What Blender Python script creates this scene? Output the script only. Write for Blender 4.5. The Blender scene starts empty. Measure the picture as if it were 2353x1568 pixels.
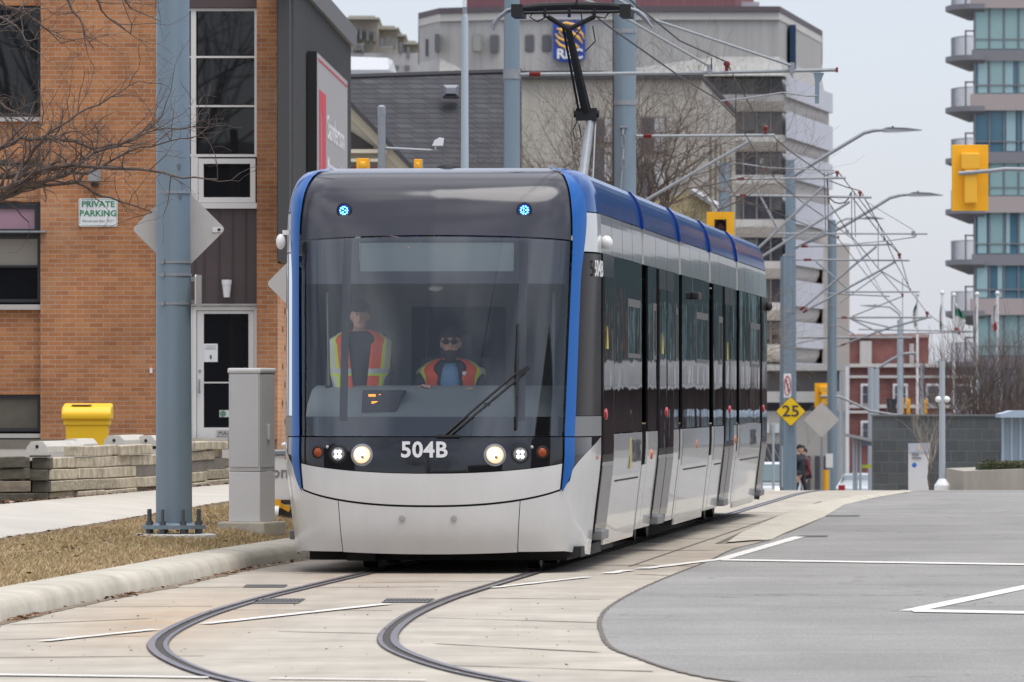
import bpy, bmesh, math, random
from math import sin, cos, pi, radians, sqrt
from mathutils import Vector, Matrix, noise
random.seed(7)
SC = bpy.context.scene
COL = SC.collection

# ---------------------------------------------------------------- camera
FPX, UC, VH, HC = 16070.0, 1176.5, 910.0, 1.51      # focal length, centre, horizon (in units of a 2353 px wide picture), eye height
cam = bpy.data.cameras.new("camera"); cam_o = bpy.data.objects.new("camera", cam); COL.objects.link(cam_o)
cam_o.location = (0, 0, HC); cam_o.rotation_euler = (pi/2, 0, 0)
cam.sensor_width = 36; cam.lens = FPX/2353*36; cam.shift_y = (VH-784)/2353
cam.clip_start = 0.5; cam.clip_end = 6000
cam.dof.use_dof = True; cam.dof.focus_distance = 61; cam.dof.aperture_fstop = 11
SC.camera = cam_o

# ---------------------------------------------------------------- sky, sun, exposure
W = bpy.data.worlds.new("World"); SC.world = W; W.use_nodes = True
nt = W.node_tree; nt.nodes.clear()
def wn(t, **k):
    n = nt.nodes.new(t)
    for a, b in k.items(): setattr(n, a, b)
    return n
SUN_EL, SUN_AZ = radians(70), radians(138)
sky = wn('ShaderNodeTexSky', sky_type='NISHITA', sun_disc=False, sun_elevation=SUN_EL, sun_rotation=SUN_AZ)
bg1 = wn('ShaderNodeBackground'); bg1.inputs[1].default_value = 0.05
nt.links.new(sky.outputs[0], bg1.inputs[0])
tc = wn('ShaderNodeTexCoord'); mp = wn('ShaderNodeMapping'); mp.inputs['Scale'].default_value = (1.4, 1.4, 3.6)
nz = wn('ShaderNodeTexNoise'); nz.inputs['Scale'].default_value = 1.7; nz.inputs['Detail'].default_value = 7; nz.inputs['Roughness'].default_value = .5
sep = wn('ShaderNodeSeparateXYZ'); ramp = wn('ShaderNodeValToRGB'); ra = wn('ShaderNodeValToRGB')
nt.links.new(tc.outputs['Generated'], mp.inputs[0]); nt.links.new(mp.outputs[0], nz.inputs[0]); nt.links.new(tc.outputs['Generated'], sep.inputs[0])
nt.links.new(nz.outputs[0], ramp.inputs[0]); nt.links.new(sep.outputs[2], ra.inputs[0])
ramp.color_ramp.elements[0].position = .42; ramp.color_ramp.elements[0].color = (.52, .53, .58, 1)
ramp.color_ramp.elements[1].position = .62; ramp.color_ramp.elements[1].color = (1.34, 1.33, 1.34, 1)
ra.color_ramp.elements[0].position = 0.0; ra.color_ramp.elements[0].color = (.475, .495, .59, 1)
ra.color_ramp.elements[1].position = .7; ra.color_ramp.elements[1].color = (1.27, 1.26, 1.27, 1)
e = ra.color_ramp.elements.new(.12); e.color = (.505, .535, .655, 1)
# clouds show fully only above about six degrees; near the horizon the overcast is even
mr = wn('ShaderNodeMapRange'); mr.inputs[1].default_value = .03; mr.inputs[2].default_value = .22
nt.links.new(sep.outputs[2], mr.inputs[0])
mxc = wn('ShaderNodeMix', data_type='RGBA'); mxc.inputs[6].default_value = (1, 1, 1, 1)
mm = wn('ShaderNodeMath', operation='MAXIMUM'); mm.inputs[1].default_value = .13
nt.links.new(mr.outputs[0], mm.inputs[0])
nt.links.new(mm.outputs[0], mxc.inputs[0]); nt.links.new(ramp.outputs[0], mxc.inputs[7])
mul = wn('ShaderNodeMix', data_type='RGBA', blend_type='MULTIPLY'); mul.inputs[0].default_value = 1
nt.links.new(ra.outputs[0], mul.inputs[6]); nt.links.new(mxc.outputs[2], mul.inputs[7])
bg2 = wn('ShaderNodeBackground'); bg2.inputs[1].default_value = 0.87
nt.links.new(mul.outputs[2], bg2.inputs[0])
add = wn('ShaderNodeAddShader'); out = wn('ShaderNodeOutputWorld')
nt.links.new(bg1.outputs[0], add.inputs[0]); nt.links.new(bg2.outputs[0], add.inputs[1]); nt.links.new(add.outputs[0], out.inputs[0])
sl = bpy.data.lights.new("sun", 'SUN'); sl.energy = 2.1; sl.angle = radians(45); sl.color = (1, .965, .91)
so = bpy.data.objects.new("sun", sl); COL.objects.link(so)
# sun stands high behind the camera, to the right
so.rotation_euler = (pi/2-SUN_EL, 0, radians(42)); so.location = (0, 0, 40)
SC.view_settings.view_transform = 'Standard'; SC.view_settings.look = 'None'; SC.view_settings.exposure = 0.2; SC.view_settings.gamma = 1
SC.cycles.max_bounces = 8; SC.cycles.transparent_max_bounces = 12
SC.cycles.use_denoising = True
# ---------------------------------------------------------------- helpers
def P(u, v, d):
    """the point that the photograph shows at (u, v), at a distance d in front of the camera"""
    return Vector(((u-UC)/FPX*d, d, HC-(v-VH)/FPX*d))
def G(u, v, z=0.0):
    d = (HC-z)*FPX/(v-VH)
    return Vector(((u-UC)/FPX*d, d, z))
def gz(d):
    if d < 105: return 0.0
    if d < 125: return -.0005*(d-105)**2
    return -.2-.02*(d-125)
MATS = {}
def pm(name, col, rough=.6, metal=0., var=None, bump=None, coat=0., emit=None, spec=.5, aniso=None):
    """principled material; var=(scale, amount[, stretch]); bump=(scale, strength, distance)"""
    if name in MATS: return MATS[name]
    m = bpy.data.materials.new(name); m.use_nodes = True; t = m.node_tree; b = t.nodes['Principled BSDF']
    b.inputs['Base Color'].default_value = (*col, 1); b.inputs['Roughness'].default_value = rough; b.inputs['Metallic'].default_value = metal
    b.inputs['Specular IOR Level'].default_value = spec
    if coat: b.inputs['Coat Weight'].default_value = coat; b.inputs['Coat Roughness'].default_value = .03
    if emit: b.inputs['Emission Color'].default_value = (*emit[0], 1); b.inputs['Emission Strength'].default_value = emit[1]
    co = None
    if var or bump:
        co = t.nodes.new('ShaderNodeTexCoord')
    if var:
        mpn = t.nodes.new('ShaderNodeMapping'); mpn.inputs['Scale'].default_value = var[2] if len(var) > 2 else (1, 1, 1)
        n = t.nodes.new('ShaderNodeTexNoise'); n.inputs['Scale'].default_value = var[0]; n.inputs['Detail'].default_value = 6; n.inputs['Roughness'].default_value = .6
        r = t.nodes.new('ShaderNodeMapRange'); r.inputs[1].default_value = .25; r.inputs[2].default_value = .75
        r.inputs[3].default_value = 1-var[1]; r.inputs[4].default_value = 1+var[1]
        mx = t.nodes.new('ShaderNodeMix'); mx.data_type = 'RGBA'; mx.blend_type = 'MULTIPLY'; mx.inputs[0].default_value = 1
        mx.inputs[6].default_value = (*col, 1)
        t.links.new(co.outputs['Object'], mpn.inputs[0]); t.links.new(mpn.outputs[0], n.inputs[0]); t.links.new(n.outputs[0], r.inputs[0])
        t.links.new(r.outputs[0], mx.inputs[7]); t.links.new(mx.outputs[2], b.inputs['Base Color'])
    if bump:
        n2 = t.nodes.new('ShaderNodeTexNoise'); n2.inputs['Scale'].default_value = bump[0]; n2.inputs['Detail'].default_value = 4
        bp = t.nodes.new('ShaderNodeBump'); bp.inputs['Strength'].default_value = bump[1]; bp.inputs['Distance'].default_value = bump[2]
        if len(bump) > 3:
            mp2 = t.nodes.new('ShaderNodeMapping'); mp2.inputs['Scale'].default_value = bump[3]
            t.links.new(co.outputs['Object'], mp2.inputs[0]); t.links.new(mp2.outputs[0], n2.inputs[0])
        else: t.links.new(co.outputs['Object'], n2.inputs[0])
        t.links.new(n2.outputs[0], bp.inputs['Height']); t.links.new(bp.outputs[0], b.inputs['Normal'])
    MATS[name] = m
    return m
def brickmat(name, c1, c2, mortar, bw=.2, bh=.067, ms=.006, rough=.85, dark=None):
    m = pm(name, c1, rough); t = m.node_tree; b = t.nodes['Principled BSDF']
    co = t.nodes.new('ShaderNodeTexCoord'); s = t.nodes.new('ShaderNodeSeparateXYZ'); cx = t.nodes.new('ShaderNodeCombineXYZ')
    ad = t.nodes.new('ShaderNodeMath'); t.links.new(co.outputs['Object'], s.inputs[0]); t.links.new(s.outputs[0], ad.inputs[0]); t.links.new(s.outputs[1], ad.inputs[1])
    t.links.new(ad.outputs[0], cx.inputs[0]); t.links.new(s.outputs[2], cx.inputs[1])
    br = t.nodes.new('ShaderNodeTexBrick'); br.inputs['Scale'].default_value = 1; br.inputs['Brick Width'].default_value = bw; br.inputs['Row Height'].default_value = bh
    br.inputs['Mortar Size'].default_value = ms; br.inputs['Mortar Smooth'].default_value = .3
    br.inputs['Color1'].default_value = (*c1, 1); br.inputs['Color2'].default_value = (*c2, 1); br.inputs['Mortar'].default_value = (*mortar, 1)
    t.links.new(cx.outputs[0], br.inputs[0])
    n = t.nodes.new('ShaderNodeTexNoise'); n.inputs['Scale'].default_value = .9; n.inputs['Detail'].default_value = 8; n.inputs['Roughness'].default_value = .65
    t.links.new(co.outputs['Object'], n.inputs[0])
    r = t.nodes.new('ShaderNodeMapRange'); r.inputs[1].default_value = .3; r.inputs[2].default_value = .7; r.inputs[3].default_value = .74; r.inputs[4].default_value = 1.3
    t.links.new(n.outputs[0], r.inputs[0])
    mx = t.nodes.new('ShaderNodeMix'); mx.data_type = 'RGBA'; mx.blend_type = 'MULTIPLY'; mx.inputs[0].default_value = 1
    t.links.new(br.outputs[0], mx.inputs[6]); t.links.new(r.outputs[0], mx.inputs[7]); t.links.new(mx.outputs[2], b.inputs['Base Color'])
    if mortar[0] > .3 and bw == .2:      # pale lime bloom in patches on the old wall
        n3 = t.nodes.new('ShaderNodeTexNoise'); n3.inputs['Scale'].default_value = .55; n3.inputs['Detail'].default_value = 9; n3.inputs['Roughness'].default_value = .7; n3.inputs['Distortion'].default_value = .8
        r3 = t.nodes.new('ShaderNodeMapRange'); r3.inputs[1].default_value = .53; r3.inputs[2].default_value = .72; r3.inputs[3].default_value = 0; r3.inputs[4].default_value = .55
        x3 = t.nodes.new('ShaderNodeMix'); x3.data_type = 'RGBA'; x3.inputs[7].default_value = (.47, .31, .20, 1)
        t.links.new(co.outputs['Object'], n3.inputs[0]); t.links.new(n3.outputs[0], r3.inputs[0]); t.links.new(r3.outputs[0], x3.inputs[0]); t.links.new(mx.outputs[2], x3.inputs[6]); t.links.new(x3.outputs[2], b.inputs['Base Color'])
    bp = t.nodes.new('ShaderNodeBump'); bp.inputs['Strength'].default_value = .5; bp.inputs['Distance'].default_value = .006; bp.invert = True
    t.links.new(br.outputs['Fac'], bp.inputs['Height']); t.links.new(bp.outputs[0], b.inputs['Normal'])
    return m

ORG = {}
def T(name, label, cat, loc=(0, 0, 0), group=None, kind=None, rotz=0.):
    o = bpy.data.objects.new(name, None); COL.objects.link(o); o.location = loc; o.rotation_euler = (0, 0, rotz); o.empty_display_size = .2
    o['label'] = label; o['category'] = cat
    if group: o['group'] = group
    if kind: o['kind'] = kind
    ORG[o.name] = Vector(loc)
    return o
def tag(o, label=None, cat=None, group=None, kind=None):
    for k, v in (('label', label), ('category', cat), ('group', group), ('kind', kind)):
        if v: o[k] = v
    return o
class MB:
    def __init__(s): s.v = []; s.f = []; s.mi = []; s.cm = 0
    def add(s, vs, fs):
        n = len(s.v); s.v += [tuple(p) for p in vs]; s.f += [tuple(i+n for i in f) for f in fs]; s.mi += [s.cm]*len(fs); return s
    def box(s, a, b):
        x0, y0, z0 = a; x1, y1, z1 = b
        if x0 > x1: x0, x1 = x1, x0
        if y0 > y1: y0, y1 = y1, y0
        if z0 > z1: z0, z1 = z1, z0
        return s.add([(x0,y0,z0),(x1,y0,z0),(x1,y1,z0),(x0,y1,z0),(x0,y0,z1),(x1,y0,z1),(x1,y1,z1),(x0,y1,z1)],
                     [(0,3,2,1),(4,5,6,7),(0,1,5,4),(1,2,6,5),(2,3,7,6),(3,0,4,7)])
    def cbox(s, c, size, R=None):
        hx, hy, hz = [q/2 for q in size]; c = Vector(c)
        vs = [Vector((x, y, z)) for z in (-hz, hz) for x, y in ((-hx,-hy),(hx,-hy),(hx,hy),(-hx,hy))]
        if R: vs = [R @ p for p in vs]
        return s.add([c+p for p in vs], [(0,3,2,1),(4,5,6,7),(0,1,5,4),(1,2,6,5),(2,3,7,6),(3,0,4,7)])
    def rb(s, a, b, r=.02):
        """box with bevelled vertical and horizontal edges"""
        bm = bmesh.new(); bmesh.ops.create_cube(bm, size=1)
        a = Vector(a); b = Vector(b); c = (a+b)/2; sz = Vector([abs(q) for q in (b-a)])
        for v in bm.verts: v.co = Vector((v.co.x*sz.x, v.co.y*sz.y, v.co.z*sz.z))+c
        bmesh.ops.bevel(bm, geom=bm.edges[:], offset=r, segments=2, affect='EDGES', profile=.6)
        s.bm(bm); return s
    def bm(s, bm):
        bm.verts.index_update()
        s.add([v.co.copy() for v in bm.verts], [tuple(v.index for v in f.verts) for f in bm.faces]); bm.free(); return s
    def tube(s, pts, r, n=8, cap=True):
        pts = [Vector(p) for p in pts]; k = len(pts)
        rs = r if isinstance(r, (list, tuple)) else [r]*k
        vs = []; up = None
        for i, p in enumerate(pts):
            d = (pts[min(i+1, k-1)]-pts[max(i-1, 0)])
            if d.length < 1e-9: d = Vector((0, 0, 1))
            d.normalize()
            if up is None:
                a = Vector((0, 0, 1)) if abs(d.z) < .9 else Vector((1, 0, 0)); up = d.cross(a).normalized()
            else:
                up = (up-d*up.dot(d))
                up = up.normalized() if up.length > 1e-6 else d.orthogonal().normalized()
            w = d.cross(up)
            for j in range(n):
                an = 2*pi*j/n; vs.append(p+(up*cos(an)+w*sin(an))*rs[i])
        fs = [(i*n+j, i*n+(j+1) % n, (i+1)*n+(j+1) % n, (i+1)*n+j) for i in range(k-1) for j in range(n)]
        if cap and n > 2: fs += [tuple(range(n-1, -1, -1)), tuple((k-1)*n+j for j in range(n))]
        return s.add(vs, fs)
    def lathe(s, prof, c=(0, 0, 0), n=24, R=None, sc=(1, 1)):
        c = Vector(c); vs = []
        for r, z in prof:
            for j in range(n):
                p = Vector((r*cos(2*pi*j/n)*sc[0], r*sin(2*pi*j/n)*sc[1], z)); vs.append(c+(R @ p if R else p))
        k = len(prof); fs = [(i*n+j, i*n+(j+1) % n, (i+1)*n+(j+1) % n, (i+1)*n+j) for i in range(k-1) for j in range(n)]
        if prof[0][0] > 1e-6: fs.append(tuple(range(n-1, -1, -1)))
        if prof[-1][0] > 1e-6: fs.append(tuple((k-1)*n+j for j in range(n)))
        return s.add(vs, fs)
    def prism(s, poly, vec):
        """polygon (3d points) swept along vec"""
        poly = [Vector(p) for p in poly]; vec = Vector(vec); n = len(poly)
        return s.add(poly+[p+vec for p in poly], [tuple(range(n-1, -1, -1)), tuple(range(n, 2*n))]+[(i, (i+1) % n, n+(i+1) % n, n+i) for i in range(n)])
    def grid(s, rows):
        m = len(rows[0]); vs = [p for r in rows for p in r]
        return s.add(vs, [(i*m+j, i*m+j+1, (i+1)*m+j+1, (i+1)*m+j) for i in range(len(rows)-1) for j in range(m-1)])
    def ball(s, c, r, n=12, sc=(1, 1, 1)):
        c = Vector(c); k = max(4, n//2); rows = []
        for i in range(k+1):
            th = pi*i/k; rows.append([c+Vector((r*sc[0]*sin(th)*cos(2*pi*j/n), r*sc[1]*sin(th)*sin(2*pi*j/n), r*sc[2]*cos(th))) for j in range(n+1)])
        return s.grid(rows)
    def build(s, name, mat, parent=None, smooth=False, world=True, auto=True, weld=False):
        me = bpy.data.meshes.new(name)
        o = bpy.data.objects.new(name, me); COL.objects.link(o)
        off = Vector((0, 0, 0))
        if parent is not None:
            o.parent = parent; org = ORG.get(parent.name, Vector((0, 0, 0)))
            if world: off = org
            ORG[o.name] = org if world else Vector((0, 0, 0))
            vs = [(p[0]-off.x, p[1]-off.y, p[2]-off.z) for p in s.v]
        else:
            vs = s.v; ORG[o.name] = Vector((0, 0, 0))
        me.from_pydata(vs, [], s.f); me.update()
        for m in (mat if isinstance(mat, (list, tuple)) else [mat]): me.materials.append(m)
        if any(s.mi): me.polygons.foreach_set('material_index', s.mi)
        bm = bmesh.new(); bm.from_mesh(me)
        if weld: bmesh.ops.remove_doubles(bm, verts=bm.verts[:], dist=1e-4)
        if auto: bmesh.ops.recalc_face_normals(bm, faces=bm.faces[:])
        bm.to_mesh(me); bm.free()
        if smooth:
            me.polygons.foreach_set('use_smooth', [True]*len(me.polygons))
            try: me.set_sharp_from_angle(angle=radians(38))
            except Exception: pass
        return o
def B(u0, v0, u1, v1, d, dep, mb=None):
    """box whose front face covers that rectangle of the photograph at distance d"""
    a = P(u0, v0, d); b = P(u1, v1, d); mb = mb or MB()
    return mb.box((a.x, d, b.z), (b.x, d+dep, a.z))
def text(name, s, size, mat, parent, M, world=True, ext=.003, bold=0., sx=1., align='CENTER', sp=1.):
    cu = bpy.data.curves.new(name, 'FONT'); cu.body = s; cu.size = size; cu.extrude = ext; cu.offset = bold; cu.align_x = align; cu.align_y = 'CENTER'; cu.space_character = sp
    cu.resolution_u = 3
    to = bpy.data.objects.new(name, cu); COL.objects.link(to)
    dg = bpy.context.evaluated_depsgraph_get(); me = bpy.data.meshes.new_from_object(to.evaluated_get(dg))
    bpy.data.objects.remove(to); bpy.data.curves.remove(cu)
    mb = MB(); mb.add([M @ Vector((v.co.x*sx, v.co.y, v.co.z)) for v in me.vertices], [tuple(p.vertices) for p in me.polygons])
    bpy.data.meshes.remove(me)
    return mb.build(name, mat, parent, world=world, auto=False)
def facing(loc, yaw=0., roll=0.):
    """text plane that faces the camera side (-y)"""
    return Matrix.Translation(loc) @ Matrix.Rotation(yaw, 4, 'Z') @ Matrix.Rotation(pi/2, 4, 'X') @ Matrix.Rotation(roll, 4, 'Z')

# ---------------------------------------------------------------- materials
M_conc = pm('track_concrete', (.385, .35, .29), .85, var=(1.1, .26), bump=(45, .25, .006))
def dress_concrete(m):
    """slab stains: rust brown close to the rail curve, darker wear streaks"""
    t = m.node_tree; b = t.nodes['Principled BSDF']; src = b.inputs['Base Color'].links[0].from_socket
    co = t.nodes.new('ShaderNodeTexCoord')
    def blob(center, scale, col, strength, nsc):
        nonlocal src
        mp = t.nodes.new('ShaderNodeMapping'); mp.vector_type = 'POINT'
        mp.inputs['Location'].default_value = (-center[0]*scale[0], -center[1]*scale[1], 0); mp.inputs['Scale'].default_value = (scale[0], scale[1], 0)
        g = t.nodes.new('ShaderNodeTexGradient'); g.gradient_type = 'SPHERICAL'
        n = t.nodes.new('ShaderNodeTexNoise'); n.inputs['Scale'].default_value = nsc; n.inputs['Detail'].default_value = 6
        ml = t.nodes.new('ShaderNodeMath'); ml.operation = 'MULTIPLY'; ml2 = t.nodes.new('ShaderNodeMath'); ml2.operation = 'MULTIPLY'; ml2.inputs[1].default_value = strength
        mx = t.nodes.new('ShaderNodeMix'); mx.data_type = 'RGBA'; mx.inputs[7].default_value = (*col, 1)
        t.links.new(co.outputs['Object'], mp.inputs[0]); t.links.new(mp.outputs[0], g.inputs[0]); t.links.new(co.outputs['Object'], n.inputs[0])
        t.links.new(g.outputs[1], ml.inputs[0]); t.links.new(n.outputs[0], ml.inputs[1]); t.links.new(ml.outputs[0], ml2.inputs[0]); ml2.use_clamp = True
        t.links.new(src, mx.inputs[6]); t.links.new(ml2.outputs[0], mx.inputs[0]); src = mx.outputs[2]
    blob((-2.35, 47.5), (1.0, .11), (.38, .26, .15), 1.3, 1.5)
    blob((-1.2, 62), (.6, .06), (.24, .16, .10), 1.2, 1.2)
    blob((1.8, 66), (.45, .045), (.25, .18, .12), .9, 1.2)
    # long faint wear streaks along the track
    mp = t.nodes.new('ShaderNodeMapping'); mp.inputs['Scale'].default_value = (5, .35, 1); n = t.nodes.new('ShaderNodeTexNoise'); n.inputs['Scale'].default_value = 1; n.inputs['Detail'].default_value = 5
    r = t.nodes.new('ShaderNodeMapRange'); r.inputs[1].default_value = .35; r.inputs[2].default_value = .7; r.inputs[3].default_value = 1.03; r.inputs[4].default_value = .93
    mx = t.nodes.new('ShaderNodeMix'); mx.data_type = 'RGBA'; mx.blend_type = 'MULTIPLY'; mx.inputs[0].default_value = 1
    t.links.new(co.outputs['Object'], mp.inputs[0]); t.links.new(mp.outputs[0], n.inputs[0]); t.links.new(n.outputs[0], r.inputs[0]); t.links.new(src, mx.inputs[6]); t.links.new(r.outputs[0], mx.inputs[7])
    t.links.new(mx.outputs[2], b.inputs['Base Color'])
dress_concrete(M_conc)
M_asph = pm('worn_asphalt', (.245, .238, .224), .9, var=(.8, .13, (1, .25, 1)), bump=(140, .6, .008))
def dress_asphalt(m):
    t = m.node_tree; b = t.nodes['Principled BSDF']; src = b.inputs['Base Color'].links[0].from_socket
    co = t.nodes.new('ShaderNodeTexCoord')
    n = t.nodes.new('ShaderNodeTexNoise'); n.inputs['Scale'].default_value = 60; n.inputs['Detail'].default_value = 2
    mp0 = t.nodes.new('ShaderNodeMapping'); mp0.inputs['Scale'].default_value = (1, .25, 1); t.links.new(co.outputs['Object'], mp0.inputs[0]); t.links.new(mp0.outputs[0], n.inputs[0])
    r = t.nodes.new('ShaderNodeMapRange'); r.inputs[1].default_value = .3; r.inputs[2].default_value = .7; r.inputs[3].default_value = .84; r.inputs[4].default_value = 1.16
    mx = t.nodes.new('ShaderNodeMix'); mx.data_type = 'RGBA'; mx.blend_type = 'MULTIPLY'; mx.inputs[0].default_value = 1
    t.links.new(n.outputs[0], r.inputs[0]); t.links.new(src, mx.inputs[6]); t.links.new(r.outputs[0], mx.inputs[7])
    # curved tyre and seam marks
    wv = t.nodes.new('ShaderNodeTexWave'); wv.wave_type = 'RINGS'; wv.inputs['Scale'].default_value = .11; wv.inputs['Distortion'].default_value = 2.2; wv.inputs['Detail'].default_value = 3; wv.inputs['Detail Scale'].default_value = .25
    mp = t.nodes.new('ShaderNodeMapping'); mp.inputs['Location'].default_value = (-14, -40, 0); t.links.new(co.outputs['Object'], mp.inputs[0]); t.links.new(mp.outputs[0], wv.inputs[0])
    cr = t.nodes.new('ShaderNodeMapRange'); cr.inputs[1].default_value = .93; cr.inputs[2].default_value = 1; cr.inputs[3].default_value = 1; cr.inputs[4].default_value = .93
    mx2 = t.nodes.new('ShaderNodeMix'); mx2.data_type = 'RGBA'; mx2.blend_type = 'MULTIPLY'; mx2.inputs[0].default_value = 1
    t.links.new(wv.outputs[1], cr.inputs[0]); t.links.new(mx.outputs[2], mx2.inputs[6]); t.links.new(cr.outputs[0], mx2.inputs[7])
    # a few wandering hairline cracks and pale worn patches
    vo = t.nodes.new('ShaderNodeTexVoronoi'); vo.feature = 'DISTANCE_TO_EDGE'; vo.inputs['Scale'].default_value = .16
    nd = t.nodes.new('ShaderNodeTexNoise'); nd.inputs['Scale'].default_value = .7; nd.inputs['Detail'].default_value = 6
    av = t.nodes.new('ShaderNodeMix'); av.data_type = 'RGBA'; av.inputs[0].default_value = .16; t.links.new(co.outputs['Object'], nd.inputs[0])
    sc_ = t.nodes.new('ShaderNodeVectorMath'); sc_.operation = 'SCALE'; sc_.inputs['Scale'].default_value = 3.0; t.links.new(nd.outputs[1], sc_.inputs[0])
    ad = t.nodes.new('ShaderNodeVectorMath'); ad.operation = 'ADD'; t.links.new(co.outputs['Object'], ad.inputs[0]); t.links.new(sc_.outputs[0], ad.inputs[1]); t.links.new(ad.outputs[0], vo.inputs['Vector'])
    ck = t.nodes.new('ShaderNodeMapRange'); ck.inputs[1].default_value = .0; ck.inputs[2].default_value = .006; ck.inputs[3].default_value = .6; ck.inputs[4].default_value = 1; t.links.new(vo.outputs['Distance'], ck.inputs[0])
    mx3 = t.nodes.new('ShaderNodeMix'); mx3.data_type = 'RGBA'; mx3.blend_type = 'MULTIPLY'; mx3.inputs[0].default_value = 1
    t.links.new(mx2.outputs[2], mx3.inputs[6]); t.links.new(ck.outputs[0], mx3.inputs[7])
    np_ = t.nodes.new('ShaderNodeTexNoise'); np_.inputs['Scale'].default_value = .22; np_.inputs['Detail'].default_value = 7; np_.inputs['Roughness'].default_value = .7; t.links.new(co.outputs['Object'], np_.inputs[0])
    rp = t.nodes.new('ShaderNodeMapRange'); rp.inputs[1].default_value = .35; rp.inputs[2].default_value = .65; rp.inputs[3].default_value = .86; rp.inputs[4].default_value = 1.12; t.links.new(np_.outputs[0], rp.inputs[0])
    mx4 = t.nodes.new('ShaderNodeMix'); mx4.data_type = 'RGBA'; mx4.blend_type = 'MULTIPLY'; mx4.inputs[0].default_value = 1
    t.links.new(mx3.outputs[2], mx4.inputs[6]); t.links.new(rp.outputs[0], mx4.inputs[7]); t.links.new(mx4.outputs[2], b.inputs['Base Color'])
dress_asphalt(M_asph)
M_kerb = pm('kerb_concrete', (.43, .395, .325), .88, var=(2.2, .22), bump=(28, .5, .012))
M_walk = pm('sidewalk_concrete', (.47, .44, .385), .88, var=(1.5, .1), bump=(60, .2, .004))
M_soil = pm('dry_lawn_soil', (.26, .19, .10), .95, var=(2.2, .35), bump=(30, .7, .02))
M_lot = pm('lot_gravel', (.20, .18, .155), .95, var=(3, .2), bump=(40, .5, .01))
M_grd = pm('far_ground', (.16, .15, .14), .95, var=(.3, .15))
M_rail = pm('rail_steel', (.23, .20, .20), .38, .85, var=(12, .25))
M_railtop = pm('polished_rail', (.42, .38, .39), .25, .9, var=(30, .2))
M_groove = pm('flangeway_dirt', (.05, .042, .036), .9)
M_joint = pm('joint_sealant', (.125, .105, .085), .9, var=(9, .4))
M_paint = pm('road_paint', (.64, .615, .57), .75, var=(9, .2))
M_steel = pm('galvanised_steel', (.27, .285, .30), .5, .3, var=(14, .12))
M_pole = pm('blue_grey_pole_paint', (.20, .26, .305), .42, .25, var=(5, .07, (1, 1, .25)))
M_black = pm('black_rubber', (.012, .012, .013), .6)
M_wire = pm('wire_bronze', (.07, .06, .055), .6, .3)
M_ins = pm('red_insulator', (.18, .022, .02), .45)
M_yel = pm('signal_yellow', (.86, .42, .005), .45)
M_white = pm('white_paint', (.72, .72, .71), .45)
M_alu = pm('sign_back_aluminium', (.53, .505, .47), .5, .2, var=(3, .06))
M_dark = pm('dark_metal', (.035, .035, .038), .5)
M_bark = pm('bark', (.12, .085, .065), .85, var=(20, .3))
M_twig = pm('twig_bark', (.135, .10, .08), .85)
M_winframe = pm('white_window_frame', (.66, .64, .60), .5)
M_pane = pm('dark_pane', (.010, .011, .013), .012, spec=.5, bump=(.5, .012, .02))
M_brown = pm('brown_cladding', (.073, .052, .05), .6, var=(2, .1))
M_brick = brickmat('orange_brick', (.41, .178, .068), (.305, .118, .045), (.38, .27, .19))
M_brickR = brickmat('hazed_red_brick', (.20, .075, .066), (.165, .062, .055), (.21, .13, .12), .4, .14, .01)  # distance haze is put into the colour, a duller red
M_brickL = brickmat('pale_orange_brick', (.54, .27, .13), (.47, .22, .10), (.56, .38, .25))
# ================================================================ GROUND
def cr(pts, x):
    """smooth interpolation of y(x) through points"""
    n = len(pts)
    if x <= pts[0][0]: i = 0
    elif x >= pts[-1][0]: i = n-2
    else:
        i = 0
        while pts[i+1][0] < x: i += 1
    def sl(k):
        if k <= 0: return (pts[1][1]-pts[0][1])/(pts[1][0]-pts[0][0])
        if k >= n-1: return (pts[-1][1]-pts[-2][1])/(pts[-1][0]-pts[-2][0])
        return (pts[k+1][1]-pts[k-1][1])/(pts[k+1][0]-pts[k-1][0])
    x0, y0 = pts[i]; x1, y1 = pts[i+1]; h = x1-x0; t = (x-x0)/h
    if t > 1: return y1+sl(n-1)*(x-x1)
    if t < 0: return y0+sl(0)*(x-x0)
    return (2*t**3-3*t*t+1)*y0+(t**3-2*t*t+t)*h*sl(i)+(-2*t**3+3*t*t)*y1+(t**3-t*t)*h*sl(i+1)
def lerp(a, b, t): return a+(b-a)*t
def pl(pts, x):
    if x <= pts[0][0]: (x0, y0), (x1, y1) = pts[0], pts[1]
    elif x >= pts[-1][0]: (x0, y0), (x1, y1) = pts[-2], pts[-1]
    else:
        i = 0
        while pts[i+1][0] < x: i += 1
        (x0, y0), (x1, y1) = pts[i], pts[i+1]
    return y0+(y1-y0)*(x-x0)/(x1-x0)
ds = [-90+5*i for i in range(22)]+[20+2*i for i in range(60)]+[142+10*i for i in range(30)]+[460+60*i for i in range(16)]
mb = MB(); mb.grid([[(x, d, gz(d)-.03) for x in (-500, -60, -14, 26, 80, 500)] for d in ds])
tag(mb.build('ground', M_grd, auto=False), kind='structure')
mb = MB(); mb.grid([[(x, d, gz(d)) for x in [-13+.5*k*2 for k in range(40)]] for d in range(-20, 152, 2)])
tag(mb.build('track_bed', M_conc, auto=False), kind='structure')
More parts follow.
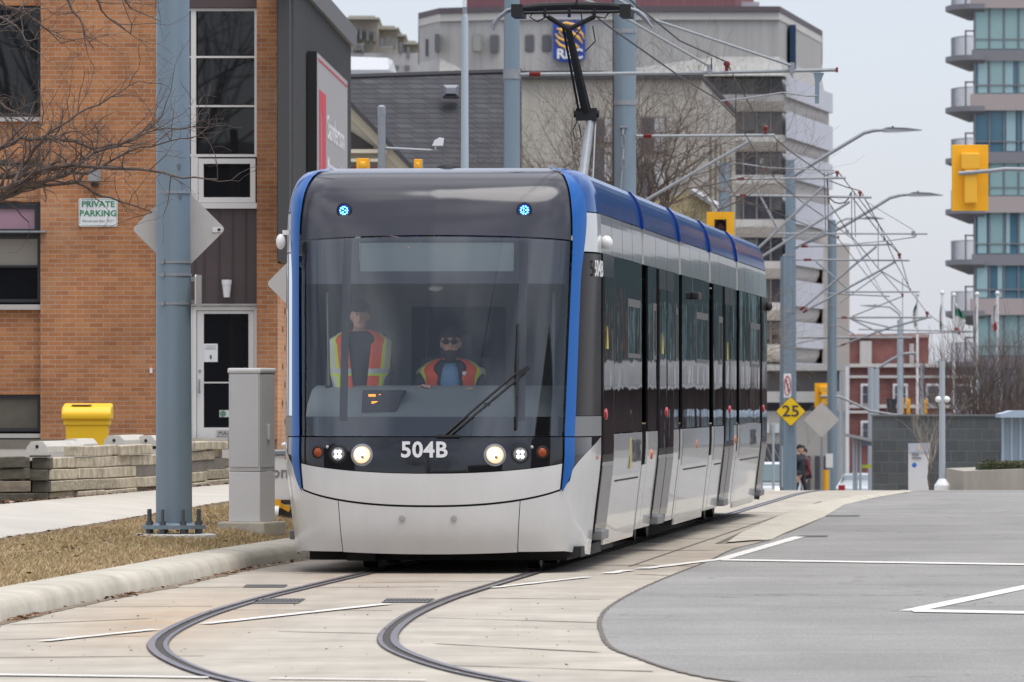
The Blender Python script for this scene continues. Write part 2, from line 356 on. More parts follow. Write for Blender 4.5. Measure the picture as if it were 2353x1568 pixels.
# asphalt: left edge read off the photograph, right edge far outside
AE = [(1681,1568),(1559,1545),(1468,1515),(1405,1490),(1380,1447),(1381,1420),(1405,1393),(1468,1357),(1541,1325),(1627,1291),(1690,1262),(1774,1241),(1894,1189),(1939,1162),(2000,1146),(2050,1137)]
ae = []
for u, v in AE:
    p = G(u, v); ae.append((p.y, p.x))
ae = [(22, 8.5), (30, 3.3)]+ae+[(125, 7.6), (150, 9.8)]
mb = MB(); rows = []
d = 22.
while d < 150:
    x0 = cr(ae, d)+.018*noise.noise(Vector((0, d*6, 0)))+.02*noise.noise(Vector((7, d*1.6, 0)))
    rows.append([(lerp(x0, 70, k), d, gz(d)+.004) for k in (0, .01, .05, .2, .6, 1)]); d += .12 if d < 70 else 1.
mb.grid(rows); tag(mb.build('road', M_asph, auto=False), kind='structure')
mb = MB(); d = 30.
rows = []
while d < 73:
    x0 = cr(ae, d); w = .016+.016*noise.noise(Vector((3, d*5, 0))); rows.append([(x0-w, d, .007), (x0+w*.8, d, .007)]); d += .08
mb.grid(rows); tag(mb.build('road_seam', M_joint, auto=False), kind='structure')
# raised concrete apron between track and road
L = [G(1664,1250), G(1700,1233), G(1783,1196), G(1856,1169), G(1960,1147), G(2068,1131)]; R = [G(1774,1241), G(1800,1228), G(1894,1189), G(1939,1162), G(2010,1145), G(2095,1131)]
rows = []
hh = [.015, .05, .055, .05, .045, .03]
for i in range(6):
    a, b = L[i], R[i]; h = hh[i]; z = 0
    rows.append([(lerp(a.x, b.x, t), lerp(a.y, b.y, t), z+zz) for t, zz in ((0, .004), (.06, h), (.5, h*1.02), (.72, h*.9), (.9, h*.35), (1, .008))])
mb = MB(); mb.grid(rows); tag(mb.build('raised_apron', M_kerb, smooth=True, auto=False), kind='structure')
# track centre line and rails
CT = [(28, 2.1), (32, .62), (36.9, -.74), (39.8, -1.22), (42.8, -1.46), (47, -1.43), (51.3, -1.21), (55.2, -.90), (59.2, -.55), (100, 3.02), (150, 7.4)]
def track(d, off=0.):
    x = cr(CT, d); s = (cr(CT, d+.1)-cr(CT, d-.1))/.2; n = sqrt(1+s*s)
    return Vector((x+off/n, d-off*s/n, 0))
def ribbon(mb, o0, o1, z, d0=29, d1=149):
    rows = []; d = d0
    while d <= d1:
        a = track(d, o0); b = track(d, o1); rows.append([(a.x, a.y, gz(a.y)+z), (b.x, b.y, gz(b.y)+z)]); d += .2 if d < 62 else 2
    mb.grid(rows)
for s in (-1, 1):
    e = .7175*s; i = -s
    mb = MB(); ribbon(mb, e-s*(-.035), e+i*.0, .013); 
    mb.cm = 0
    mb2 = MB(); ribbon(mb2, e+s*.052, e-s*.084, .004)
    tag(mb2.build('rail_sealant', M_joint, auto=False), kind='structure')
    mb3 = MB(); ribbon(mb3, e+s*.046, e+s*.0, .012); ribbon(mb3, e-s*.048, e-s*.076, .010)
    tag(mb3.build('rail', M_railtop if s < 0 else M_railtop, auto=False), kind='structure')
    mb4 = MB(); ribbon(mb4, e-s*.002, e-s*.048, .0065); tag(mb4.build('rail_groove', M_groove, auto=False), kind='structure')
# markings
def strip(mb, p, q, w, z=.009, n=1, dx=False, rag=0):
    k = max(2, int((q-p).length/.25)); rows = []
    t = (q-p).normalized(); nn = Vector((-t.y, t.x, 0))
    if dx: nn = Vector((0, 1, 0)) if abs(t.x) > abs(t.y) else Vector((1, 0, 0))
    for i in range(k+1):
        c = p.lerp(q, i/k); j = 1+rag*noise.noise(Vector((i*.7, p.x, 0)))
        rows.append([(c-nn*w/2*j)+Vector((0, 0, z+gz(c.y))), (c+nn*w/2*j)+Vector((0, 0, z+gz(c.y)))])
    mb.grid(rows)
mb = MB()
strip(mb, G(1475,1309), G(1660,1286.5), .13, rag=.5); strip(mb, G(1660,1286.5), G(1837,1235), .13, rag=.2)
strip(mb, G(1655,1289), G(2500,1302), .62, dx=True, z=.011)
strip(mb, G(2092,1406.5), G(2420,1338), .16); strip(mb, G(2094,1406.5), G(2500,1413.5), .62, dx=True, z=.011)
strip(mb, G(470,1436), G(890,1390), .10, rag=.4); strip(mb, G(100,1476), G(357,1449), .08, rag=.6)
strip(mb, G(-40,1553), G(480,1560), .17, dx=True, rag=.4); strip(mb, G(620,1562), G(980,1566), .1, dx=True, rag=.5)
strip(mb, G(1130,1353), G(1350,1328), .07, rag=.7); strip(mb, G(1395,1320), G(1445,1312), .12, rag=.6)
tag(mb.build('road_marking', M_paint, auto=False), kind='structure')
mb = MB()
for a in [((25,1436),(343,1422)),((132,1396),(488,1394)),((339,1352),(660,1349)),((538,1320),(823,1318)),((0,1471),(343,1462)),((700,1352),(1010,1349)),((860,1339),(1150,1336)),
          ((1100,1375),(1380,1378)),((640,1452),(900,1457)),((1000,1480),(1375,1500)),((520,1402),(900,1404)),((1030,1530),(1500,1544)),((1460,1320),(1560,1324)),((1500,1300),(1620,1302)),
          ((1480,1265),(1640,1266)),((1560,1238),(1680,1240)),((1640,1205),(1760,1203)),((1700,1178),(1840,1180)),((1570,1219),(1700,1221)),((0,1512),(470,1508)),((1150,1300),(1500,1299)),((980,1420),(1390,1432))]:
    p, q = G(*a[0]), G(*a[1]); strip(mb, p, q, .05 if p.y < 62 else .08, z=.003, dx=True, rag=.9)
strip(mb, track(62, 1.95), track(108, 2.1), .05, z=.003, rag=.5)
strip(mb, track(62, 1.35), track(100, 1.4), .03, z=.003, rag=.8)
strip(mb, G(1664,1250)+Vector((-.06, 0, 0)), G(1783,1196)+Vector((-.06, 0, 0)), .07, z=.004); strip(mb, G(1783,1196)+Vector((-.06, 0, 0)), G(1856,1169)+Vector((-.06, 0, 0)), .07, z=.004); strip(mb, G(1856,1169), G(2068,1131), .07, z=.004)
tag(mb.build('slab_joint', M_joint, auto=False), kind='structure')
# dark sawcut gratings
M_grate = pm('iron_grate', (.19, .185, .18), .6, .5, var=(40, .3))
def grate(lab, u0, u1, v0, v1):
    a, b, c, e = G(u0+ (v1-v0)*-1.6, v1), G(u1-(v1-v0)*1.6, v1), G(u1, v0), G(u0, v0)
    r = T('drain_grate', lab, 'drain grate', (a.x, a.y, 0), group='drain grates in the track and road')
    mb = MB(); mb.add([a+Vector((0,0,.006)), b+Vector((0,0,.006)), c+Vector((0,0,.006)), e+Vector((0,0,.006))], [(0,1,2,3)]); mb.build('grate_plate', M_grate, r, auto=False)
    mb = MB(); n = 12
    for i in range(n):
        t0, t1 = (i+.25)/n, (i+.75)/n
        mb.add([q+Vector((0,0,.010)) for q in (a.lerp(b, t0).lerp(e.lerp(c, t0), .15), a.lerp(b, t1).lerp(e.lerp(c, t1), .15), a.lerp(b, t1).lerp(e.lerp(c, t1), .85), a.lerp(b, t0).lerp(e.lerp(c, t0), .85))], [(0,1,2,3)])
    mb.build('grate_slots', pm('slot_dark', (.06, .055, .05), .9), r, auto=False)
grate('dark iron grate lying between the two curved rails beside the left rail', 596, 703, 1377, 1388)
grate('small dark iron grate just outside the left rail near the kerb', 567, 662, 1345, 1351)
grate('dark iron grate in the concrete just left of the right curved rail', 890, 1000, 1377, 1386)
grate('narrow slotted drain at the far end of the pale concrete apron', 1885, 1978, 1185, 1189)
grate('narrow slotted drain beside the tip of the edge line on the asphalt', 1838, 1905, 1232, 1236)

# ---------------------------------------------------------------- left verge
US = [-420, -150, 0, 180, 360, 523, 670, 760]
def dv(v, z): return (HC-z)*FPX/(v-VH)
def row(vs, zs): return [Vector(((u-UC)/FPX*dv(v, z), dv(v, z), z)) for u, v, z in zip(US, vs, zs)]
KB = [(-420, 1545), (-150, 1470), (0, 1432), (180, 1390), (400, 1345), (560, 1310), (670, 1290), (770, 1272)]
kb = sorted([(G(u, v).y, G(u, v).x) for u, v in KB])+[(90, .45), (110, 2.2), (140, 4.8)]
def kerb(d, off, z):
    x = cr(kb, d); s = (cr(kb, d+.2)-cr(kb, d-.2))/.4; n = sqrt(1+s*s)
    return Vector((x-off/n, d+off*s/n, z))
prof = [(0, -.02), (.015, .08), (.045, .125), (.09, .148), (.2, .155), (.42, .155), (.43, .10)]
mb = MB(); rows = []; d = 30.
while d <= 112:
    w = .0012*noise.noise(Vector((d*.7, 0, 0))); rows.append([kerb(d, o+w, z) for o, z in prof]); d += .5
mb.grid(rows); tag(mb.build('kerb', M_kerb, smooth=True, auto=False), kind='structure')
mb = MB(); rows = []; d = 36.
while d < 80:
    w = .07+.07*abs(noise.noise(Vector((d*1.7, 0, 4))))+.10*max(0, noise.noise(Vector((d*.5, 2, 4)))); rows.append([kerb(d, .01, .0035), kerb(d, -w, .0035)]); d += .12
mb.grid(rows); tag(mb.build('gutter_dirt', pm('gutter_dirt', (.19, .15, .105), .95, var=(14, .4), bump=(60, .6, .005)), auto=False), kind='structure')
S1 = row([1330, 1262, 1243, 1215, 1185, 1157, 1137, 1130], [.16, .20, .22, .25, .29, .38, .42, .42])
S2 = row([1228, 1180, 1165, 1148, 1132, 1118, 1108, 1104], [.34, .39, .40, .43, .46, .49, .5, .5])
KK = []
for s in S1:   # the kerb's back edge straight below each column
    pass
def kerb_back(u):
    best = None; d = 32.
    while d < 95:
        p = kerb(d, .42, .15); uu = UC+FPX*p.x/p.y
        if best is None or abs(uu-u) < best[0]: best = (abs(uu-u), p)
        d += .2
    return best[1]
KK = [kerb_back(u) for u in US]
def mesh_rows(a, b, n, m, fz=None):
    rows = []
    for j in range(m+1):
        t = j/m; r = []
        for i in range((len(a)-1)*n+1):
            k = min(i//n, len(a)-2); s = i/n-k
            p = a[k].lerp(a[k+1], s).lerp(b[k].lerp(b[k+1], s), t)
            if fz: p = p+Vector((0, 0, fz(p, t)))
            r.append(p)
        rows.append(r)
    return rows
mb = MB(); mb.grid(mesh_rows(KK, S1, 12, 20, lambda p, t: (.012*noise.noise(p*1.3)+.006*noise.noise(p*6))*min(1, 6*t, 6*(1-t)) - (.02 if t == 0 else 0)))
tag(mb.build('verge', M_soil, smooth=True, auto=False), kind='structure')
up = Vector((0, 0, .025))
mb = MB(); mb.grid(mesh_rows([p+up for p in S1], [p+up for p in S2], 4, 6)); mb.grid([[p-up*2 for p in S1], [p+up for p in S1]])
tag(mb.build('sidewalk', M_walk, auto=False), kind='structure')
# the strip behind the sidewalk, up to the timber edging, and the raised parking lot
TW = [(-420, 68.5), (-150, 70.2), (0, 71.2), (112, 72.0), (370, 76.5), (523, 79.6), (670, 82), (760, 84)]
def tw(u, z=0.): 
    d = pl(TW, u); return Vector(((u-UC)/FPX*d, d, z))
TWp = [tw(u, .42 if u < 400 else .47) for u in US]
mb = MB(); mb.grid(mesh_rows(S2, [p+Vector((0, .3, 0)) for p in TWp], 6, 4, lambda p, t: .01*noise.noise(p*3)))
tag(mb.build('mulch_strip', pm('mulch', (.16, .115, .085), .95, var=(14, .5), bump=(30, 1, .03)), auto=False), kind='structure')
mb = MB(); mb.grid([[Vector((tw(u).x, tw(u).y+.14, .2)) for u in US], [Vector((tw(u).x, tw(u).y+.12, .84 if u < 400 else .80)) for u in US], [Vector((tw(u).x*1.2, 103, .73)) for u in US]])
tag(mb.build('parking_lot', M_lot, auto=False), kind='structure')

# dry grass: short blades
M_grass = pm('dry_grass', (.43, .32, .185), .9, var=(5, .35), spec=.2)
M_grass2 = pm('greenish_grass', (.27, .23, .11), .9, var=(5, .3), spec=.2)
mb = MB(); rnd = random.Random(3)
for q in range(52000):
    i = rnd.choice((0, 1, 2, 2, 3, 3, 4, 4, 5, 5, 5, 6)); s = rnd.random(); t = rnd.random()**1.15
    if i == 0 and rnd.random() < .7: continue
    p = KK[i].lerp(KK[i+1], s).lerp(S1[i].lerp(S1[i+1], s), t)
    p.z += .012*noise.noise(p*1.3)
    h = rnd.uniform(.018, .045)*(1.15 if noise.noise(p*.8) > 0 else .8); a = rnd.uniform(0, pi); w = rnd.uniform(.003, .006)
    dx, dy = cos(a)*w, sin(a)*w; lx, ly = rnd.gauss(0, .03), rnd.gauss(0, .03)
    mb.cm = 1 if rnd.random() < .25+.35*noise.noise(Vector((p.x*.9, p.y*.5, 5))) else 0
    mb.add([(p.x-dx, p.y-dy, p.z-.004), (p.x+dx, p.y+dy, p.z-.004), (p.x+lx, p.y+ly, p.z+h)], [(0, 1, 2)])
tag(mb.build('grass', [M_grass, M_grass2], auto=False), 'short dry straw-coloured grass on the verge behind the kerb', 'grass', kind='stuff')
# leaf litter along kerb and sidewalk
M_leaf = pm('dead_leaf', (.15, .07, .035), .85, var=(20, .5)); M_leaf2 = pm('pale_leaf', (.34, .26, .18), .85, var=(20, .4))
mb = MB()
def leaf(p, s):
    R = Matrix.Rotation(rnd.uniform(0, 6.28), 3, 'Z') @ Matrix.Rotation(rnd.uniform(-.9, .9), 3, 'X')
    mb.cm = 1 if rnd.random() < .3 else 0
    mb.add([p+R @ Vector(q)*s for q in ((-1, 0, .2), (-.2, -.55, .1), (1, 0, .3), (-.2, .55, .1))], [(0, 1, 2, 3)])
for q in range(420):
    d = rnd.choice((rnd.gauss(59.4, .9), rnd.gauss(52.6, .35), rnd.uniform(38, 66), rnd.gauss(47.5, .4))); p = kerb(d, -abs(rnd.gauss(0, .05))-.01, .012); leaf(p, rnd.uniform(.012, .03))
for q in range(120):
    p = G(rnd.uniform(0, 1350), rnd.uniform(1330, 1560), .012); leaf(p, rnd.uniform(.006, .014))
for q in range(420):
    i = rnd.randrange(1, 5); s = rnd.random(); p = KK[i].lerp(KK[i+1], s).lerp(S1[i].lerp(S1[i+1], s), rnd.choice((rnd.random(), .97, .5, .45)))+Vector((0, 0, .03)); leaf(p, rnd.uniform(.012, .03))
for q in range(700):
    i = rnd.randrange(1, 6); s = rnd.random(); p = S2[i].lerp(S2[i+1], s).lerp(TWp[i].lerp(TWp[i+1], s), rnd.random())+Vector((0, 0, .03)); leaf(p, rnd.uniform(.015, .035))
tag(mb.build('leaf_litter', [M_leaf, M_leaf2], auto=False), 'scattered dead brown leaves along the kerb foot and grass edge', 'leaves', kind='stuff')

# ---------------------------------------------------------------- timber edging
M_tb = pm('weathered_timber', (.48, .42, .315), .9, var=(2.2, .5, (4, 4, 3)), bump=(30, .6, .01))
M_tb2 = pm('greyer_timber', (.36, .315, .235), .9, var=(4, .5, (3, 3, 9)), bump=(30, .6, .01))
M_tbd = pm('mossy_dark_timber', (.095, .088, .065), .9, var=(3, .45, (2, 2, 8)), bump=(30, .6, .01))
M_tbm = pm('brown_timber', (.23, .19, .145), .9, var=(3, .4, (2, 2, 8)), bump=(30, .6, .01))
tr = T('timber_edging', 'low retaining edge of stacked weathered timbers between sidewalk and parking lot', 'retaining wall', tw(112, .3))
rt = random.Random(11)
def timbers(u0, u1, z0, n, h, mats, lens=(1.1, 1.9), skip=None):
    for k in range(n):
        a = tw(u0); b = tw(u1); Ln = (b-a).length; t = (b-a).normalized(); s = -rt.uniform(0, .5)
        while s < Ln:
            l = rt.uniform(*lens); s0 = max(s, 0)+.006; s1 = min(s+l, Ln)-.006
            if s1-s0 > .1 and not (skip and skip(k, s0/Ln, s1/Ln)):
                off = rt.uniform(-.025, .03)+k*.012
                c0 = a+t*s0; c1 = a+t*s1; ang = math.atan2(t.y, t.x); R = Matrix.Rotation(ang, 3, 'Z') @ Matrix.Rotation(rt.uniform(-.012, .012), 3, 'Y')
                c = (c0+c1)/2+Vector((-t.y, t.x, 0))*(off+.06); c.z = z0(( s0+s1)/2/Ln)+k*h+h/2
                m = MB(); bm = bmesh.new(); bmesh.ops.create_cube(bm, size=1)
                for v in bm.verts: v.co = c+R @ Vector((v.co.x*(s1-s0), v.co.y*.13, v.co.z*(h-.009)))
                bmesh.ops.bevel(bm, geom=bm.edges[:], offset=.008, segments=1, affect='EDGES')
                m.bm(bm); mt = mats[rt.randrange(len(mats))] if isinstance(mats, list) else mats
                m.build('timber', mt, tr)
            s += l
timbers(-420, 78, lambda t: .40, 4, .122, [M_tbd, M_tbd, M_tbm], (1.5, 2.4))
timbers(112, 370, lambda t: .40+.0*t, 4, .118, [M_tb, M_tb, M_tb2], (.8, 1.7))
timbers(370, 523, lambda t: .40+.06*t, 4, .115, [M_tb, M_tb2, M_tb], (.8, 1.6))
timbers(523, 700, lambda t: .46, 3, .115, [M_tb, M_tbm], (.8, 1.6))
timbers(172, 352, lambda t: .872, 1, .115, [M_tb], (.9, 1.3))
timbers(440, 523, lambda t: .90, 1, .1, [M_tb], (.9, 1.3))
for k in range(5):
    z = .40+k*.12; p = tw(95+(4 if k % 2 else -2)); MB().rb((p.x-.11, p.y-.05, z), (p.x+.075, p.y+.5, z+.112 if k < 4 else z+.02), .006).build('timber_end', M_tbd, tr)
M_stop = pm('white_concrete', (.56, .54, .48), .8, var=(6, .12))
def stop(lab, u, d, L=1.6, ang=.28, z=.86):
    c = Vector(((u-UC)/FPX*d, d, z)); r = T('parking_stop', lab, 'parking stop', c, group='concrete parking stops along the timber edge')
    t = Vector((sin(ang), cos(ang), 0)); n = Vector((cos(ang), -sin(ang), 0))
    pr = [(-.12, 0), (-.11, .06), (-.06, .115), (.06, .115), (.11, .06), (.12, 0)]
    mb = MB(); mb.prism([c+n*a+Vector((0, 0, b)) for a, b in pr], t*L); mb.build('concrete_bar', M_stop, r)
    mb = MB(); mb.lathe([(.018, 0), (.018, .004)], c+Vector((0, -.003, .06)), 10, Matrix.Rotation(pi/2, 3, 'X')); mb.build('pin_hole', M_black, r)
stop('white concrete parking stop at the far left behind the dark timbers', 85, 73.0, 1.5, .20, .92)
stop('white concrete parking stop with a pin hole, second from the left', 163, 75.0, 1.5, .06, .93)
stop('white concrete parking stop just right of the yellow bin', 262, 77.0, 1.5, .12, .96)
stop('white concrete parking stop nearest the big blue-grey pole', 335, 78.0, 1.5, .12, .95)

# ---------------------------------------------------------------- big pole at the kerb with sign backs
p0 = G(400, 1238, .20); d1 = p0.y
def bolt_ring(mb, c, r, n, z0, z1, rad, a0=0):
    for k in range(n):
        a = a0+2*pi*k/n; mb.tube([(c.x+r*cos(a), c.y+r*sin(a), z0), (c.x+r*cos(a), c.y+r*sin(a), z1)], rad, 8)
pr = T('overhead_line_pole', 'thick blue-grey steel pole bolted to a plate on the grass verge', 'pole', (p0.x, p0.y, .17), group='overhead line poles')
MB().tube([(p0.x, p0.y, .325), (p0.x-.01, p0.y, 4), (p0.x-.012, p0.y, 9.5)], [.167, .155, .138], 40).build('shaft', M_pole, pr, smooth=True)
MB().lathe([(.2, .325), (.17, .345)], (p0.x, p0.y, 0), 40).build('base_weld', M_pole, pr, smooth=True)
MB().lathe([(.292, .29), (.292, .325)], (p0.x, p0.y, 0), 20).build('base_plate', M_pole, pr)
c = Vector((p0.x, p0.y, 0))
for k in range(8):
    a = pi/8+k*pi/4; x, y = c.x+.245*cos(a), c.y+.245*sin(a)
    m = MB(); m.tube([(x, y, .18), (x, y, .47)], .016, 8); m.lathe([(.03, .325), (.03, .362)], (x, y, 0), 6); m.lathe([(.03, .25), (.03, .288)], (x, y, 0), 6); m.build('anchor_bolt', pm('bolt_steel', (.12, .13, .14), .5, .6), pr)
m = MB(); m.lathe([(.40, .15), (.39, .235), (.36, .245), (0, .247)], (c.x, c.y, 0), 9); m.build('concrete_pad', pm('pale_concrete', (.50, .50, .47), .85, var=(8, .15)), pr)
m = MB(); m.cbox((c.x-.02, c.y-.18, .225), (.1, .02, .05)); m.tube([(c.x+.05, c.y-.17, .21), (c.x+.2, c.y-.15, .215)], .012, 6); m.build('earth_lug', M_steel, pr)
for v in (443, 603, 632, 698):
    z = P(0, v, d1).z; rr = .167-.012*(z-.3)/3.7
    m = MB(); m.lathe([(rr, z-.011), (rr+.006, z-.011), (rr+.006, z+.011), (rr, z+.011)], (c.x-.002, c.y, 0), 40); m.cbox((c.x-.1+(.04 if v == 443 else 0), c.y-rr*.78-.02, z), (.03, .03, .035)); m.build('steel_strap', M_steel, pr)
def rounded(half, r, n=6):
    pts = []
    for i, (sx, sy) in enumerate(((1, 1), (-1, 1), (-1, -1), (1, -1))):
        for k in range(n+1):
            a = pi/2*i+pi/2*k/n; pts.append((sx*(half[0]-r)+r*cos(a), sy*(half[1]-r)+r*sin(a)))
    return pts
def plate(mb, c, half, r, th=.004, roll=0., yaw=0.):
    M = Matrix.Rotation(yaw, 3, 'Z') @ Matrix.Rotation(pi/2, 3, 'X') @ Matrix.Rotation(roll, 3, 'Z')
    mb.prism([Vector(c)+M @ Vector((x, y, 0)) for x, y in rounded(half, r)], M @ Vector((0, 0, -th)))
def diamond(lab, u, v, d, post=None, half=.305, grp='warning signs seen from behind', front=None, yaw=0.):
    c0 = P(u, v, d); r = T('diamond_sign', lab, 'road sign', (c0.x, c0.y, c0.z), group=grp)
    m = MB(); plate(m, c0, (half, half), .04, .004, pi/4, yaw); m.build('sign_panel', M_alu, r)
    if post:
        m = MB(); m.box((c0.x-.03, c0.y+.006, post), (c0.x+.03, c0.y+.05, c0.z+half*1.2)); m.build('sign_post', M_steel, r)
    return r, c0
r, c0 = diamond('grey back of a diamond sign strapped behind the big pole, with a small sticker', 411, 527, d1+.19)
m = MB(); a = P(488, 522, d1+.185); b = P(510, 534, d1+.185); m.box((a.x, d1+.183, b.z), (b.x, d1+.186, a.z)); m.build('sticker', M_white, r)
m = MB(); a = P(500, 525, d1+.182); b = P(507, 531, d1+.182); m.box((a.x, d1+.180, b.z), (b.x, d1+.182, a.z)); m.build('sticker_symbol', M_dark, r)
diamond('plain grey back of a diamond sign half hidden by the left edge of the tram', 713, 652, 68.5, post=.3)
a = P(451, 632, d1); b = P(451, 705, d1)
es = T('small_sign', 'small grey plate sign seen edge-on at the right side of the big pole', 'road sign', (a.x, d1, b.z))
m = MB(); m.prism([(a.x-.008, d1-.15, b.z+.02), (a.x-.008, d1-.15, a.z-.02), (a.x-.004, d1-.13, a.z), (a.x+.03, d1+.15, a.z), (a.x+.03, d1+.15, b.z), (a.x-.004, d1-.13, b.z)], (.012, 0, 0)); m.build('sign_panel', M_alu, es)
m = MB(); m.box((a.x-.05, d1-.03, a.z-.06), (a.x+.005, d1+.03, a.z-.02)); m.box((a.x-.05, d1-.03, b.z+.02), (a.x+.005, d1+.03, b.z+.06)); m.build('bracket', M_steel, es)

m = MB()
for u, v, r1, r2 in ((413, 384, .018, .026), (416, 452, .016, .024)):
    q = P(u, v, d1); yy = -sqrt(max(0, .158**2-(q.x-c.x)**2))-.002; m.prism([Vector((q.x+r1*cos(a*pi/5), d1+yy-.001, q.z+r2*sin(a*pi/5))) for a in range(10)], (0, .004, 0))
m.build('paint_scuff', pm('scuff_slate', (.10, .13, .155), .6), pr)
# ---------------------------------------------------------------- grey service cabinet
def cabinet():
    d = 66.6; c = P(577, 1218, d); z0 = .14
    M = Matrix.Translation((c.x, d+.2, 0)) @ Matrix.Rotation(radians(-23), 4, 'Z')
    Mg = pm('cabinet_grey', (.50, .495, .485), .5, var=(2, .04)); Ml = pm('cabinet_light_grey', (.60, .585, .575), .55)
    r = T('service_cabinet', 'tall light grey electrical cabinet on a concrete base beside the tram', 'cabinet', (c.x, d+.2, z0))
    def part(name, a, b, mat, rr=.008):
        m = MB(); m.rb(a, b, rr); m.v = [tuple(M @ Vector(p)) for p in m.v]; return m.build(name, mat, r)
    w, q = .165, .17
    part('concrete_base', (-.25, -.25, z0-.1), (.25, .25, z0+.17), M_kerb, .02)
    part('plinth', (-w, -q, z0+.17), (w, q, z0+.645), Ml)
    part('body', (-w, -q, z0+.65), (w, q, z0+1.585), Mg)
    part('lid', (-w-.012, -q-.012, z0+1.585), (w+.012, q+.012, z0+1.635), Ml, .018)
    dr = part('door', (-w+.025, -q-.008, z0+.69), (w-.012, -q-.001, z0+1.57), Mg, .003)
    part('side_door', (w+.001, -q+.02, z0+.69), (w+.007, q-.02, z0+1.57), Mg, .003)
    part('side_latch', (w+.008, -.03, z0+.95), (w+.03, .01, z0+1.1), Ml, .008)
cabinet()
def trailer():
    d = 71; c = P(650, 1200, d)
    r = T('equipment_trailer', 'white panelled work trailer with yellow and black hitch, behind the grey cabinet', 'trailer', (c.x, d, .2))
    B(612, 1047, 700, 1148, d, .8).build('side_panel', M_white, r)
    m = B(610, 1037, 702, 1045, d-.02, .85); a = P(612, 1045, d); m.box((a.x, d+.01, a.z-.02), (P(700, 0, d).x, d+.8, a.z)); m.build('top_rail', M_steel, r)
    text('panel_lettering', 'Const', .16, pm('grey_lettering', (.22, .22, .23), .6), r, facing(P(643, 1086, d-.004)), sx=1.1, bold=.003)
    m = B(605, 1150, 700, 1160, d-.05, .2); m.build('chassis_rail', M_dark, r)
    m = MB(); m.cbox(P(634, 1158, d-.1), (.10, .1, .09)); m.cbox(P(652, 1165, d-.1), (.14, .04, .045), Matrix.Rotation(.5, 3, 'Y')); m.build('hitch', pm('machine_yellow', (.75, .38, .02), .5), r)
    m = MB(); m.tube([P(615, 1178, d-.15), P(640, 1180, d-.15)], .075, 16); m.build('tank', M_white, r, smooth=True)
    m = B(610, 1168, 700, 1222, d+.05, .7); m.build('frame', pm('chassis_grey', (.17, .175, .18), .6), r)
    m = MB(); m.lathe([(.05, 0), (.05, .015), (.02, .03)], P(657, 1024, d), 14); m.tube([P(657, 1024, d), P(657, 1040, d)], .012, 6); m.build('vent_cap', M_white, r)
trailer()
# ================================================================ BRICK OFFICE BUILDING
DB = 102.0
def rect(v0, v1): pass
Z0 = .70
bo = P(637, 0, DB)
bb = T('office_building', 'orange brick two-storey office building with white framed entrance and dark ribbed side block', 'building', (P(300, 0, DB).x, DB, Z0))
def X(u, d=DB): return (u-UC)/FPX*d
def Zv(v, d=DB): return HC-(v-VH)/FPX*d
zt = Zv(-150)
mb = MB()
def wb(u0, u1, v0, v1, d=DB, dep=.3): 
    mb.box((X(u0), d, Zv(v1)), (X(u1), d+dep, Zv(v0)))
wb(93, 357, -150, 1010); wb(590, 637, -150, 1010)
wb(-460, 93, 270, 464, DB+.14); wb(-460, 93, 704, 907, DB+.14); wb(-460, 93, -150, 12, DB+.14)
mb.build('brick_wall', M_brick, bb)
mb = MB(); mb.box((X(-460), DB-.03, Z0-.1), (X(357), DB+.44, Zv(1010)-.002)); mb.box((X(357)+.002, DB+.02, Z0-.1), (X(637), DB+.44, Zv(1010)-.1)); mb.build('foundation', pm('grey_render', (.19, .17, .135), .9, var=(3, .15)), bb)
MB().box((X(-460), DB+.46, Z0), (X(637)-.05, DB+18, zt)).build('building_core', M_dark, bb)
MB().box((X(345), DB-.35, Zv(1024)), (X(525), DB+.02, Zv(1006))).build('door_step', M_kerb, bb)
M_fr_b = pm('black_window_frame', (.02, .02, .022), .4); M_sill = pm('stone_sill', (.42, .40, .37), .8)
M_pink = pm('pinkish_blind_glass', (.34, .21, .25), .12); M_beige = pm('beige_blind', (.30, .27, .22), .2, spec=.6)
def window(u0, u1, v0, v1, mat_f, panes, fw=.045, d=DB+.2, sill=None, bars=()):
    m = MB(); a, b = X(u0), X(u1); t, l = Zv(v0), Zv(v1)
    m.box((a, d-.03, l), (a+fw, d+.05, t)); m.box((b-fw, d-.03, l), (b, d+.05, t)); m.box((a+fw, d-.03, t-fw), (b-fw, d+.05, t)); m.box((a+fw, d-.03, l), (b-fw, d+.05, l+fw))
    for v in bars: m.box((a+fw, d-.028, Zv(v)-fw*.35), (b-fw, d+.048, Zv(v)+fw*.35))
    w = m.build('window', mat_f, bb)
    for (pu0, pu1, pv0, pv1, mt) in panes:
        MB().box((X(pu0)+.004, d+.005, Zv(pv1)+.004), (X(pu1)-.004, d+.02, Zv(pv0)-.004)).build('pane', mt, w)
    if sill: MB().box((a-.02, d-.16, Zv(sill[1])), (b+.02, d+.05, Zv(sill[0]))).build('sill', M_sill, w)
    return w
window(-460, 92, 14, 268, M_fr_b, [(-454, 86, 20, 262, M_pane)], .05, sill=(269, 279))
window(-460, 92, 465, 540, M_fr_b, [(-454, 84, 478, 530, M_pink)], .09)
window(-460, 92, 541, 695, M_fr_b, [(-454, 86, 547, 612, M_beige), (-454, 86, 613, 689, M_pane)], .05, bars=(612,), sill=(700, 712))
window(-460, 92, 908, 992, M_fr_b, [(-454, 86, 914, 985, pm('dusty_basement_glass', (.10, .09, .07), .2, var=(4, .2)))], .05, sill=(997, 1007))
MB().box((X(-460), DB-.15, Zv(535)), (X(107), DB+.13, Zv(531))).build('window_shelf', M_steel, bb)
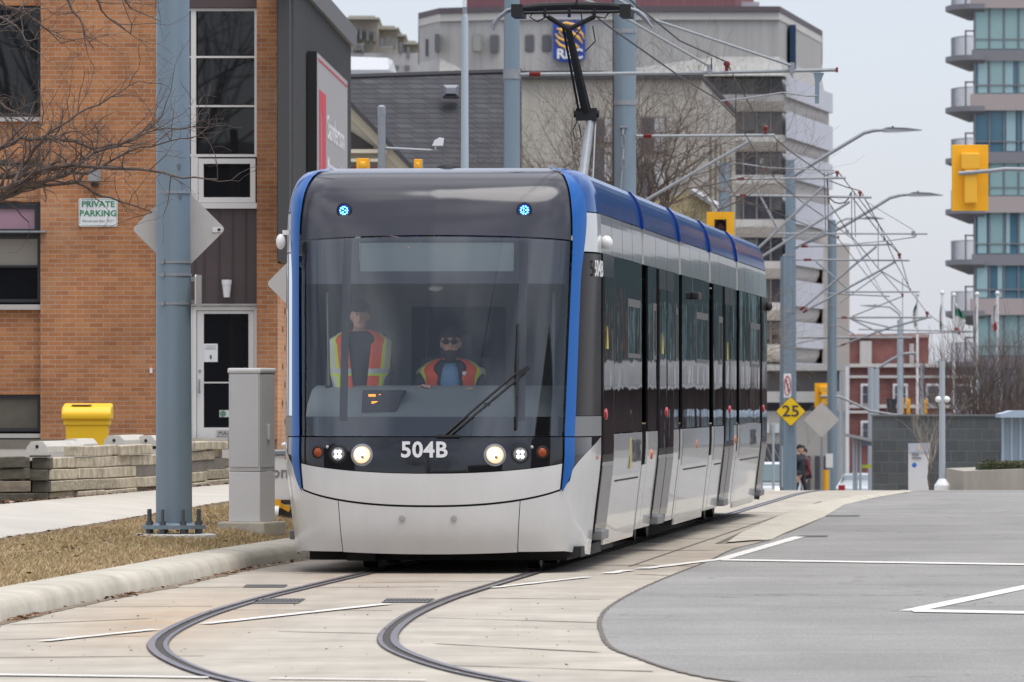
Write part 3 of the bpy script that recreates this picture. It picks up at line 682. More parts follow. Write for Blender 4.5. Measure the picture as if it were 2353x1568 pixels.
# entrance bay
MB().box((X(357), DB+.13, Zv(17)), (X(590), DB+.3, zt)).build('upper_panel', M_brown, bb)
window(357, 443, 18, 478, M_winframe, [(360, 440, 22, 474, M_pane)], .035, bars=(130, 243, 356))
window(443, 590, 18, 360, M_winframe, [(452, 585, 22, 126, M_pane), (452, 585, 133, 239, M_pane), (452, 585, 247, 352, M_pane)], .04, bars=(130, 243, 356))
window(455, 586, 364, 465, M_winframe, [(465, 577, 374, 457, M_pane)], .075, d=DB+.17)
MB().box((X(443), DB+.1, Zv(479)), (X(592), DB+.24, Zv(466))).build('opening_sill', M_winframe, bb)
MB().box((X(443), DB+.17, Zv(466)), (X(454), DB+.24, Zv(361))).build('mullion', M_winframe, bb)
m = MB(); m.box((X(357), DB+.16, Zv(697)), (X(590), DB+.3, Zv(480)))
m.build('entrance_panel', M_brown, bb)
for u in (392, 420, 447, 468, 502, 533, 563): MB().box((X(u)-.008, DB+.145, Zv(696)), (X(u)+.008, DB+.159, Zv(481))).build('panel_batten', pm('brown_batten', (.055, .04, .038), .6), bb)
MB().box((X(357), DB+.1, Zv(703)), (X(590), DB+.3, Zv(698))).build('lintel_trim', pm('grey_trim', (.35, .34, .32), .6), bb)
window(357, 443, 704, 1008, M_winframe, [(362, 438, 709, 1003, M_pane)], .04)
# door
dz0, dz1 = Zv(1008), Zv(704)
m = MB(); dd = DB+.18
m.box((X(443), dd-.03, dz0), (X(450), dd+.06, dz1)); m.box((X(583), dd-.03, dz0), (X(590), dd+.06, dz1)); m.box((X(450), dd-.03, Zv(713)), (X(583), dd+.06, dz1)); m.build('door_frame', M_winframe, bb)
m = MB(); a, b, t, l = X(451), X(582), Zv(714), Zv(1007)
m.box((a, dd, l), (X(467), dd+.05, t)); m.box((X(570), dd, l), (b, dd+.05, t)); m.box((X(467), dd, Zv(721)), (X(570), dd+.05, t)); m.box((X(467), dd, l), (X(570), dd+.05, Zv(983))); m.box((X(467), dd+.01, Zv(881)), (X(570), dd+.04, Zv(878)))
dr = m.build('door', M_winframe, bb)
MB().box((X(467), dd+.02, Zv(983)), (X(570), dd+.03, Zv(721))).build('door_pane', M_pane, dr)
m = MB(); m.tube([(X(457), dd-.01, Zv(902)), (X(457), dd-.05, Zv(899)), (X(457), dd-.05, Zv(876)), (X(457), dd-.01, Zv(873))], .012, 8); m.build('door_handle', M_steel, dr)
m = MB(); m.lathe([(.02, 0), (.02, .012)], (X(458), dd, Zv(853)), 12, Matrix.Rotation(pi/2, 3, 'X')); m.build('door_lock', M_steel, dr)
nt2 = MB().box((X(467), dd+.008, Zv(832)), (X(499), dd+.012, Zv(790))).build('notice', M_white, dr)
M_ink = pm('ink_grey', (.28, .32, .33), .8)
text('notice_lettering', 'PRIVATE\nPROPERTY', .035, M_ink, dr, facing((X(483), dd+.006, Zv(799))), ext=.001)
MB().box((X(481), dd+.004, Zv(825)), (X(485), dd+.007, Zv(816))).build('notice_symbol', M_dark, dr)
MB().box((X(503), dd+.008, Zv(959)), (X(527), dd+.012, Zv(943))).build('sticker', pm('mint_sticker', (.5, .6, .5), .6), dr)
m = MB(); m.lathe([(.03, 0), (.045, .003)], (X(511), dd+.006, Zv(951)), 14, Matrix.Rotation(pi/2, 3, 'X')); m.build('sticker_symbol', pm('sticker_green', (.12, .2, .14), .6), dr)
MB().box((X(496), dd-.012, Zv(1003)), (X(545), dd-.001, Zv(988))).build('mail_slot', pm('mail_plate', (.48, .46, .42), .5), dr)
text('mail_lettering', 'MAIL', .085, M_dark, dr, facing((X(516), dd-.015, Zv(996))), ext=.001, sp=1.1)
# side block with ribs and sign face direction
def wl(d, off=0): return -5.51+.023*d+off   # x of the side wall plane at distance d
zb_, zt_ = 3.45, 7.73
m = MB(); m.add([(X(638, 100.5), 100.5, zb_), (wl(100.5), 100.5, zb_), (wl(119), 119, zb_), (-6, 119, zb_), (-6, 102.6, zb_), (X(638, 100.5), 102.6, zb_),
                 (X(638, 100.5), 100.5, zt_), (wl(100.5), 100.5, zt_), (wl(119), 119, zt_), (-6, 119, zt_), (-6, 102.6, zt_), (X(638, 100.5), 102.6, zt_)],
                [(5,4,3,2,1,0), (6,7,8,9,10,11)]+[(i, (i+1) % 6, 6+(i+1) % 6, 6+i) for i in range(6)])
M_rib = pm('charcoal_cladding', (.052, .052, .052), .55, var=(2, .1, (1, 1, .1))); M_rib2 = pm('charcoal_rib', (.10, .10, .10), .5)
m.build('dark_side_block', M_rib, bb)
m = MB(); d = 101.
while d < 118.9: m.box((wl(d, .001), d, zb_+.02), (wl(d, .045), d+.1, zt_-.3)); d += .26
m.build('cladding_ribs', M_rib2, bb)
m = MB(); m.prism([(wl(100.2, -.35), 100.2, zt_-.28), (wl(100.2, .10), 100.2, zt_-.28), (wl(100.2, .13), 100.2, zt_+.02), (wl(100.2, -.35), 100.2, zt_+.02)], (wl(119.4)-wl(100.2), 19.2, 0)); m.build('roof_flashing', pm('flashing_grey', (.20, .20, .205), .45, .4), bb)
MB().box((-4.4, 104, zt_+.02), (-3.45, 112, zt_+.95)).build('roof_unit', pm('roof_unit_grey', (.3, .33, .33), .6), bb)
# pierced brick screen below
m = MB(); q0 = Vector((X(637.6), 102.0, Z0)); q1 = Vector((-2.85, 118, Z0))
m.prism([q0, q1, q1+Vector((-.3, 0, 0)), q0+Vector((-.2, .35, 0))], (0, 0, zb_-Z0-.002)); m.build('pierced_screen', M_brickL, bb)
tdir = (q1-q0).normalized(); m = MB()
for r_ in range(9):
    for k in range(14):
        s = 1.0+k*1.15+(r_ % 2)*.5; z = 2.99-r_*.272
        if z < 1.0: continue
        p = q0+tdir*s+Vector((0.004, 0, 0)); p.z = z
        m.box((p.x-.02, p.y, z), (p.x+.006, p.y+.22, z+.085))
m.build('painted_openings', pm('opening_shadow', (.12, .055, .03), .9), bb)  # dark boxes on the brick; the shade of the holes is their colour

def signbox():
    r = T('company_sign', 'large grey sign with red block mark and white lettering on the charcoal side wall', 'sign', (wl(105, .1), 105, 4.2))
    o0, o1 = 0.055, .20
    m = MB(); m.prism([(wl(104.3, o0), 104.3, 4.2), (wl(104.3, o1), 104.3, 4.2), (wl(104.3, o1), 104.3, 6.65), (wl(104.3, o0), 104.3, 6.65)], (.023*9.7, 9.7, 0)); m.build('sign_box', pm('sign_black_edge', (.008, .008, .008), .6), r)
    def face(s0, s1, z0, z1, off, mat, name):
        m = MB(); a = 104.3+s0; b = 104.3+s1
        m.prism([(wl(a, o1+off), a, z0), (wl(b, o1+off), b, z0), (wl(b, o1+off), b, z1), (wl(a, o1+off), a, z1)], (.006, 0, 0)); return m.build(name, mat, r)
    Mf = pm('sign_grey_face', (.36, .35, .35), .6); Mr = pm('sign_red', (.55, .05, .07), .6); Mw = pm('sign_white', (.72, .72, .72), .6)
    face(.02, 9.68, 4.22, 6.63, .001, Mf, 'sign_face')
    face(.25, 9.5, 6.53, 6.56, .009, Mr, 'red_line')
    face(.55, 1.15, 4.3, 6.1, .009, Mr, 'red_block'); face(1.5, 2.5, 4.3, 6.1, .009, Mr, 'red_block'); face(1.15, 1.5, 5.78, 6.1, .009, Mr, 'red_block')
    ax = Vector((.023, 1, 0)).normalized(); M = Matrix.Identity(4)
    nn = ax.cross(Vector((0, 0, 1)))
    for i in range(3): M[i][0] = ax[i]; M[i][1] = (0, 0, 1)[i]; M[i][2] = nn[i]
    def tx(s, z, size, st, sx):
        dd = 104.3+s; M2 = M.copy(); M2.translation = Vector((wl(dd, o1+.012), dd, z)); text('sign_lettering', st, size, Mw, r, M2, sx=sx, align='LEFT', ext=.002, bold=.004)
    tx(2.95, 5.62, .52, 'Sanderson', 2.55); tx(2.95, 5.02, .42, 'Management Inc.', 2.0)
signbox()
# things on the facade
def parking_sign():
    d = DB-.02; a = P(181, 456, d); b = P(270, 521, d); c = (a+b)/2
    r = T('parking_notice', 'white and green PRIVATE PARKING sign on the orange brick wall', 'sign', (c.x, d, c.z))
    gr = pm('sign_green', (.02, .22, .10), .5)
    m = MB(); plate(m, c, ((b.x-a.x)/2, (a.z-b.z)/2), .035, .006); m.build('sign_panel', M_white, r)
    # border line made of four bars
    m = MB(); w, h = (b.x-a.x)/2-.014, (a.z-b.z)/2-.014
    y0, y1 = c.y-.003, c.y-.0005
    m.box((c.x-w+.02, y0, c.z+h-.005), (c.x+w-.02, y1, c.z+h)); m.box((c.x-w+.02, y0, c.z-h), (c.x+w-.02, y1, c.z-h+.005)); m.box((c.x-w, y0, c.z-h+.02), (c.x-w+.005, y1, c.z+h-.02)); m.box((c.x+w-.005, y0, c.z-h+.02), (c.x+w, y1, c.z+h-.02)); m.build('border', gr, r)
    for s, v, sz, bo_, sx in (('PRIVATE', 470, .115, .003, 1.08), ('PARKING', 491, .115, .003, 1.08), ("Enforced under Bylaw '75.53 P", 508, .052, 0, .68)):
        text('sign_lettering', s, sz*1.05, gr if sz > .1 else pm('faded_green', (.22, .32, .25), .6), r, facing((c.x, y0-.001, Zv(v, d))), bold=bo_, sx=sx, ext=.001)
parking_sign()
c = P(217, 404, DB-.2)
r = T('flood_light', 'small grey floodlight on the brick wall above the parking sign', 'wall light', (c.x, DB, c.z))
m = MB(); m.add([(c.x-.085, c.y-.05, c.z-.09), (c.x+.085, c.y-.05, c.z-.09), (c.x+.085, c.y+.1, c.z-.06), (c.x-.085, c.y+.1, c.z-.06), (c.x-.085, c.y-.03, c.z+.08), (c.x+.085, c.y-.03, c.z+.08), (c.x+.075, c.y+.1, c.z+.1), (c.x-.075, c.y+.1, c.z+.1)],
       [(0,3,2,1),(4,5,6,7),(0,1,5,4),(1,2,6,5),(2,3,7,6),(3,0,4,7)]); m.build('housing', pm('lamp_grey', (.22, .23, .24), .5), r)
MB().box((c.x-.05, c.y-.02, c.z-.15), (c.x+.05, DB+.01, c.z-.095)).build('bracket', M_black, r)
c = P(521, 663, DB+.02)
r = T('wall_lamp', 'white cup-shaped lamp on the brown panel above the entrance door', 'wall light', (c.x, DB+.1, c.z))
m = MB(); m.lathe([(.045, -.13), (.066, .05), (.072, .055), (.074, .12), (.06, .125), (0, .125)], c, 24); m.build('shade', M_white, r, smooth=True)
MB().box((c.x-.03, c.y+.05, c.z-.02), (c.x+.03, DB+.158, c.z+.05)).build('bracket', M_white, r)
r = T('door_bell_box', 'tiny white box on the brick just left of the entrance', 'switch box', P(347, 852, DB)); B(344, 846, 350, 858, DB-.03, .029).build('bell_cover', M_white, r)
def ybin():
    d = 92.; k = FPX/d; c = P(201, 1032, d); z0 = .76; x = c.x
    r = T('grit_bin', 'yellow plastic salt bin with sloping lid against the brick wall', 'bin', (x, d, z0)); My = pm('bin_yellow', (.83, .50, .012), .42); 
    w1, w2, h = .262, .305, .66-.16
    def ring(w, q, z): return [(x-w, d-q, z), (x+w, d-q, z), (x+w, d+q, z), (x-w, d+q, z)]
    m = MB(); v = ring(.255, .2, z0)+ring(.275, .23, z0+.36)
    m.add(v, [(0,3,2,1),(4,5,6,7),(0,1,5,4),(1,2,6,5),(2,3,7,6),(3,0,4,7)]); m.build('tub', My, r)
    m = MB(); m.rb((x-.30, d-.25, z0+.362), (x+.30, d+.25, z0+.44), .02); m.build('rim', My, r)
    m = MB(); pts = [(d-.29, z0+.435), (d-.30, z0+.52), (d-.24, z0+.60), (d+.22, z0+.655), (d+.28, z0+.62), (d+.28, z0+.435)]
    m.prism([(x-.325, a, b) for a, b in pts], (.65, 0, 0)); o = m.build('lid', My, r)
    bv = o.modifiers.new('bevel', 'BEVEL'); bv.width = .03; bv.segments = 3
    MB().box((x-.2, d-.2, z0+.628), (x+.06, d+.1, z0+.637)).build('lid_label', pm('worn_label', (.5, .36, .2), .8), r)
ybin()
# ================================================================ TRAM
YAW = math.atan(.0875); TX, TY = -.714, 59.25; LEN = 31.0
tram = T('tram', 'modern white, blue and charcoal articulated tram numbered 504B with its headlights on', 'tram', (TX, TY, 0), rotz=-YAW)
def interp(tab, z):
    if z <= tab[0][0]: return tab[0][1]
    if z >= tab[-1][0]: return tab[-1][1]
    return cr(tab, z)
WT = [(.15, 1.27), (.5, 1.31), (.95, 1.362), (1.2, 1.365), (2.0, 1.365), (2.75, 1.365), (3.0, 1.36), (3.1, 1.352), (3.25, 1.328), (3.36, 1.285), (3.43, 1.225), (3.46, 1.165), (3.48, 1.06)]
ST = [(.15, .12), (.35, .03), (.6, 0), (.9, .0), (1.16, .03), (2.0, .2), (2.87, .42), (3.1, .49), (3.25, .57), (3.36, .70), (3.43, .86), (3.48, 1.15)]
NX = [(0, 0), (.2, .35), (.4, .7), (.56, .96), (.68, 1.12), (.78, 1.225), (.87, 1.30), (.94, 1.345), (1, 1.365)]
NY = [(0, 0), (.2, .02), (.4, .085), (.56, .19), (.68, .33), (.78, .52), (.87, .80), (.94, 1.10), (1, 1.45)]
def F(t, z, off=0.):
    s = -1 if t < 0 else 1; a = min(abs(t), 1.)
    x = interp(NX, a)*interp(WT, z)/1.365; ny = interp(NY, a); y = ny+interp(ST, z)*(1-ny/1.45)
    return Vector((s*x, y, z))
def Fn(t, z, off):
    p = F(t, z)
    if not off: return p
    e = .004; a = F(t+e, z)-F(t-e, z); b = F(t, z+e)-F(t, z-e); n = a.cross(b)
    n = n.normalized() if n.length > 1e-9 else Vector((0, -1, 0))
    if n.y > .35 or (abs(t) > .8 and n.x*t < 0): n = -n
    return p+n*off
def tx_(x):
    lo, hi = 0, 1
    for _ in range(30):
        m = (lo+hi)/2
        if interp(NX, m) < x: lo = m
        else: hi = m
    return lo
def patch(name, mat, t0, t1, z0, z1, off=0., nt=30, nz=20, parent=tram, smooth=True, flip=False, th=0.):
    f = lambda q: q if callable(q) else (lambda _: q)
    t0, t1, z0, z1 = f(t0), f(t1), f(z0), f(z1); zm = (z0(0)+z1(0))/2; rows = []
    for j in range(nz+1):
        r = []
        for i in range(nt+1):
            tg = lerp(t0(zm), t1(zm), i/nt); z = lerp(z0(tg), z1(tg), j/nz); t = lerp(t0(z), t1(z), i/nt)
            p = Fn(t, z, off)
            if flip: p = Vector((p.x, LEN-p.y, p.z))
            r.append(p)
        rows.append(r)
    mb = MB(); mb.grid(rows)
    return mb.build(name, mat, parent, smooth=smooth, world=False, auto=False)
Mw = pm('tram_white', (.57, .562, .54), .22, coat=.5, var=(1.2, .055, (2.5, 2.5, .5)))
Mb = pm('tram_blue', (.0, .092, .35), .22, spec=.4)
Mf = pm('fairing_charcoal', (.036, .036, .045), .13, spec=.6)
Mk = pm('tram_black_gloss', (.010, .010, .012), .05, coat=.3)
Mkm = pm('tram_black_matt', (.010, .010, .010), .7)
Mgl = pm('side_glass', (.012, .014, .015), .02, spec=.4, bump=(.8, .32, .04, (1, .8, .5)))
Mband = pm('tram_white_band', (.52, .53, .525), .10, coat=.5, bump=(1.4, .16, .03, (1, .8, .5)))
Mroof = pm('tram_roof_blue', (.004, .062, .24), .12, spec=.3, bump=(1.4, .12, .03, (1, .6, .7)))
Mgrey = pm('panel_grey', (.40, .41, .41), .25, coat=.4)
Mdoor = pm('door_black', (.014, .013, .013), .16, spec=.3); Mdg = pm('door_kick_grey', (.22, .21, .20), .35, .3)
def glassmat():
    m = bpy.data.materials.new('windscreen_glass'); m.use_nodes = True; t = m.node_tree; t.nodes.clear()
    o = t.nodes.new('ShaderNodeOutputMaterial'); tr = t.nodes.new('ShaderNodeBsdfTransparent'); g = t.nodes.new('ShaderNodeBsdfGlossy'); mx = t.nodes.new('ShaderNodeMixShader'); lw = t.nodes.new('ShaderNodeFresnel')
    tr.inputs[0].default_value = (.94, .965, .965, 1); g.inputs['Roughness'].default_value = .0; g.inputs[0].default_value = (.93, .97, 1, 1); lw.inputs[0].default_value = 1.5
    mr = t.nodes.new('ShaderNodeMapRange'); mr.inputs[1].default_value = 0; mr.inputs[2].default_value = 1; mr.inputs[3].default_value = .02; mr.inputs[4].default_value = 1
    t.links.new(lw.outputs[0], mr.inputs[0]); t.links.new(mr.outputs[0], mx.inputs[0]); t.links.new(tr.outputs[0], mx.inputs[1]); t.links.new(g.outputs[0], mx.inputs[2]); t.links.new(mx.outputs[0], o.inputs[0])
    return m
Mglass = glassmat()
tA = tx_(1.122); tB = tx_(1.20)
def kz(z): return 1+.055*max(0., min(1., (z-1.2)/1.6))
tAp = lambda z: tA*kz(z)
tAm = lambda z: -tA*kz(z)
ztopW = lambda t: 2.875-.035*(t/tA)**2
zband = lambda t: .855+.085*(abs(t)/tA)**2.2       # lower edge of the lamp band
zpan = lambda t: .575+.135*(abs(t)/tA)**2.4        # lower edge of the upper bumper panel
g = .006
# --- front skin
patch('front_fairing', Mf, tAm, tAp, lambda t: ztopW(t)+.008, 3.475, 0, 60, 30)
ws = patch('windscreen', Mglass, tAm, tAp, 1.168, lambda t: ztopW(t)-.004, 0, 60, 24)
lb = patch('lamp_band', Mk, -tA, tA, zband, 1.158, 0.002, 60, 10)
patch('bumper_panel', Mw, -tA+.004, tA-.004, lambda t: zpan(t)+.009, lambda t: zband(t)-.006, 0.004, 60, 10)
bz = lambda t: .185+.0*abs(t)
patch('bumper_skirt', Mw, -tx_(.80)+.002, tx_(.80)-.002, lambda t: .185-.02*(1-(t/.5)**2), lambda t: zpan(t)-.009, 0., 50, 14)
# bumper corners reach round to the first door
def corner_top(t):
    a = abs(t)
    if a < tA: return zpan(t)-.009
    if a < tB: return lerp(.70, .80, (a-tA)/(tB-tA))
    return lerp(.86, 1.155, min(1, (a-tB)/(1-tB))**.7)
for s in (-1, 1):
    patch('bumper_corner', Mw, s*(tx_(.80)+.002), s*tA, lambda t: .185-.0*t, corner_top, 0., 14, 16)
    patch('bumper_corner', Mw, s*tA, s*1., lambda t: .185-.05*max(0, (abs(t)-tB)/(1-tB)), lambda t: corner_top(t), -.001, 30, 22)
    patch('corner_quarter_black', Mk, s*tB, s*1., lambda t: corner_top(t)+.006, 1.155, 0., 16, 6)
    # blue ribbon: pointed foot, widening at the shoulder
    def w1(z, s=s): 
        k = 0 if z > .95 else ((.95-z)/.26)**1.6
        wide = 0 if z < 2.45 else sin(pi*min(1, (z-2.45)/1.06)**1.5)**1.2
        top = 0 if z < 3.25 else .75*(tB-tA)*((z-3.25)/.23)
        return s*(lerp(tB+tA*(kz(z)-1), tA+.004, min(1, k))+.045*wide-top)
    patch('blue_ribbon', Mb, s*(tA+.002), w1, .70, 1.155, .016, 8, 18)
    patch('blue_ribbon', Mb, (lambda z, s=s: s*(tA*kz(z)+.002)), w1, 1.165, 3.475, .016, 12, 50)
    wz = lambda z, s=s: w1(z)+s*.002
    patch('cab_side_window', Mglass if s < 0 else pm('cab_panel_dark', (.014, .010, .010), .22, spec=.12), wz, s*1., 1.34, 2.735, 0., 14, 14)
    patch('cab_side_lower', pm('tram_grey_sill', (.16, .16, .155), .4), wz, s*1., 1.165, 1.335, 0.002, 10, 3)
    patch('cab_side_band', Mband, wz, s*1., 2.75, 3.085, 0., 14, 10)
    patch('cab_roof_side', Mroof, wz, s*1., 3.095, 3.475, 0., 14, 14)
# black backing behind the opaque skin
patch('front_backing', Mkm, -1, 1, .19, 1.15, -.03, 60, 10); patch('front_backing', Mkm, -1, 1, 2.9, 3.45, -.03, 60, 10)
# --- windscreen frit, just inside the glass
patch('screen_border', Mk, -tA, tA, 1.17, 1.335, -.014, 60, 4, ws)
dx0, dx1 = -.635, .70
tl, tr_ = tx_(.635), tx_(.70)
patch('screen_border', Mf, tAm, tAp, 2.47, 2.575, -.014, 60, 3, ws); patch('screen_border', Mf, tAm, tAp, 2.83, lambda t: ztopW(t)-.005, -.014, 60, 2, ws)
patch('screen_border', Mf, tAm, -tl, 2.575, 2.83, -.014, 16, 4, ws); patch('screen_border', Mf, tr_, tAp, 2.575, 2.83, -.014, 16, 4, ws)
for x in (-.74, .78): patch('screen_pillar', pm('pillar_grey', (.035, .035, .04), .5), tx_(abs(x)-.035)*(1 if x > 0 else -1), tx_(abs(x)+.035)*(1 if x > 0 else -1), 1.3, 2.87, -.012, 4, 10, ws)
ds_ = patch('destination_display', pm('display_panel', (.30, .34, .33), .4), -tl, tr_, 2.575, 2.83, -.03, 24, 4, ws)
M_led = pm('amber_led', (.9, .3, .02), .5, emit=((1, .36, .04), 3.0))
m = MB()
for i in range(7):
    for j in range(4 if i < 4 else 2): 
        p = Fn(-.09*1+.0*i, 2.77, -.05); m.cbox((p.x-.05+i*.012, p.y-.012, 2.775-j*.012), (.007, .004, .007))
m.build('display_pixels', M_led, ds_, world=False)
# seams and dots on the bumper
for x in (-.23, .23):
    m = MB(); m.lathe([(.026, 0), (.026, .01), (.012, .012)], F(tx_(abs(x))*(-1 if x < 0 else 1), .47)+Vector((0, -.004, 0)), 18, Matrix.Rotation(pi/2, 3, 'X'))
    m.build('tow_cap', pm('cap_grey', (.30, .29, .26), .5), tram, world=False)
# lamps
def lamp(name, x, z, r, kind):
    c = Fn(tx_(abs(x))*(-1 if x < 0 else 1), z, .004); R = Matrix.Rotation(pi/2, 3, 'X') ; yw = Matrix.Rotation((.32 if abs(x) > .9 else .22 if abs(x) > .7 else .12)*(1 if x > 0 else -1), 3, 'Z'); R = yw @ R
    m = MB(); m.lathe([(r*1.22, -.01), (r*1.22, .008), (r*1.0, .012), (r*.98, -.004), (0, -.004)], c, 28, R); o = m.build(name, M_steel if kind == 'main' else Mkm, tram, smooth=True, world=False)
    if kind == 'main':
        m = MB(); m.lathe([(r*.97, .0), (r*.8, .014), (0, .02)], c, 28, R); m.build('lens', pm('headlight_lit', (.6, .55, .45), .2, emit=((1, .72, .38), .62)), o, smooth=True, world=False)
        m = MB(); m.lathe([(r*.66, .012), (r*.55, .024), (0, .03)], c+Vector((-.012, 0, .010)), 20, R); m.build('bulb', pm('headlight_core', (1, 1, 1), .3, emit=((1, .90, .68), 2.6)), o, smooth=True, world=False)
        m = MB(); m.lathe([(r*.2, .03), (0, .034)], c+R @ Vector((.01, -.018, 0)), 14, R); m.build('bulb_cap', pm('bulb_cap', (.45, .25, .08), .4), o, world=False)
    elif kind == 'led':
        m = MB(); m.lathe([(r*.97, .0), (r*.8, .010), (0, .012)], c, 28, R); m.build('lens', pm('lamp_grey_lens', (.25, .25, .25), .25), o, smooth=True, world=False)
        m = MB()
        for a in (-1, 1):
            for b in (-1, 1): m.lathe([(r*.22, .012), (0, .022)], c+R @ Vector((a*r*.26, b*r*.3, 0)), 12, R)
        m.build('led_cluster', pm('led_white', (1, 1, 1), .3, emit=((.95, .98, 1), 5)), o, world=False)
    elif kind == 'amber':
        m = MB(); m.lathe([(r*.97, 0), (r*.7, .012), (0, .016)], c, 20, R); m.build('lens', pm('amber_lens', (.28, .05, .008), .3, var=(160, .8)), o, smooth=True, world=False)
    else:
        m = MB(); m.lathe([(r*.97, 0), (r*.7, .008), (0, .010)], c, 20, R); m.build('lens', pm('navy_lens', (.01, .015, .12), .2, emit=((.02, .06, .5), .5)), o, smooth=True, world=False)
        m = MB()
        for k in range(13):
            rr = r*.58 if k < 10 else 0; a = 2*pi*k/10
            if k >= 10: rr, a = (r*.25, 2*pi*(k-10)/3)
            m.lathe([(r*.12, .010), (0, .017)], c+R @ Vector((rr*cos(a), rr*sin(a), 0)), 8, R)
        m.build('led_cluster', pm('led_cyan', (.3, .8, 1), .3, emit=((.12, .62, 1), 4.5)), o, world=False)
for s in (-1, 1):
    lamp('headlight', s*.565, 1.008, .078, 'main'); lamp('daytime_light', s*.775, 1.015, .066, 'led'); lamp('indicator', s*.955, 1.03, .046, 'amber'); lamp('upper_light', s*.78, 3.095, .056, 'blue')
for s in (-1, 1):
    m = MB(); m.lathe([(.014, 0), (0, .008)], Fn(s*tx_(.87), 1.075, .004), 10, Matrix.Rotation(pi/2, 3, 'X'))
    m.build('sensor_dot', Mgrey, tram, world=False)
text('fleet_number', '504B', .185, M_white, tram, facing(Vector((-.03, -.012, 1.048))), world=False, bold=.005, ext=.004, sp=1.06)
# wiper
m = MB(); a = Fn(tx_(.18), 1.165, .03); b = Fn(tx_(.80), 1.70, .05); off = Vector((.05, 0, .0))
m.tube([a, b], .011, 6); m.tube([a+Vector((-.05, .0, 0)), b+Vector((-.05, 0, .02))], .011, 6); m.cbox(a+Vector((-.01, .01, 0)), (.2, .05, .02))
m.cbox((a+b)/2, (.05, .02, .02)); m.cbox(b+Vector((-.02, -.01, .01)), (.12, .03, .04), Matrix.Rotation(-.6, 3, 'Y')); w_ = m.build('wiper_arm', M_black, tram, world=False)
m = MB(); ps = [Fn(tx_(.74), z, .022)+Vector((.0, -.004, 0)) for z in (1.22, 1.5, 1.8, 2.12)]; m.tube(ps, [.010, .016, .016, .009], 6); m.tube([p+Vector((0, -.022, 0)) for p in ps[1:3]], .010, 6); m.build('wiper_blade', M_black, w_, world=False)
# roof camera shell and small roof fittings
m = MB(); m.ball((.05, 1.3, 3.475), .105, 20, (1, 1.4, .5)); m.build('roof_dome', Mkm, tram, smooth=True, world=False)
m = MB(); m.ball((-1.375, 1.0, 2.84), .052, 16, (.8, 1, 1.3)); m.cbox((-1.33, 1.02, 2.92), (.06, .05, .04)); m.build('side_camera', M_white, tram, smooth=True, world=False)
m = MB(); m.ball((1.40, 1.6, 2.84), .062, 16, (.9, 1.2, 1.0)); m.cbox((1.36, 1.6, 2.80), (.1, .06, .04)); m.build('side_camera', M_white, tram, smooth=True, world=False)
# --- sides
mods = [(1.45, 6.62), (7.42, 12.12), (12.62, 17.32), (18.12, 22.72), (23.32, 29.55)]
doors = [(1.50, 2.84), (8.85, 11.10), (20.10, 22.0), (28.2, 29.5)]
def side(name, mat, s, y0, y1, z0, z1, off=0., n=10, parent=tram, ny=1):
    rows = [[Vector((s*(interp(WT, lerp(z0, z1, j/n))+off), lerp(y0, y1, i/ny), lerp(z0, z1, j/n))) for i in range(ny+1)] for j in range(n+1)]
    mb = MB(); mb.grid(rows); return mb.build(name, mat, parent, smooth=True, world=False, auto=False)
def solid_side(name, mat, s, y0, y1, z0, z1, off=0., th=.02, parent=tram):
    n = 8; o = [(interp(WT, lerp(z0, z1, j/n)), lerp(z0, z1, j/n)) for j in range(n+1)]
    poly = [(s*(x+off), y0, z) for x, z in o]+[(s*(x+off-th), y0, z) for x, z in reversed(o)]
    mb = MB(); mb.prism(poly, (0, y1-y0, 0)); return mb.build(name, mat, parent, world=False)
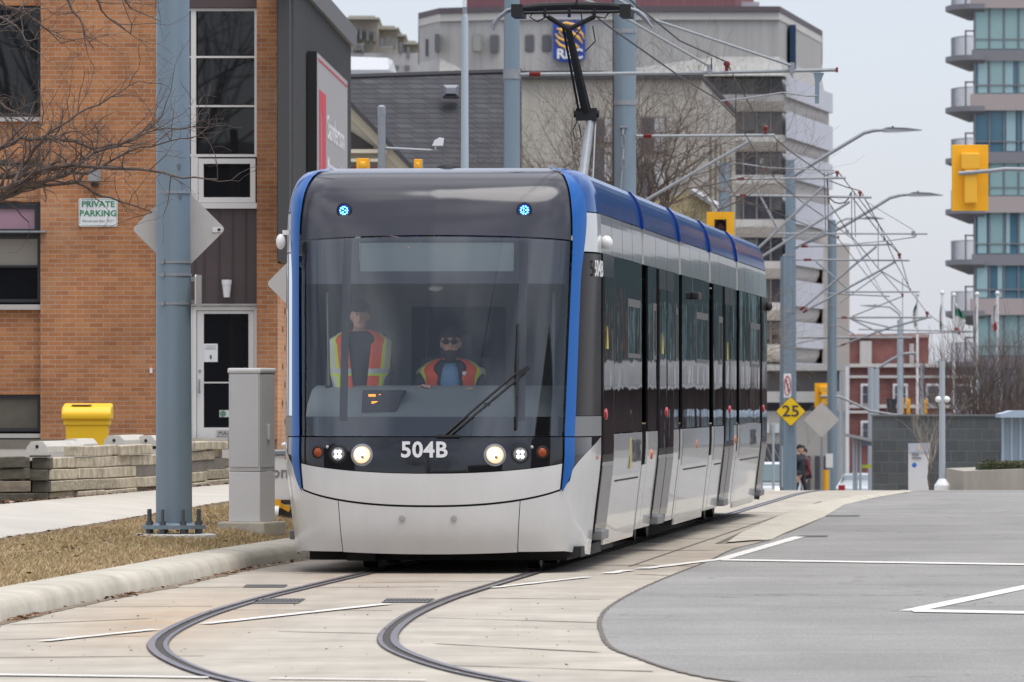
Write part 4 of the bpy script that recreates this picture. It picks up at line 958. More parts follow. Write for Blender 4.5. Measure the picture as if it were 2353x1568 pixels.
for s in (-1, 1):
    for mi, (y0, y1) in enumerate(mods):
        dl = [d for d in doors if d[0] >= y0-.1 and d[1] <= y1+.1]
        segs = []; c = y0
        for d in dl: 
            if d[0]-c > .1: segs.append((c, d[0]-.01))
            c = d[1]+.01
        if y1-c > .1: segs.append((c, y1))
        cut = [(a, b) for a, b in segs]
        yf = y0 if mi == 0 else mods[mi-1][1]+.16
        solid_side('roof_panel', Mroof, s, yf, y1, 3.095, 3.475, 0)
        solid_side('upper_band', Mband, s, yf+.04, y1, 2.75, 3.085, 0)
        ns = 3 if y1-y0 > 5 else 2
        for q in range(1, ns+1): side('band_seam', pm('seam_grey', (.12, .12, .12), .5), s, lerp(yf, y1, q/(ns+1)), lerp(yf, y1, q/(ns+1))+.02, 2.755, 3.08, .002, 2)
        if mi: solid_side('lower_panel_lip', Mw, s, yf+.06, y0-.012, .25, .86, -.002)
        for a, b in cut:
            w = solid_side('side_window', Mgl, s, a+.01, b-.01, 1.18, 2.745, -.002)
            solid_side('lower_panel', Mw, s, a, b, .19 if mi % 2 == 0 else .25, 1.17, 0)
            if b-a > 1.5:
                p = side('panel_grey_wrap', Mgrey, s, a+.08, b-.06, .80, 1.165, .003, 4)
                side('hatch_line', Mkm, s, a+.5, b-.25, .742, .757, .004, 1)
            if b-a > .9:     # tilting vent window outline
                v0 = a+(b-a)*.50; v1 = b-.25
                m = MB(); fr = .05
                for (p0, p1, q0, q1) in ((v0, v1, 2.33, 2.40), (v0, v1, 1.86, 1.90), (v0, v0+fr, 1.90, 2.33), (v1-fr, v1, 1.90, 2.33)): m.box((s*(1.365-.004), p0, q0), (s*1.369, p1, q1))
                m.build('vent_frame', pm('vent_frame_grey', (.10, .095, .09), .35), w, world=False)
        # raised collar at the front edge of each following module
        if mi: solid_side('roof_collar', pm('collar_navy', (.003, .03, .22), .2, coat=.6), s, yf-.06, yf+.12, 3.08, 3.475, .022, .04)
        if mi: solid_side('band_return', Mw, s, yf-.0, yf+.04, 2.75, 3.078, .004, .05)
    for k in range(4):
        ya, yb = mods[k][1], mods[k+1][0]
        m = MB(); nf = 7
        for i in range(nf):
            a = lerp(ya, yb, i/nf); b = lerp(ya, yb, (i+.6)/nf); m.box((s*1.18, a, .45), (s*1.28, b, 3.22)); m.box((s*1.18, b, .45), (s*1.22, lerp(ya, yb, (i+1)/nf), 3.22))
        m.build('gangway_bellows', Mkm, tram, world=False)
    for k, (y0, y1) in enumerate(doors):
        double = k in (1, 2); 
        leaves = [(y0, (y0+y1)/2-.01), ((y0+y1)/2+.01, y1)] if double else [(y0, y1)]
        for a, b in leaves:
            dd = solid_side('door', Mdoor, s, a+.012, b-.012, .33, 2.745, .012, .04)
            solid_side('door_glass', Mgl, s, a+.10, b-.10, 1.0, 2.55, .015, .012, dd)
            solid_side('kick_plate', Mdg, s, a+.05, b-.05, .40, .90, .016, .012, dd)
        m = MB(); m.lathe([(.042, 0), (.038, .012), (.02, .018), (0, .019)], (s*1.378, (y0+y1)/2-.05 if double else y0+.3, 1.35), 16, Matrix.Rotation(s*pi/2, 3, 'Y'), (1.2, 1)); m.build('door_button', pm('button_red', (.5, .03, .04), .3), tram, smooth=True, world=False)
        m = MB(); m.rb((s*1.25, y0+.05, .26), (s*1.365, min(y1-.15, y0+.85), .34), .012); m.build('door_step', pm('step_grey', (.17, .17, .17), .45), tram, world=False)
        if k < 3:
            m = MB(); yy = y0+.35; x = s*1.383
            m.prism([(x, yy, 1.92), (x, yy+.22, 1.92), (x, yy+.11, 2.12)], (s*.003, 0, 0)); m.build('warning_triangle', pm('sticker_yellow', (.46, .38, .07), .6), tram, world=False)
    for y in (7.95, 15.0, 22.45):
        m = MB(); m.lathe([(.05, 0), (.045, .02), (0, .03)], (s*1.352, y, .95 if y < 9 else 1.0), 14, Matrix.Rotation(s*pi/2, 3, 'Y'), (1, .7)); m.build('side_marker', pm('marker_orange', (.6, .12, .02), .3), tram, smooth=True, world=False)
    m = MB(); m.lathe([(.025, 0), (0, .012)], (s*1.355, 1.18, .98), 12, Matrix.Rotation(s*pi/2, 3, 'Y')); m.build('side_marker', pm('marker_orange', (.6, .12, .02), .3), tram, world=False)
    m = MB(); m.rb((s*1.36, 14.2, 2.52), (s*1.44, 14.75, 2.60), .02); m.build('mirror_camera', M_black, tram, world=False)
    m = MB(); m.ball((s*1.40, 29.4, 2.64), .05, 14, (1, 1, 1.2)); m.build('rear_camera', M_black, tram, smooth=True, world=False)
ax = Matrix.Identity(4)
for i in range(3): ax[i][0] = (0, 1, 0)[i]; ax[i][1] = (0, 0, 1)[i]; ax[i][2] = (1, 0, 0)[i]
def stext(name, st, size, y, z, x, mat, sx=1., bold=0):
    M = ax.copy(); M.translation = Vector((x, y, z)); return text(name, st, size, mat, tram, M, world=False, sx=sx, bold=bold, ext=.002)

a_ = Fn(.905, 2.6, .02); b_ = Fn(.985, 2.6, .02); tt = (b_-a_).normalized(); nn_ = tt.cross(Vector((0, 0, 1)))
Mx = Matrix.Identity(4)
for i in range(3): Mx[i][0] = tt[i]; Mx[i][1] = (0, 0, 1)[i]; Mx[i][2] = nn_[i]
Mx.translation = (a_+b_)/2; MB().box((0, 0, 0), (0, 0, 0)); text('fleet_number', '504B', .20, M_white, tram, Mx, world=False, sx=.95, bold=.001, ext=.002)
M_test = pm('lettering_charcoal', (.05, .05, .055), .5)
stext('testing_lettering', 'TESTING', .30, 5.82, .99, 1.372, M_test, 1.0, 0); stext('testing_lettering', 'TESTING', .27, 26.3, 1.0, 1.372, M_test, 1.3, 0)
MB().box((1.366, 4.95, .84), (1.371, 5.1, 1.13)).build('yellow_stripe', pm('sticker_yellow', (.46, .38, .07), .6), tram, world=False)
# rear end: the same nose turned round
for nm, mt, a, b in (('rear_skirt', Mw, .19, 1.15), ('rear_screen', Mk, 1.165, 2.88), ('rear_fairing', Mf, 2.9, 3.475)):
    patch(nm, mt, -1, 1, a, b, 0, 40, 12, flip=True)
# roof deck
rows = []
for i in range(0, 31): 
    y = lerp(1.6, 30, i/30); rows.append([Vector((x, y, 3.476-.0*abs(x))) for x in (-.86, -.4, 0, .4, .86)])
m = MB(); m.grid(rows); front = [Fn(lerp(-1, 1, i/40)*.95, 3.474, 0) for i in range(41)]
m.add(front+[Vector((0, 1.6, 3.474))], [(i, i+1, 41) for i in range(40)]); m.build('roof_deck', Mroof, tram, world=False, auto=False)
# undercarriage, wheels and a box that fills in shade
m = MB()
for y0, y1 in ((1.2, 6.5), (12.7, 17.2), (23.5, 29.6)): m.box((-1.05, y0, .22), (1.05, y1, .5))
m.box((-1.1, .8, .10), (1.12, 6.2, .5)); m.box((-1.15, .9, .5), (1.15, 30, .55)); m.box((-.75, .55, .17), (-.45, 1.2, .30)); m.box((-.74, .5, .10), (-.5, .8, .19)); m.box((.6, .7, .13), (1.25, 3, .22))  # low front box added to darken the ground under the nose
m.build('underframe_and_shade_box', Mkm, tram, world=False)
for yb in (3.2, 15., 27.2):
    for dy in (-.95, .95):
        for s in (-1, 1):
            m = MB(); m.lathe([(.0, -.06), (.3, -.06), (.3, .05), (.33, .06), (.33, .075), (0, .075)], (s*.7175, yb+dy, .30), 24, Matrix.Rotation(-s*pi/2, 3, 'Y')); m.build('wheel', pm('wheel_steel', (.10, .09, .09), .5, .5), tram, world=False)
# --- cab interior
Mc = pm('cab_dash', (.30, .33, .33), .6); Mci = pm('cab_dark', (.06, .066, .07), .8); Mcw = pm('cab_wall', (.20, .23, .225), .7)
m = MB(); 
def arc(yo, z, w=1.12): return [Vector((x, .30+.62*(x/1.15)**2*.5+yo, z)) for x in [w*(-1+2*i/24) for i in range(25)]]
m.grid([arc(.05, 1.20), arc(.10, 1.34), arc(.22, 1.44), arc(.55, 1.56), arc(.75, 1.60, 1.1), arc(.85, 1.60, 1.08), arc(.9, 1.2, 1.08)]); m.build('dashboard', Mc, tram, smooth=True, world=False, auto=False)
m = MB(); m.add([(-.62, .50, 1.37), (-.32, .46, 1.37), (-.26, .52, 1.56), (-.62, .60, 1.56), (-.62, .8, 1.37), (-.32, .8, 1.37), (-.26, .8, 1.56), (-.62, .8, 1.56)], [(0,1,2,3),(4,7,6,5),(0,4,5,1),(1,5,6,2),(2,6,7,3),(3,7,4,0)]); scr = m.build('dash_display', Mci, tram, world=False)
m = MB()
for row_, (z, segs) in enumerate(((1.515, ((-.56, .07), (-.47, .05), (-.40, .025))), (1.455, ((-.53, .06), (-.45, .05), (-.385, .04))))):
    for x, l in segs:
        for k in range(int(l/.009)):
            for j in range(3): m.cbox((x+k*.009, .50-.0+(z-1.37)*.45-.02, z+.006-j*.007), (.006, .004, .004))
m.build('display_pixels', M_led, scr, world=False)
MB().box((-1.25, .9, .46), (1.25, 30, .52)).build('floor', Mci, tram, world=False)
MB().box((-1.17, 6.45, .52), (1.17, 6.5, 2.62)).build('saloon_light_block', Mcw, tram, world=False)  # wall added to block bright gaps seen past the cab
MB().box((-1.2, .9, 2.62), (1.2, 30, 2.66)).build('ceiling', Mcw, tram, world=False)
m = MB(); m.box((-1.25, 2.75, .52), (-.42, 2.8, 2.62)); m.box((.42, 2.75, .52), (1.25, 2.8, 2.62)); m.box((-.42, 2.75, .52), (.42, 2.8, 1.3)); m.box((-.42, 2.75, 2.3), (.42, 2.8, 2.62)); m.build('cab_partition', Mcw, tram, world=False)
m = MB(); m.rb((-.25, 1.82, .95), (.37, 2.0, 1.85), .06); m.rb((-.22, 1.3, .85), (.34, 1.9, 1.0), .05); m.rb((.06-.14, 1.84, 1.8), (.06+.14, 1.94, 2.04), .04); m.build('driver_seat', Mci, tram, world=False)
MB().tube([(-.95, .95, 1.6), (-.95, .85, 2.4)], .012, 6).build('grab_rail', M_steel, tram, world=False)
MB().tube([(1.0, .95, 1.35), (1.0, .85, 2.4)], .012, 6).build('grab_rail', M_steel, tram, world=False)
m = MB(); m.ball((-.03, 1.0, 2.44), .05, 12, (1.3, 1, .6)); m.build('cab_lamp', M_white, tram, world=False)
for x in (-1.0, -.55, .62, 1.0): MB().tube([(x, 5.5, .52), (x, 5.5, 2.6)], .02, 8).build('passenger_pole', pm('pole_yellow', (.6, .45, .05), .4), tram, world=False)
for k in range(4):
    for x in (-.85, .85): m = MB(); m.rb((x-.25, 4+k*.85, .95), (x+.25, 4.5+k*.85, 1.05), .03); m.rb((x-.25, 4.42+k*.85, 1.0), (x+.25, 4.5+k*.85, 1.75), .03); m.build('passenger_seat', Mci, tram, world=False)

# pantograph on the roof
PY = 3.6; PX = .42
m = MB(); m.box((PX-.5, PY-.4, 3.474), (PX+.5, PY+.9, 3.482)); pg = m.build('pantograph', M_dark, tram, world=False)
kn = Vector((PX+.10, PY+.9, 4.02)); ft = Vector((PX+.0, PY-.2, 3.5))
def tl2(u, v, y):   # picture position -> tram local at that local depth
    d = TY+y; p = P(u, v, d)-Vector((TX, TY, 0)); c, s = cos(YAW), sin(YAW); return Vector((p.x*c-p.y*s, p.x*s+p.y*c, p.z))
m = MB(); a = tl2(1338, 420, PY); b = tl2(1356, 278, PY+.6); m.tube([a, b], [.045, .038], 12); m.tube([a+Vector((.09, .05, 0)), b+Vector((.05, .0, 0))], .008, 6); m.build('lower_arm', M_steel, pg, world=False)
kx = tl2(1349, 262, PY+.6)
m = MB(); m.box((kx.x-.1, kx.y-.05, kx.z-.06), (kx.x+.09, kx.y+.05, kx.z+.05)); m.tube([kx+Vector((-.12, 0, 0)), kx+Vector((.11, 0, 0))], .035, 10); tp = tl2(1306, 68, PY+.2); m.tube([kx, tp], [.05, .032], 8); m.tube([kx+Vector((-.06, 0, -.06)), tp+Vector((-.05, 0, .03))], .012, 6)
for u in (1258, 1367): m.tube([tp, tl2(u, 38, PY+.2)], .022, 8)
m.tube([tl2(1330, 270, PY+.6), tl2(1316, 300, PY+.5), tl2(1322, 325, PY+.5), tl2(1336, 315, PY+.5), tl2(1330, 285, PY+.5)], .006, 5)
m.tube([tp, tl2(1318, 88, PY+.2), tl2(1340, 60, PY+.2), tl2(1335, 30, PY+.2)], .006, 5); m.tube([tl2(1362, 60, PY+.1), tl2(1368, 95, PY+.1), tl2(1345, 118, PY+.3)], .006, 5)
m.tube([tl2(1258, 38, PY+.2), tl2(1235, 50, PY+.2), tl2(1218, 40, PY+.2), tl2(1226, 26, PY+.2)], .007, 5); m.tube([tl2(1367, 38, PY+.2), tl2(1390, 42, PY+.2), tl2(1400, 28, PY+.2), tl2(1420, 24, PY+.2)], .007, 5)
m.build('upper_arm', Mkm, pg, world=False)
m = MB(); y1, y2 = PY+.0, PY+.35
for y, dv_ in ((y1, 0), (y2, 5)):
    m.tube([tl2(1192, 20+dv_, y), tl2(1240, 14+dv_, y), tl2(1320, 11+dv_, y), tl2(1400, 13+dv_, y), tl2(1442, 19+dv_, y)], .026, 8)
m.tube([tl2(1200, 30, y1+.15), tl2(1436, 27, y1+.15)], .014, 8)
for u in (1192, 1440): m.cbox(tl2(u, 27, y1+.15), (.10, .45, .11))
for u in (1252, 1308, 1366): m.tube([tl2(u, 40, y1+.15), tl2(u, 18, y1+.15)], .016, 6)
m.build('collector_head', Mkm, pg, world=False)
for y in (y1, y2):
    o = 4 if y == y2 else 0; m = MB()
    m.tube([tl2(1186, 20, y), tl2(1165, 24+o, y), tl2(1145, 40+o, y), tl2(1131+o, 58+o, y)], [.017, .015, .014, .012], 8); m.tube([tl2(1131+o, 52+o, y), tl2(1131+o, 66+o, y)], .014, 6); m.build('horn', M_steel, pg, world=False); m = MB()
    m.tube([tl2(1447, 20, y), tl2(1466, 26+o, y), tl2(1484, 42+o, y), tl2(1496+o, 60+o, y)], [.017, .015, .014, .012], 8)
    m.build('horn', M_steel, pg, world=False)

# ================================================================ PEOPLE
def caps(mb, a, b, ra, rb, n=14, sc=1.):
    a = Vector(a); b = Vector(b); d = (b-a); L = d.length; d.normalize(); o = d.orthogonal().normalized(); w = d.cross(o); rows = []
    k = 5
    for i in range(k+1):
        th = -pi/2+pi/2*i/k; rows.append((a+d*ra*sin(th), ra*cos(th)))
    for i in range(k+1):
        th = pi/2*i/k; rows.append((b+d*rb*sin(th), rb*cos(th)))
    mb.grid([[c+(o*cos(2*pi*j/n)+w*sin(2*pi*j/n))*max(r, 1e-4) for j in range(n+1)] for c, r in rows])
def person(name_label, cat, M, J, mats, vox=.013, group=None, hair=None, face=True, vest=None, extras=None, fingers=True):
    """J: joints in metres, person faces -y. one continuous remeshed body, coloured by region"""
    root = T('person', name_label, cat, M.translation, group); root.rotation_euler = M.to_euler(); root.scale = M.to_scale()
    ORG[root.name] = Vector((0, 0, 0))
    mb = MB()
    pel, chest, neck, head = [Vector(J[k]) for k in ('pelvis', 'chest', 'neck', 'head')]
    caps(mb, pel+Vector((-.07, 0, 0)), pel+Vector((.07, 0, 0)), .125, .125); 
    caps(mb, pel+Vector((0, 0, .05)), chest+Vector((0, 0, -.1)), .135, .145)
    caps(mb, chest+Vector((-.09, 0, 0)), chest+Vector((.09, 0, 0)), .135, .135)
    caps(mb, chest+Vector((-.12, .0, .10)), chest+Vector((.12, 0, .10)), .085, .085)
    caps(mb, neck+Vector((0, .01, -.06)), neck+Vector((0, 0, .06)), .062, .055)
    mb.ball(head+Vector((0, .015, .03)), .095, 20, (.82, 1.02, 1.1)); mb.ball(head+Vector((0, -.015, -.05)), .07, 16, (.85, 1.0, 1.05))
    mb.ball(head+Vector((0, -.045, -.09)), .036, 12, (1.1, .9, .8))                 # chin
    caps(mb, head+Vector((0, -.082, .02)), head+Vector((0, -.105, -.02)), .009, .016, 8)   # nose
    for s in (-1, 1):
        mb.ball(head+Vector((s*.080, .01, -.005)), .03, 10, (.35, .7, 1.1))              # ears
        sh, el, wr = [Vector(J[k][0 if s < 0 else 1]) for k in ('shoulder', 'elbow', 'wrist')]
        caps(mb, sh, el, .062, .046); caps(mb, el, wr, .045, .030)
        hd = (wr-el).normalized(); pc = wr+hd*.05; sd = hd.cross(Vector((0, 0, 1))); sd = sd.normalized() if sd.length > .1 else Vector((1, 0, 0)); dn = hd.cross(sd).normalized()
        for k in range(3): caps(mb, wr+hd*.015+sd*(k-1)*.012, wr+hd*.085+sd*(k-1)*.024, .016, .015, 8)
        if fingers:
            for k, l in enumerate((.062, .072, .066, .05)):
                b0 = wr+hd*.09+sd*(k-1.5)*.021; curl = dn*(.6 if dn.z < 0 else -.6); b1 = b0+(hd*.8+curl*.5).normalized()*l*.5; b2 = b1+(hd*.3+curl).normalized()*l*.5
                caps(mb, b0, b1, .0095, .009, 8); caps(mb, b1, b2, .009, .0075, 8)
            t0 = wr+hd*.03-sd*.03*s; t1 = t0+(hd*.6-sd*s*.7).normalized()*.04; caps(mb, t0, t1, .012, .010, 8); caps(mb, t1, t1+hd*.028, .010, .008, 8)
        hp, kn_, an, to = [Vector(J[k][0 if s < 0 else 1]) for k in ('hip', 'knee', 'ankle', 'toe')]
        caps(mb, hp, kn_, .088, .058); caps(mb, kn_, an, .056, .038); caps(mb, an+Vector((0, .03, -.04)), to, .04, .035)
    o = mb.build('body', mats, root, world=False, auto=True, smooth=True)
    rm = o.modifiers.new('r', 'REMESH'); rm.mode = 'VOXEL'; rm.voxel_size = vox; rm.use_smooth_shade = True
    sm = o.modifiers.new('s', 'SMOOTH'); sm.factor = .5; sm.iterations = 3
    dg = bpy.context.evaluated_depsgraph_get(); me = bpy.data.meshes.new_from_object(o.evaluated_get(dg)); o.modifiers.clear(); o.data = me
    me.materials.clear()
    for m_ in mats: me.materials.append(m_)
    wr = [Vector(q) for q in J['wrist']]; el = [Vector(q) for q in J['elbow']]; idx = []
    for p in me.polygons:
        c = p.center; k = 1
        if c.z > neck.z+.0 and (c-head).length < .3: k = 0
        for s in (0, 1):
            if (c-wr[s]).dot((wr[s]-el[s]).normalized()) > -.01 and (c-wr[s]).length < .22: k = 0
        if k and c.z < pel.z+.02: k = 2
        if k and (c.z < J['ankle'][0][2]+.02): k = 3
        idx.append(k)
    me.polygons.foreach_set('material_index', idx); me.polygons.foreach_set('use_smooth', [True]*len(me.polygons))
    me.update()
    if face:
        m = MB()
        for s in (-1, 1): m.ball(head+Vector((s*.031, -.079, .018)), .012, 10)
        e_ = m.build('eyes', pm('eye_white', (.6, .58, .55), .3), root, world=False)
        m = MB()
        for s in (-1, 1): m.ball(head+Vector((s*.031, -.088, .018)), .006, 8)
        m.build('pupils', M_dark, e_, world=False)
        m = MB(); m.ball(head+Vector((0, -.079, -.052)), .02, 12, (1.1, .5, .22)); m.build('mouth', pm('lips', (.30, .11, .09), .5), root, world=False)
        m = MB()
        for s in (-1, 1): m.cbox(head+Vector((s*.032, -.088, .042)), (.034, .008, .007), Matrix.Rotation(s*.12, 3, 'Y'))
        m.build('eyebrows', pm('brow_dark', (.04, .03, .025), .9), root, world=False)
    if hair:
        m = MB(); rows = []
        for i in range(9):
            th = pi*.56*i/8; rows.append([head+Vector((0, .018, .033))+Vector((.088*sin(th)*cos(a), .105*sin(th)*sin(a), .112*cos(th)+(.035 if sin(a) < -.2 and i > 5 else 0))) for a in [2*pi*j/24 for j in range(25)]])
        m.grid(rows); m.build('hair', hair, root, world=False, smooth=True, auto=False)
    if vest:
        orange, yel, sil = vest
        m = MB(); rows = []; zs0, zs1 = pel.z+.02, chest.z+.185; nr, na = 26, 64; mi = []
        for i in range(nr+1):
            t = i/nr; z = lerp(zs0, zs1, t); hw = lerp(.24, .262, min(1, t*1.4)); 
            if t > .80: hw = lerp(.265, .10, ((t-.80)/.20)**1.8)
            dp = .178 if t < .78 else lerp(.178, .10, (t-.78)/.22)
            op = lerp(.22, .42, t) if t < .78 else lerp(.42, .75, (t-.78)/.22)
            cx = lerp(pel.x, chest.x, t); cy = lerp(pel.y, chest.y, t)
            rows.append([Vector((cx+hw*sin(a), cy-dp*cos(a), z)) for a in [lerp(op, 2*pi-op, j/na) for j in range(na+1)]])
        for i in range(nr):
            for j in range(na):
                jj = min(j, na-1-j); z = i/nr; k = 0
                if 5 <= jj <= 11: k = 1
                if 7 <= jj <= 9: k = 2
                if .24 < z < .38 : k = 1
                if .27 < z < .35: k = 2
                if 22 <= jj <= 27 and z > .4: k = 1
                mi.append(k)
        m.grid(rows); m.mi = mi; v = m.build('safety_vest', [orange, yel, sil], root, world=False, smooth=True, auto=False)
        so_ = v.modifiers.new('s', 'SOLIDIFY'); so_.thickness = .012; so_.offset = 1
    if extras: extras(root, head, neck, chest)
    return root
V = (pm('vest_orange', (.85, .10, .02), .6), pm('vest_yellow', (.62, .75, .03), .5), pm('vest_silver', (.55, .57, .58), .35, .2))
skin = pm('skin', (.56, .33, .25), .55); skin2 = pm('skin_warm', (.60, .36, .26), .55)
jk = pm('navy_jacket', (.022, .026, .034), .8); tr_n = pm('navy_trousers', (.02, .022, .03), .8); shoe = pm('black_shoe', (.012, .012, .012), .5); hairm = pm('dark_hair', (.02, .016, .013), .8)
TM = Matrix.Translation((TX, TY, 0)) @ Matrix.Rotation(-YAW, 4, 'Z')
def stand_joints(h=0.):
    return dict(pelvis=(0, 0, .95), chest=(0, 0, 1.32), neck=(0, 0, 1.50), head=(0, -.02, 1.63), shoulder=[(-.195, 0, 1.42), (.195, 0, 1.42)], elbow=[(-.25, .02, 1.14), (.25, .02, 1.14)],
                wrist=[(-.22, -.16, .95), (.22, -.16, .95)], hip=[(-.09, 0, .92), (.09, 0, .92)], knee=[(-.10, -.01, .50), (.10, -.01, .50)], ankle=[(-.10, .02, .09), (.10, .02, .09)], toe=[(-.11, -.12, .035), (.11, -.12, .035)])
def cap_(root, head, neck, chest):
    m = MB(); rows = []
    for i in range(7):
        th = pi*.5*i/6; rows.append([head+Vector((0, .016, .045))+Vector((.092*sin(th)*cos(a), .11*sin(th)*sin(a), .10*cos(th))) for a in [2*pi*j/24 for j in range(25)]])
    m.grid(rows); c = head+Vector((0, -.08, .05)); m.add([c+Vector(q) for q in ((-.07, 0, 0), (.07, 0, 0), (.055, -.06, -.012), (0, -.075, -.015), (-.055, -.06, -.012))], [(0, 1, 2, 3, 4)])
    m.build('cap', pm('dark_cap', (.022, .027, .032), .8), root, world=False, smooth=True, auto=False)
    m = MB(); m.cbox(chest+Vector((-.13, -.178, -.06)), (.07, .006, .09)); m.build('badge', M_white, root, world=False)
J = stand_joints()
J['wrist'] = [(-.28, -.12, .93), (.24, -.20, 1.0)]
person('man standing in the cab in dark jacket, cap and orange safety vest', 'person', TM @ Matrix.Translation((-.72, 1.30, .57)) @ Matrix.Rotation(radians(6), 4, 'Z'), J, [skin, jk, tr_n, shoe], hair=hairm, vest=V, extras=cap_)
def drv(root, head, neck, chest):
    m = MB()
    for s in (-1, 1):
        m.lathe([(.026, 0), (.026, .006), (0, .010)], head+Vector((s*.033, -.096, .014)), 16, Matrix.Rotation(pi/2, 3, 'X'), (1, .85)); m.tube([head+Vector((s*.058, -.09, .018)), head+Vector((s*.082, .01, .012))], .003, 5)
    m.tube([head+Vector((-.01, -.1, .018)), head+Vector((.01, -.1, .018))], .003, 5); m.build('sunglasses', pm('sunglass_black', (.008, .008, .009), .4, spec=.2), root, world=False)
    m = MB(); rows = []
    for i in range(7):
        z = lerp(-.02, -.125, i/6); w = lerp(.074, .045, (i/6)**1.5); rows.append([head+Vector((w*sin(a), .0-(.088-.012*(i/6))*cos(a) if True else 0, z-.012*cos(a)*(1 if i > 2 else 0))) for a in [lerp(-1.45, 1.45, j/16) for j in range(17)]])
    rows2 = rows[2:]; m.grid(rows2); m.build('beard', pm('beard_brown', (.055, .035, .028), .9), root, world=False, smooth=True, auto=False)
    m = MB()
    for s in (-1, 1): m.add([chest+Vector(q) for q in ((s*.01, -.150, .06), (s*.07, -.125, .165), (s*.115, -.14, .14), (s*.10, -.165, -.02), (s*.06, -.165, -.05))], [(0, 1, 2, 3, 4)])
    f_ = MB(); rows = [[chest+Vector((w*q, -.150-.012*(1-q*q)+dy, z)) for q in (-1, -.5, 0, .5, 1)] for w, z, dy in ((.045, .150, .045), (.06, .10, .012), (.07, .02, -.006), (.07, -.1, -.008), (.07, -.25, .0))]; f_.grid(rows); sf = f_.build('shirt_front', shirt, root, world=False, smooth=True, auto=False); sf.modifiers.new('s', 'SOLIDIFY').thickness = .01
    o = m.build('collar', jk, root, world=False); o.modifiers.new('s', 'SOLIDIFY').thickness = .012
    m = MB(); m.lathe([(.017, 0), (0, .006)], chest+Vector((.115, -.178, .075)), 12, Matrix.Rotation(pi/2, 3, 'X')); m.build('badge', M_white, root, world=False)
J2 = dict(pelvis=(0, .10, .56), chest=(0, .04, .93), neck=(0, .02, 1.11), head=(0, -.01, 1.24), shoulder=[(-.195, .04, 1.03), (.195, .04, 1.03)], elbow=[(-.28, -.12, .80), (.27, -.10, .78)],
          wrist=[(-.20, -.34, .88), (.20, -.34, .86)], hip=[(-.10, .08, .54), (.10, .08, .54)], knee=[(-.13, -.36, .56), (.13, -.36, .56)], ankle=[(-.13, -.40, .14), (.13, -.40, .14)], toe=[(-.14, -.53, .05), (.14, -.53, .05)])
shirt = pm('light_blue_shirt', (.16, .30, .48), .8)
person('driver seated at the dashboard with beard, sunglasses, blue shirt and orange vest', 'person', TM @ Matrix.Translation((.06, 1.42, .60)) @ Matrix.Rotation(radians(2), 4, 'Z') @ Matrix.Scale(1.1, 4), J2, [skin2, jk, tr_n, shoe], hair=hairm, vest=V, extras=drv)
# ================================================================ OVERHEAD LINE
def za(x, y, d): return P(1562.5+x*.2931, 349.3+y*.2931, d)
def zb2(x, y, d): return P(1562.5+x*.2345, y*.2345, d)
POLES = dict(A=(1176, 95, .118, .105, -120), B=(1436, 110, .185, .17, -120), C=(1664, 142, .125, .112, 374), D=(1815.5, 178, .155, .11, 368), E=(1911, 225, .15, .13, 506))
PL = {}
def pole(key, lab, bands=()):
    u, d, r0, r1, top = POLES[key]; x = X(u, d); zb = gz(d); zt_ = P(0, top, d).z
    r = T('overhead_line_pole', lab, 'pole', (x, d, zb), group='overhead line poles')
    MB().tube([(x, d, zb-.2), (x, d, (zb+zt_)/2), (x, d, zt_)], [r0, (r0+r1)/2, r1], 24).build('shaft', M_pole, r, smooth=True)
    MB().lathe([(r0*1.8, zb-.1), (r0*1.8, zb+.05)], (x, d, 0), 12).build('base_plate', M_pole, r)
    for v in bands:
        z = P(0, v, d).z; rr_ = lerp(r0, r1, (z-zb)/(zt_-zb)); MB().lathe([(rr_, z-.035), (rr_+.012, z-.035), (rr_+.012, z+.035), (rr_, z+.035)], (x, d, 0), 20).build('clamp_band', M_steel, r)
    PL[key] = r; return r
pole('A', 'slim blue-grey line pole just left of the pantograph, carrying the highest long arm', (166, 176))
pole('B', 'thickest blue-grey line pole behind the pantograph, with a hanging anchor link', (237, 72))
pole('C', 'short blue-grey line pole rising above the yellow signal behind the tram roof', (430, 436))
pole('D', 'blue-grey line pole carrying the yellow 25 diamond sign', (586, 716))
pole('E', 'farthest tall blue-grey line pole, right of the 25 diamond sign', (703, 748))
def tb(name, key, pts, r, mat=M_steel, n=8): return MB().tube(pts, r*.85, n).build(name, mat, PL[key], smooth=True)
def ins(key, a, b, r=.045):
    m = MB(); a = Vector(a); b = Vector(b); pts = [a.lerp(b, i/12) for i in range(13)]; m.tube(pts, [r*(1 if i % 2 else .65) for i in range(13)], 10); m.build('insulator', M_ins, PL[key])
def knob(key, c, r):
    m = MB(); r = r*.78; m.lathe([(r*.5, -r*.9), (r, -r*.5), (r*1.1, 0), (r, r*.5), (r*.5, r*.9)], c, 12); m.box((c.x-r*.6, c.y-r*.5, c.z-r*2.2), (c.x+r*.6, c.y+r*.5, c.z-r*.9)); m.build('insulator', M_ins, PL[key])
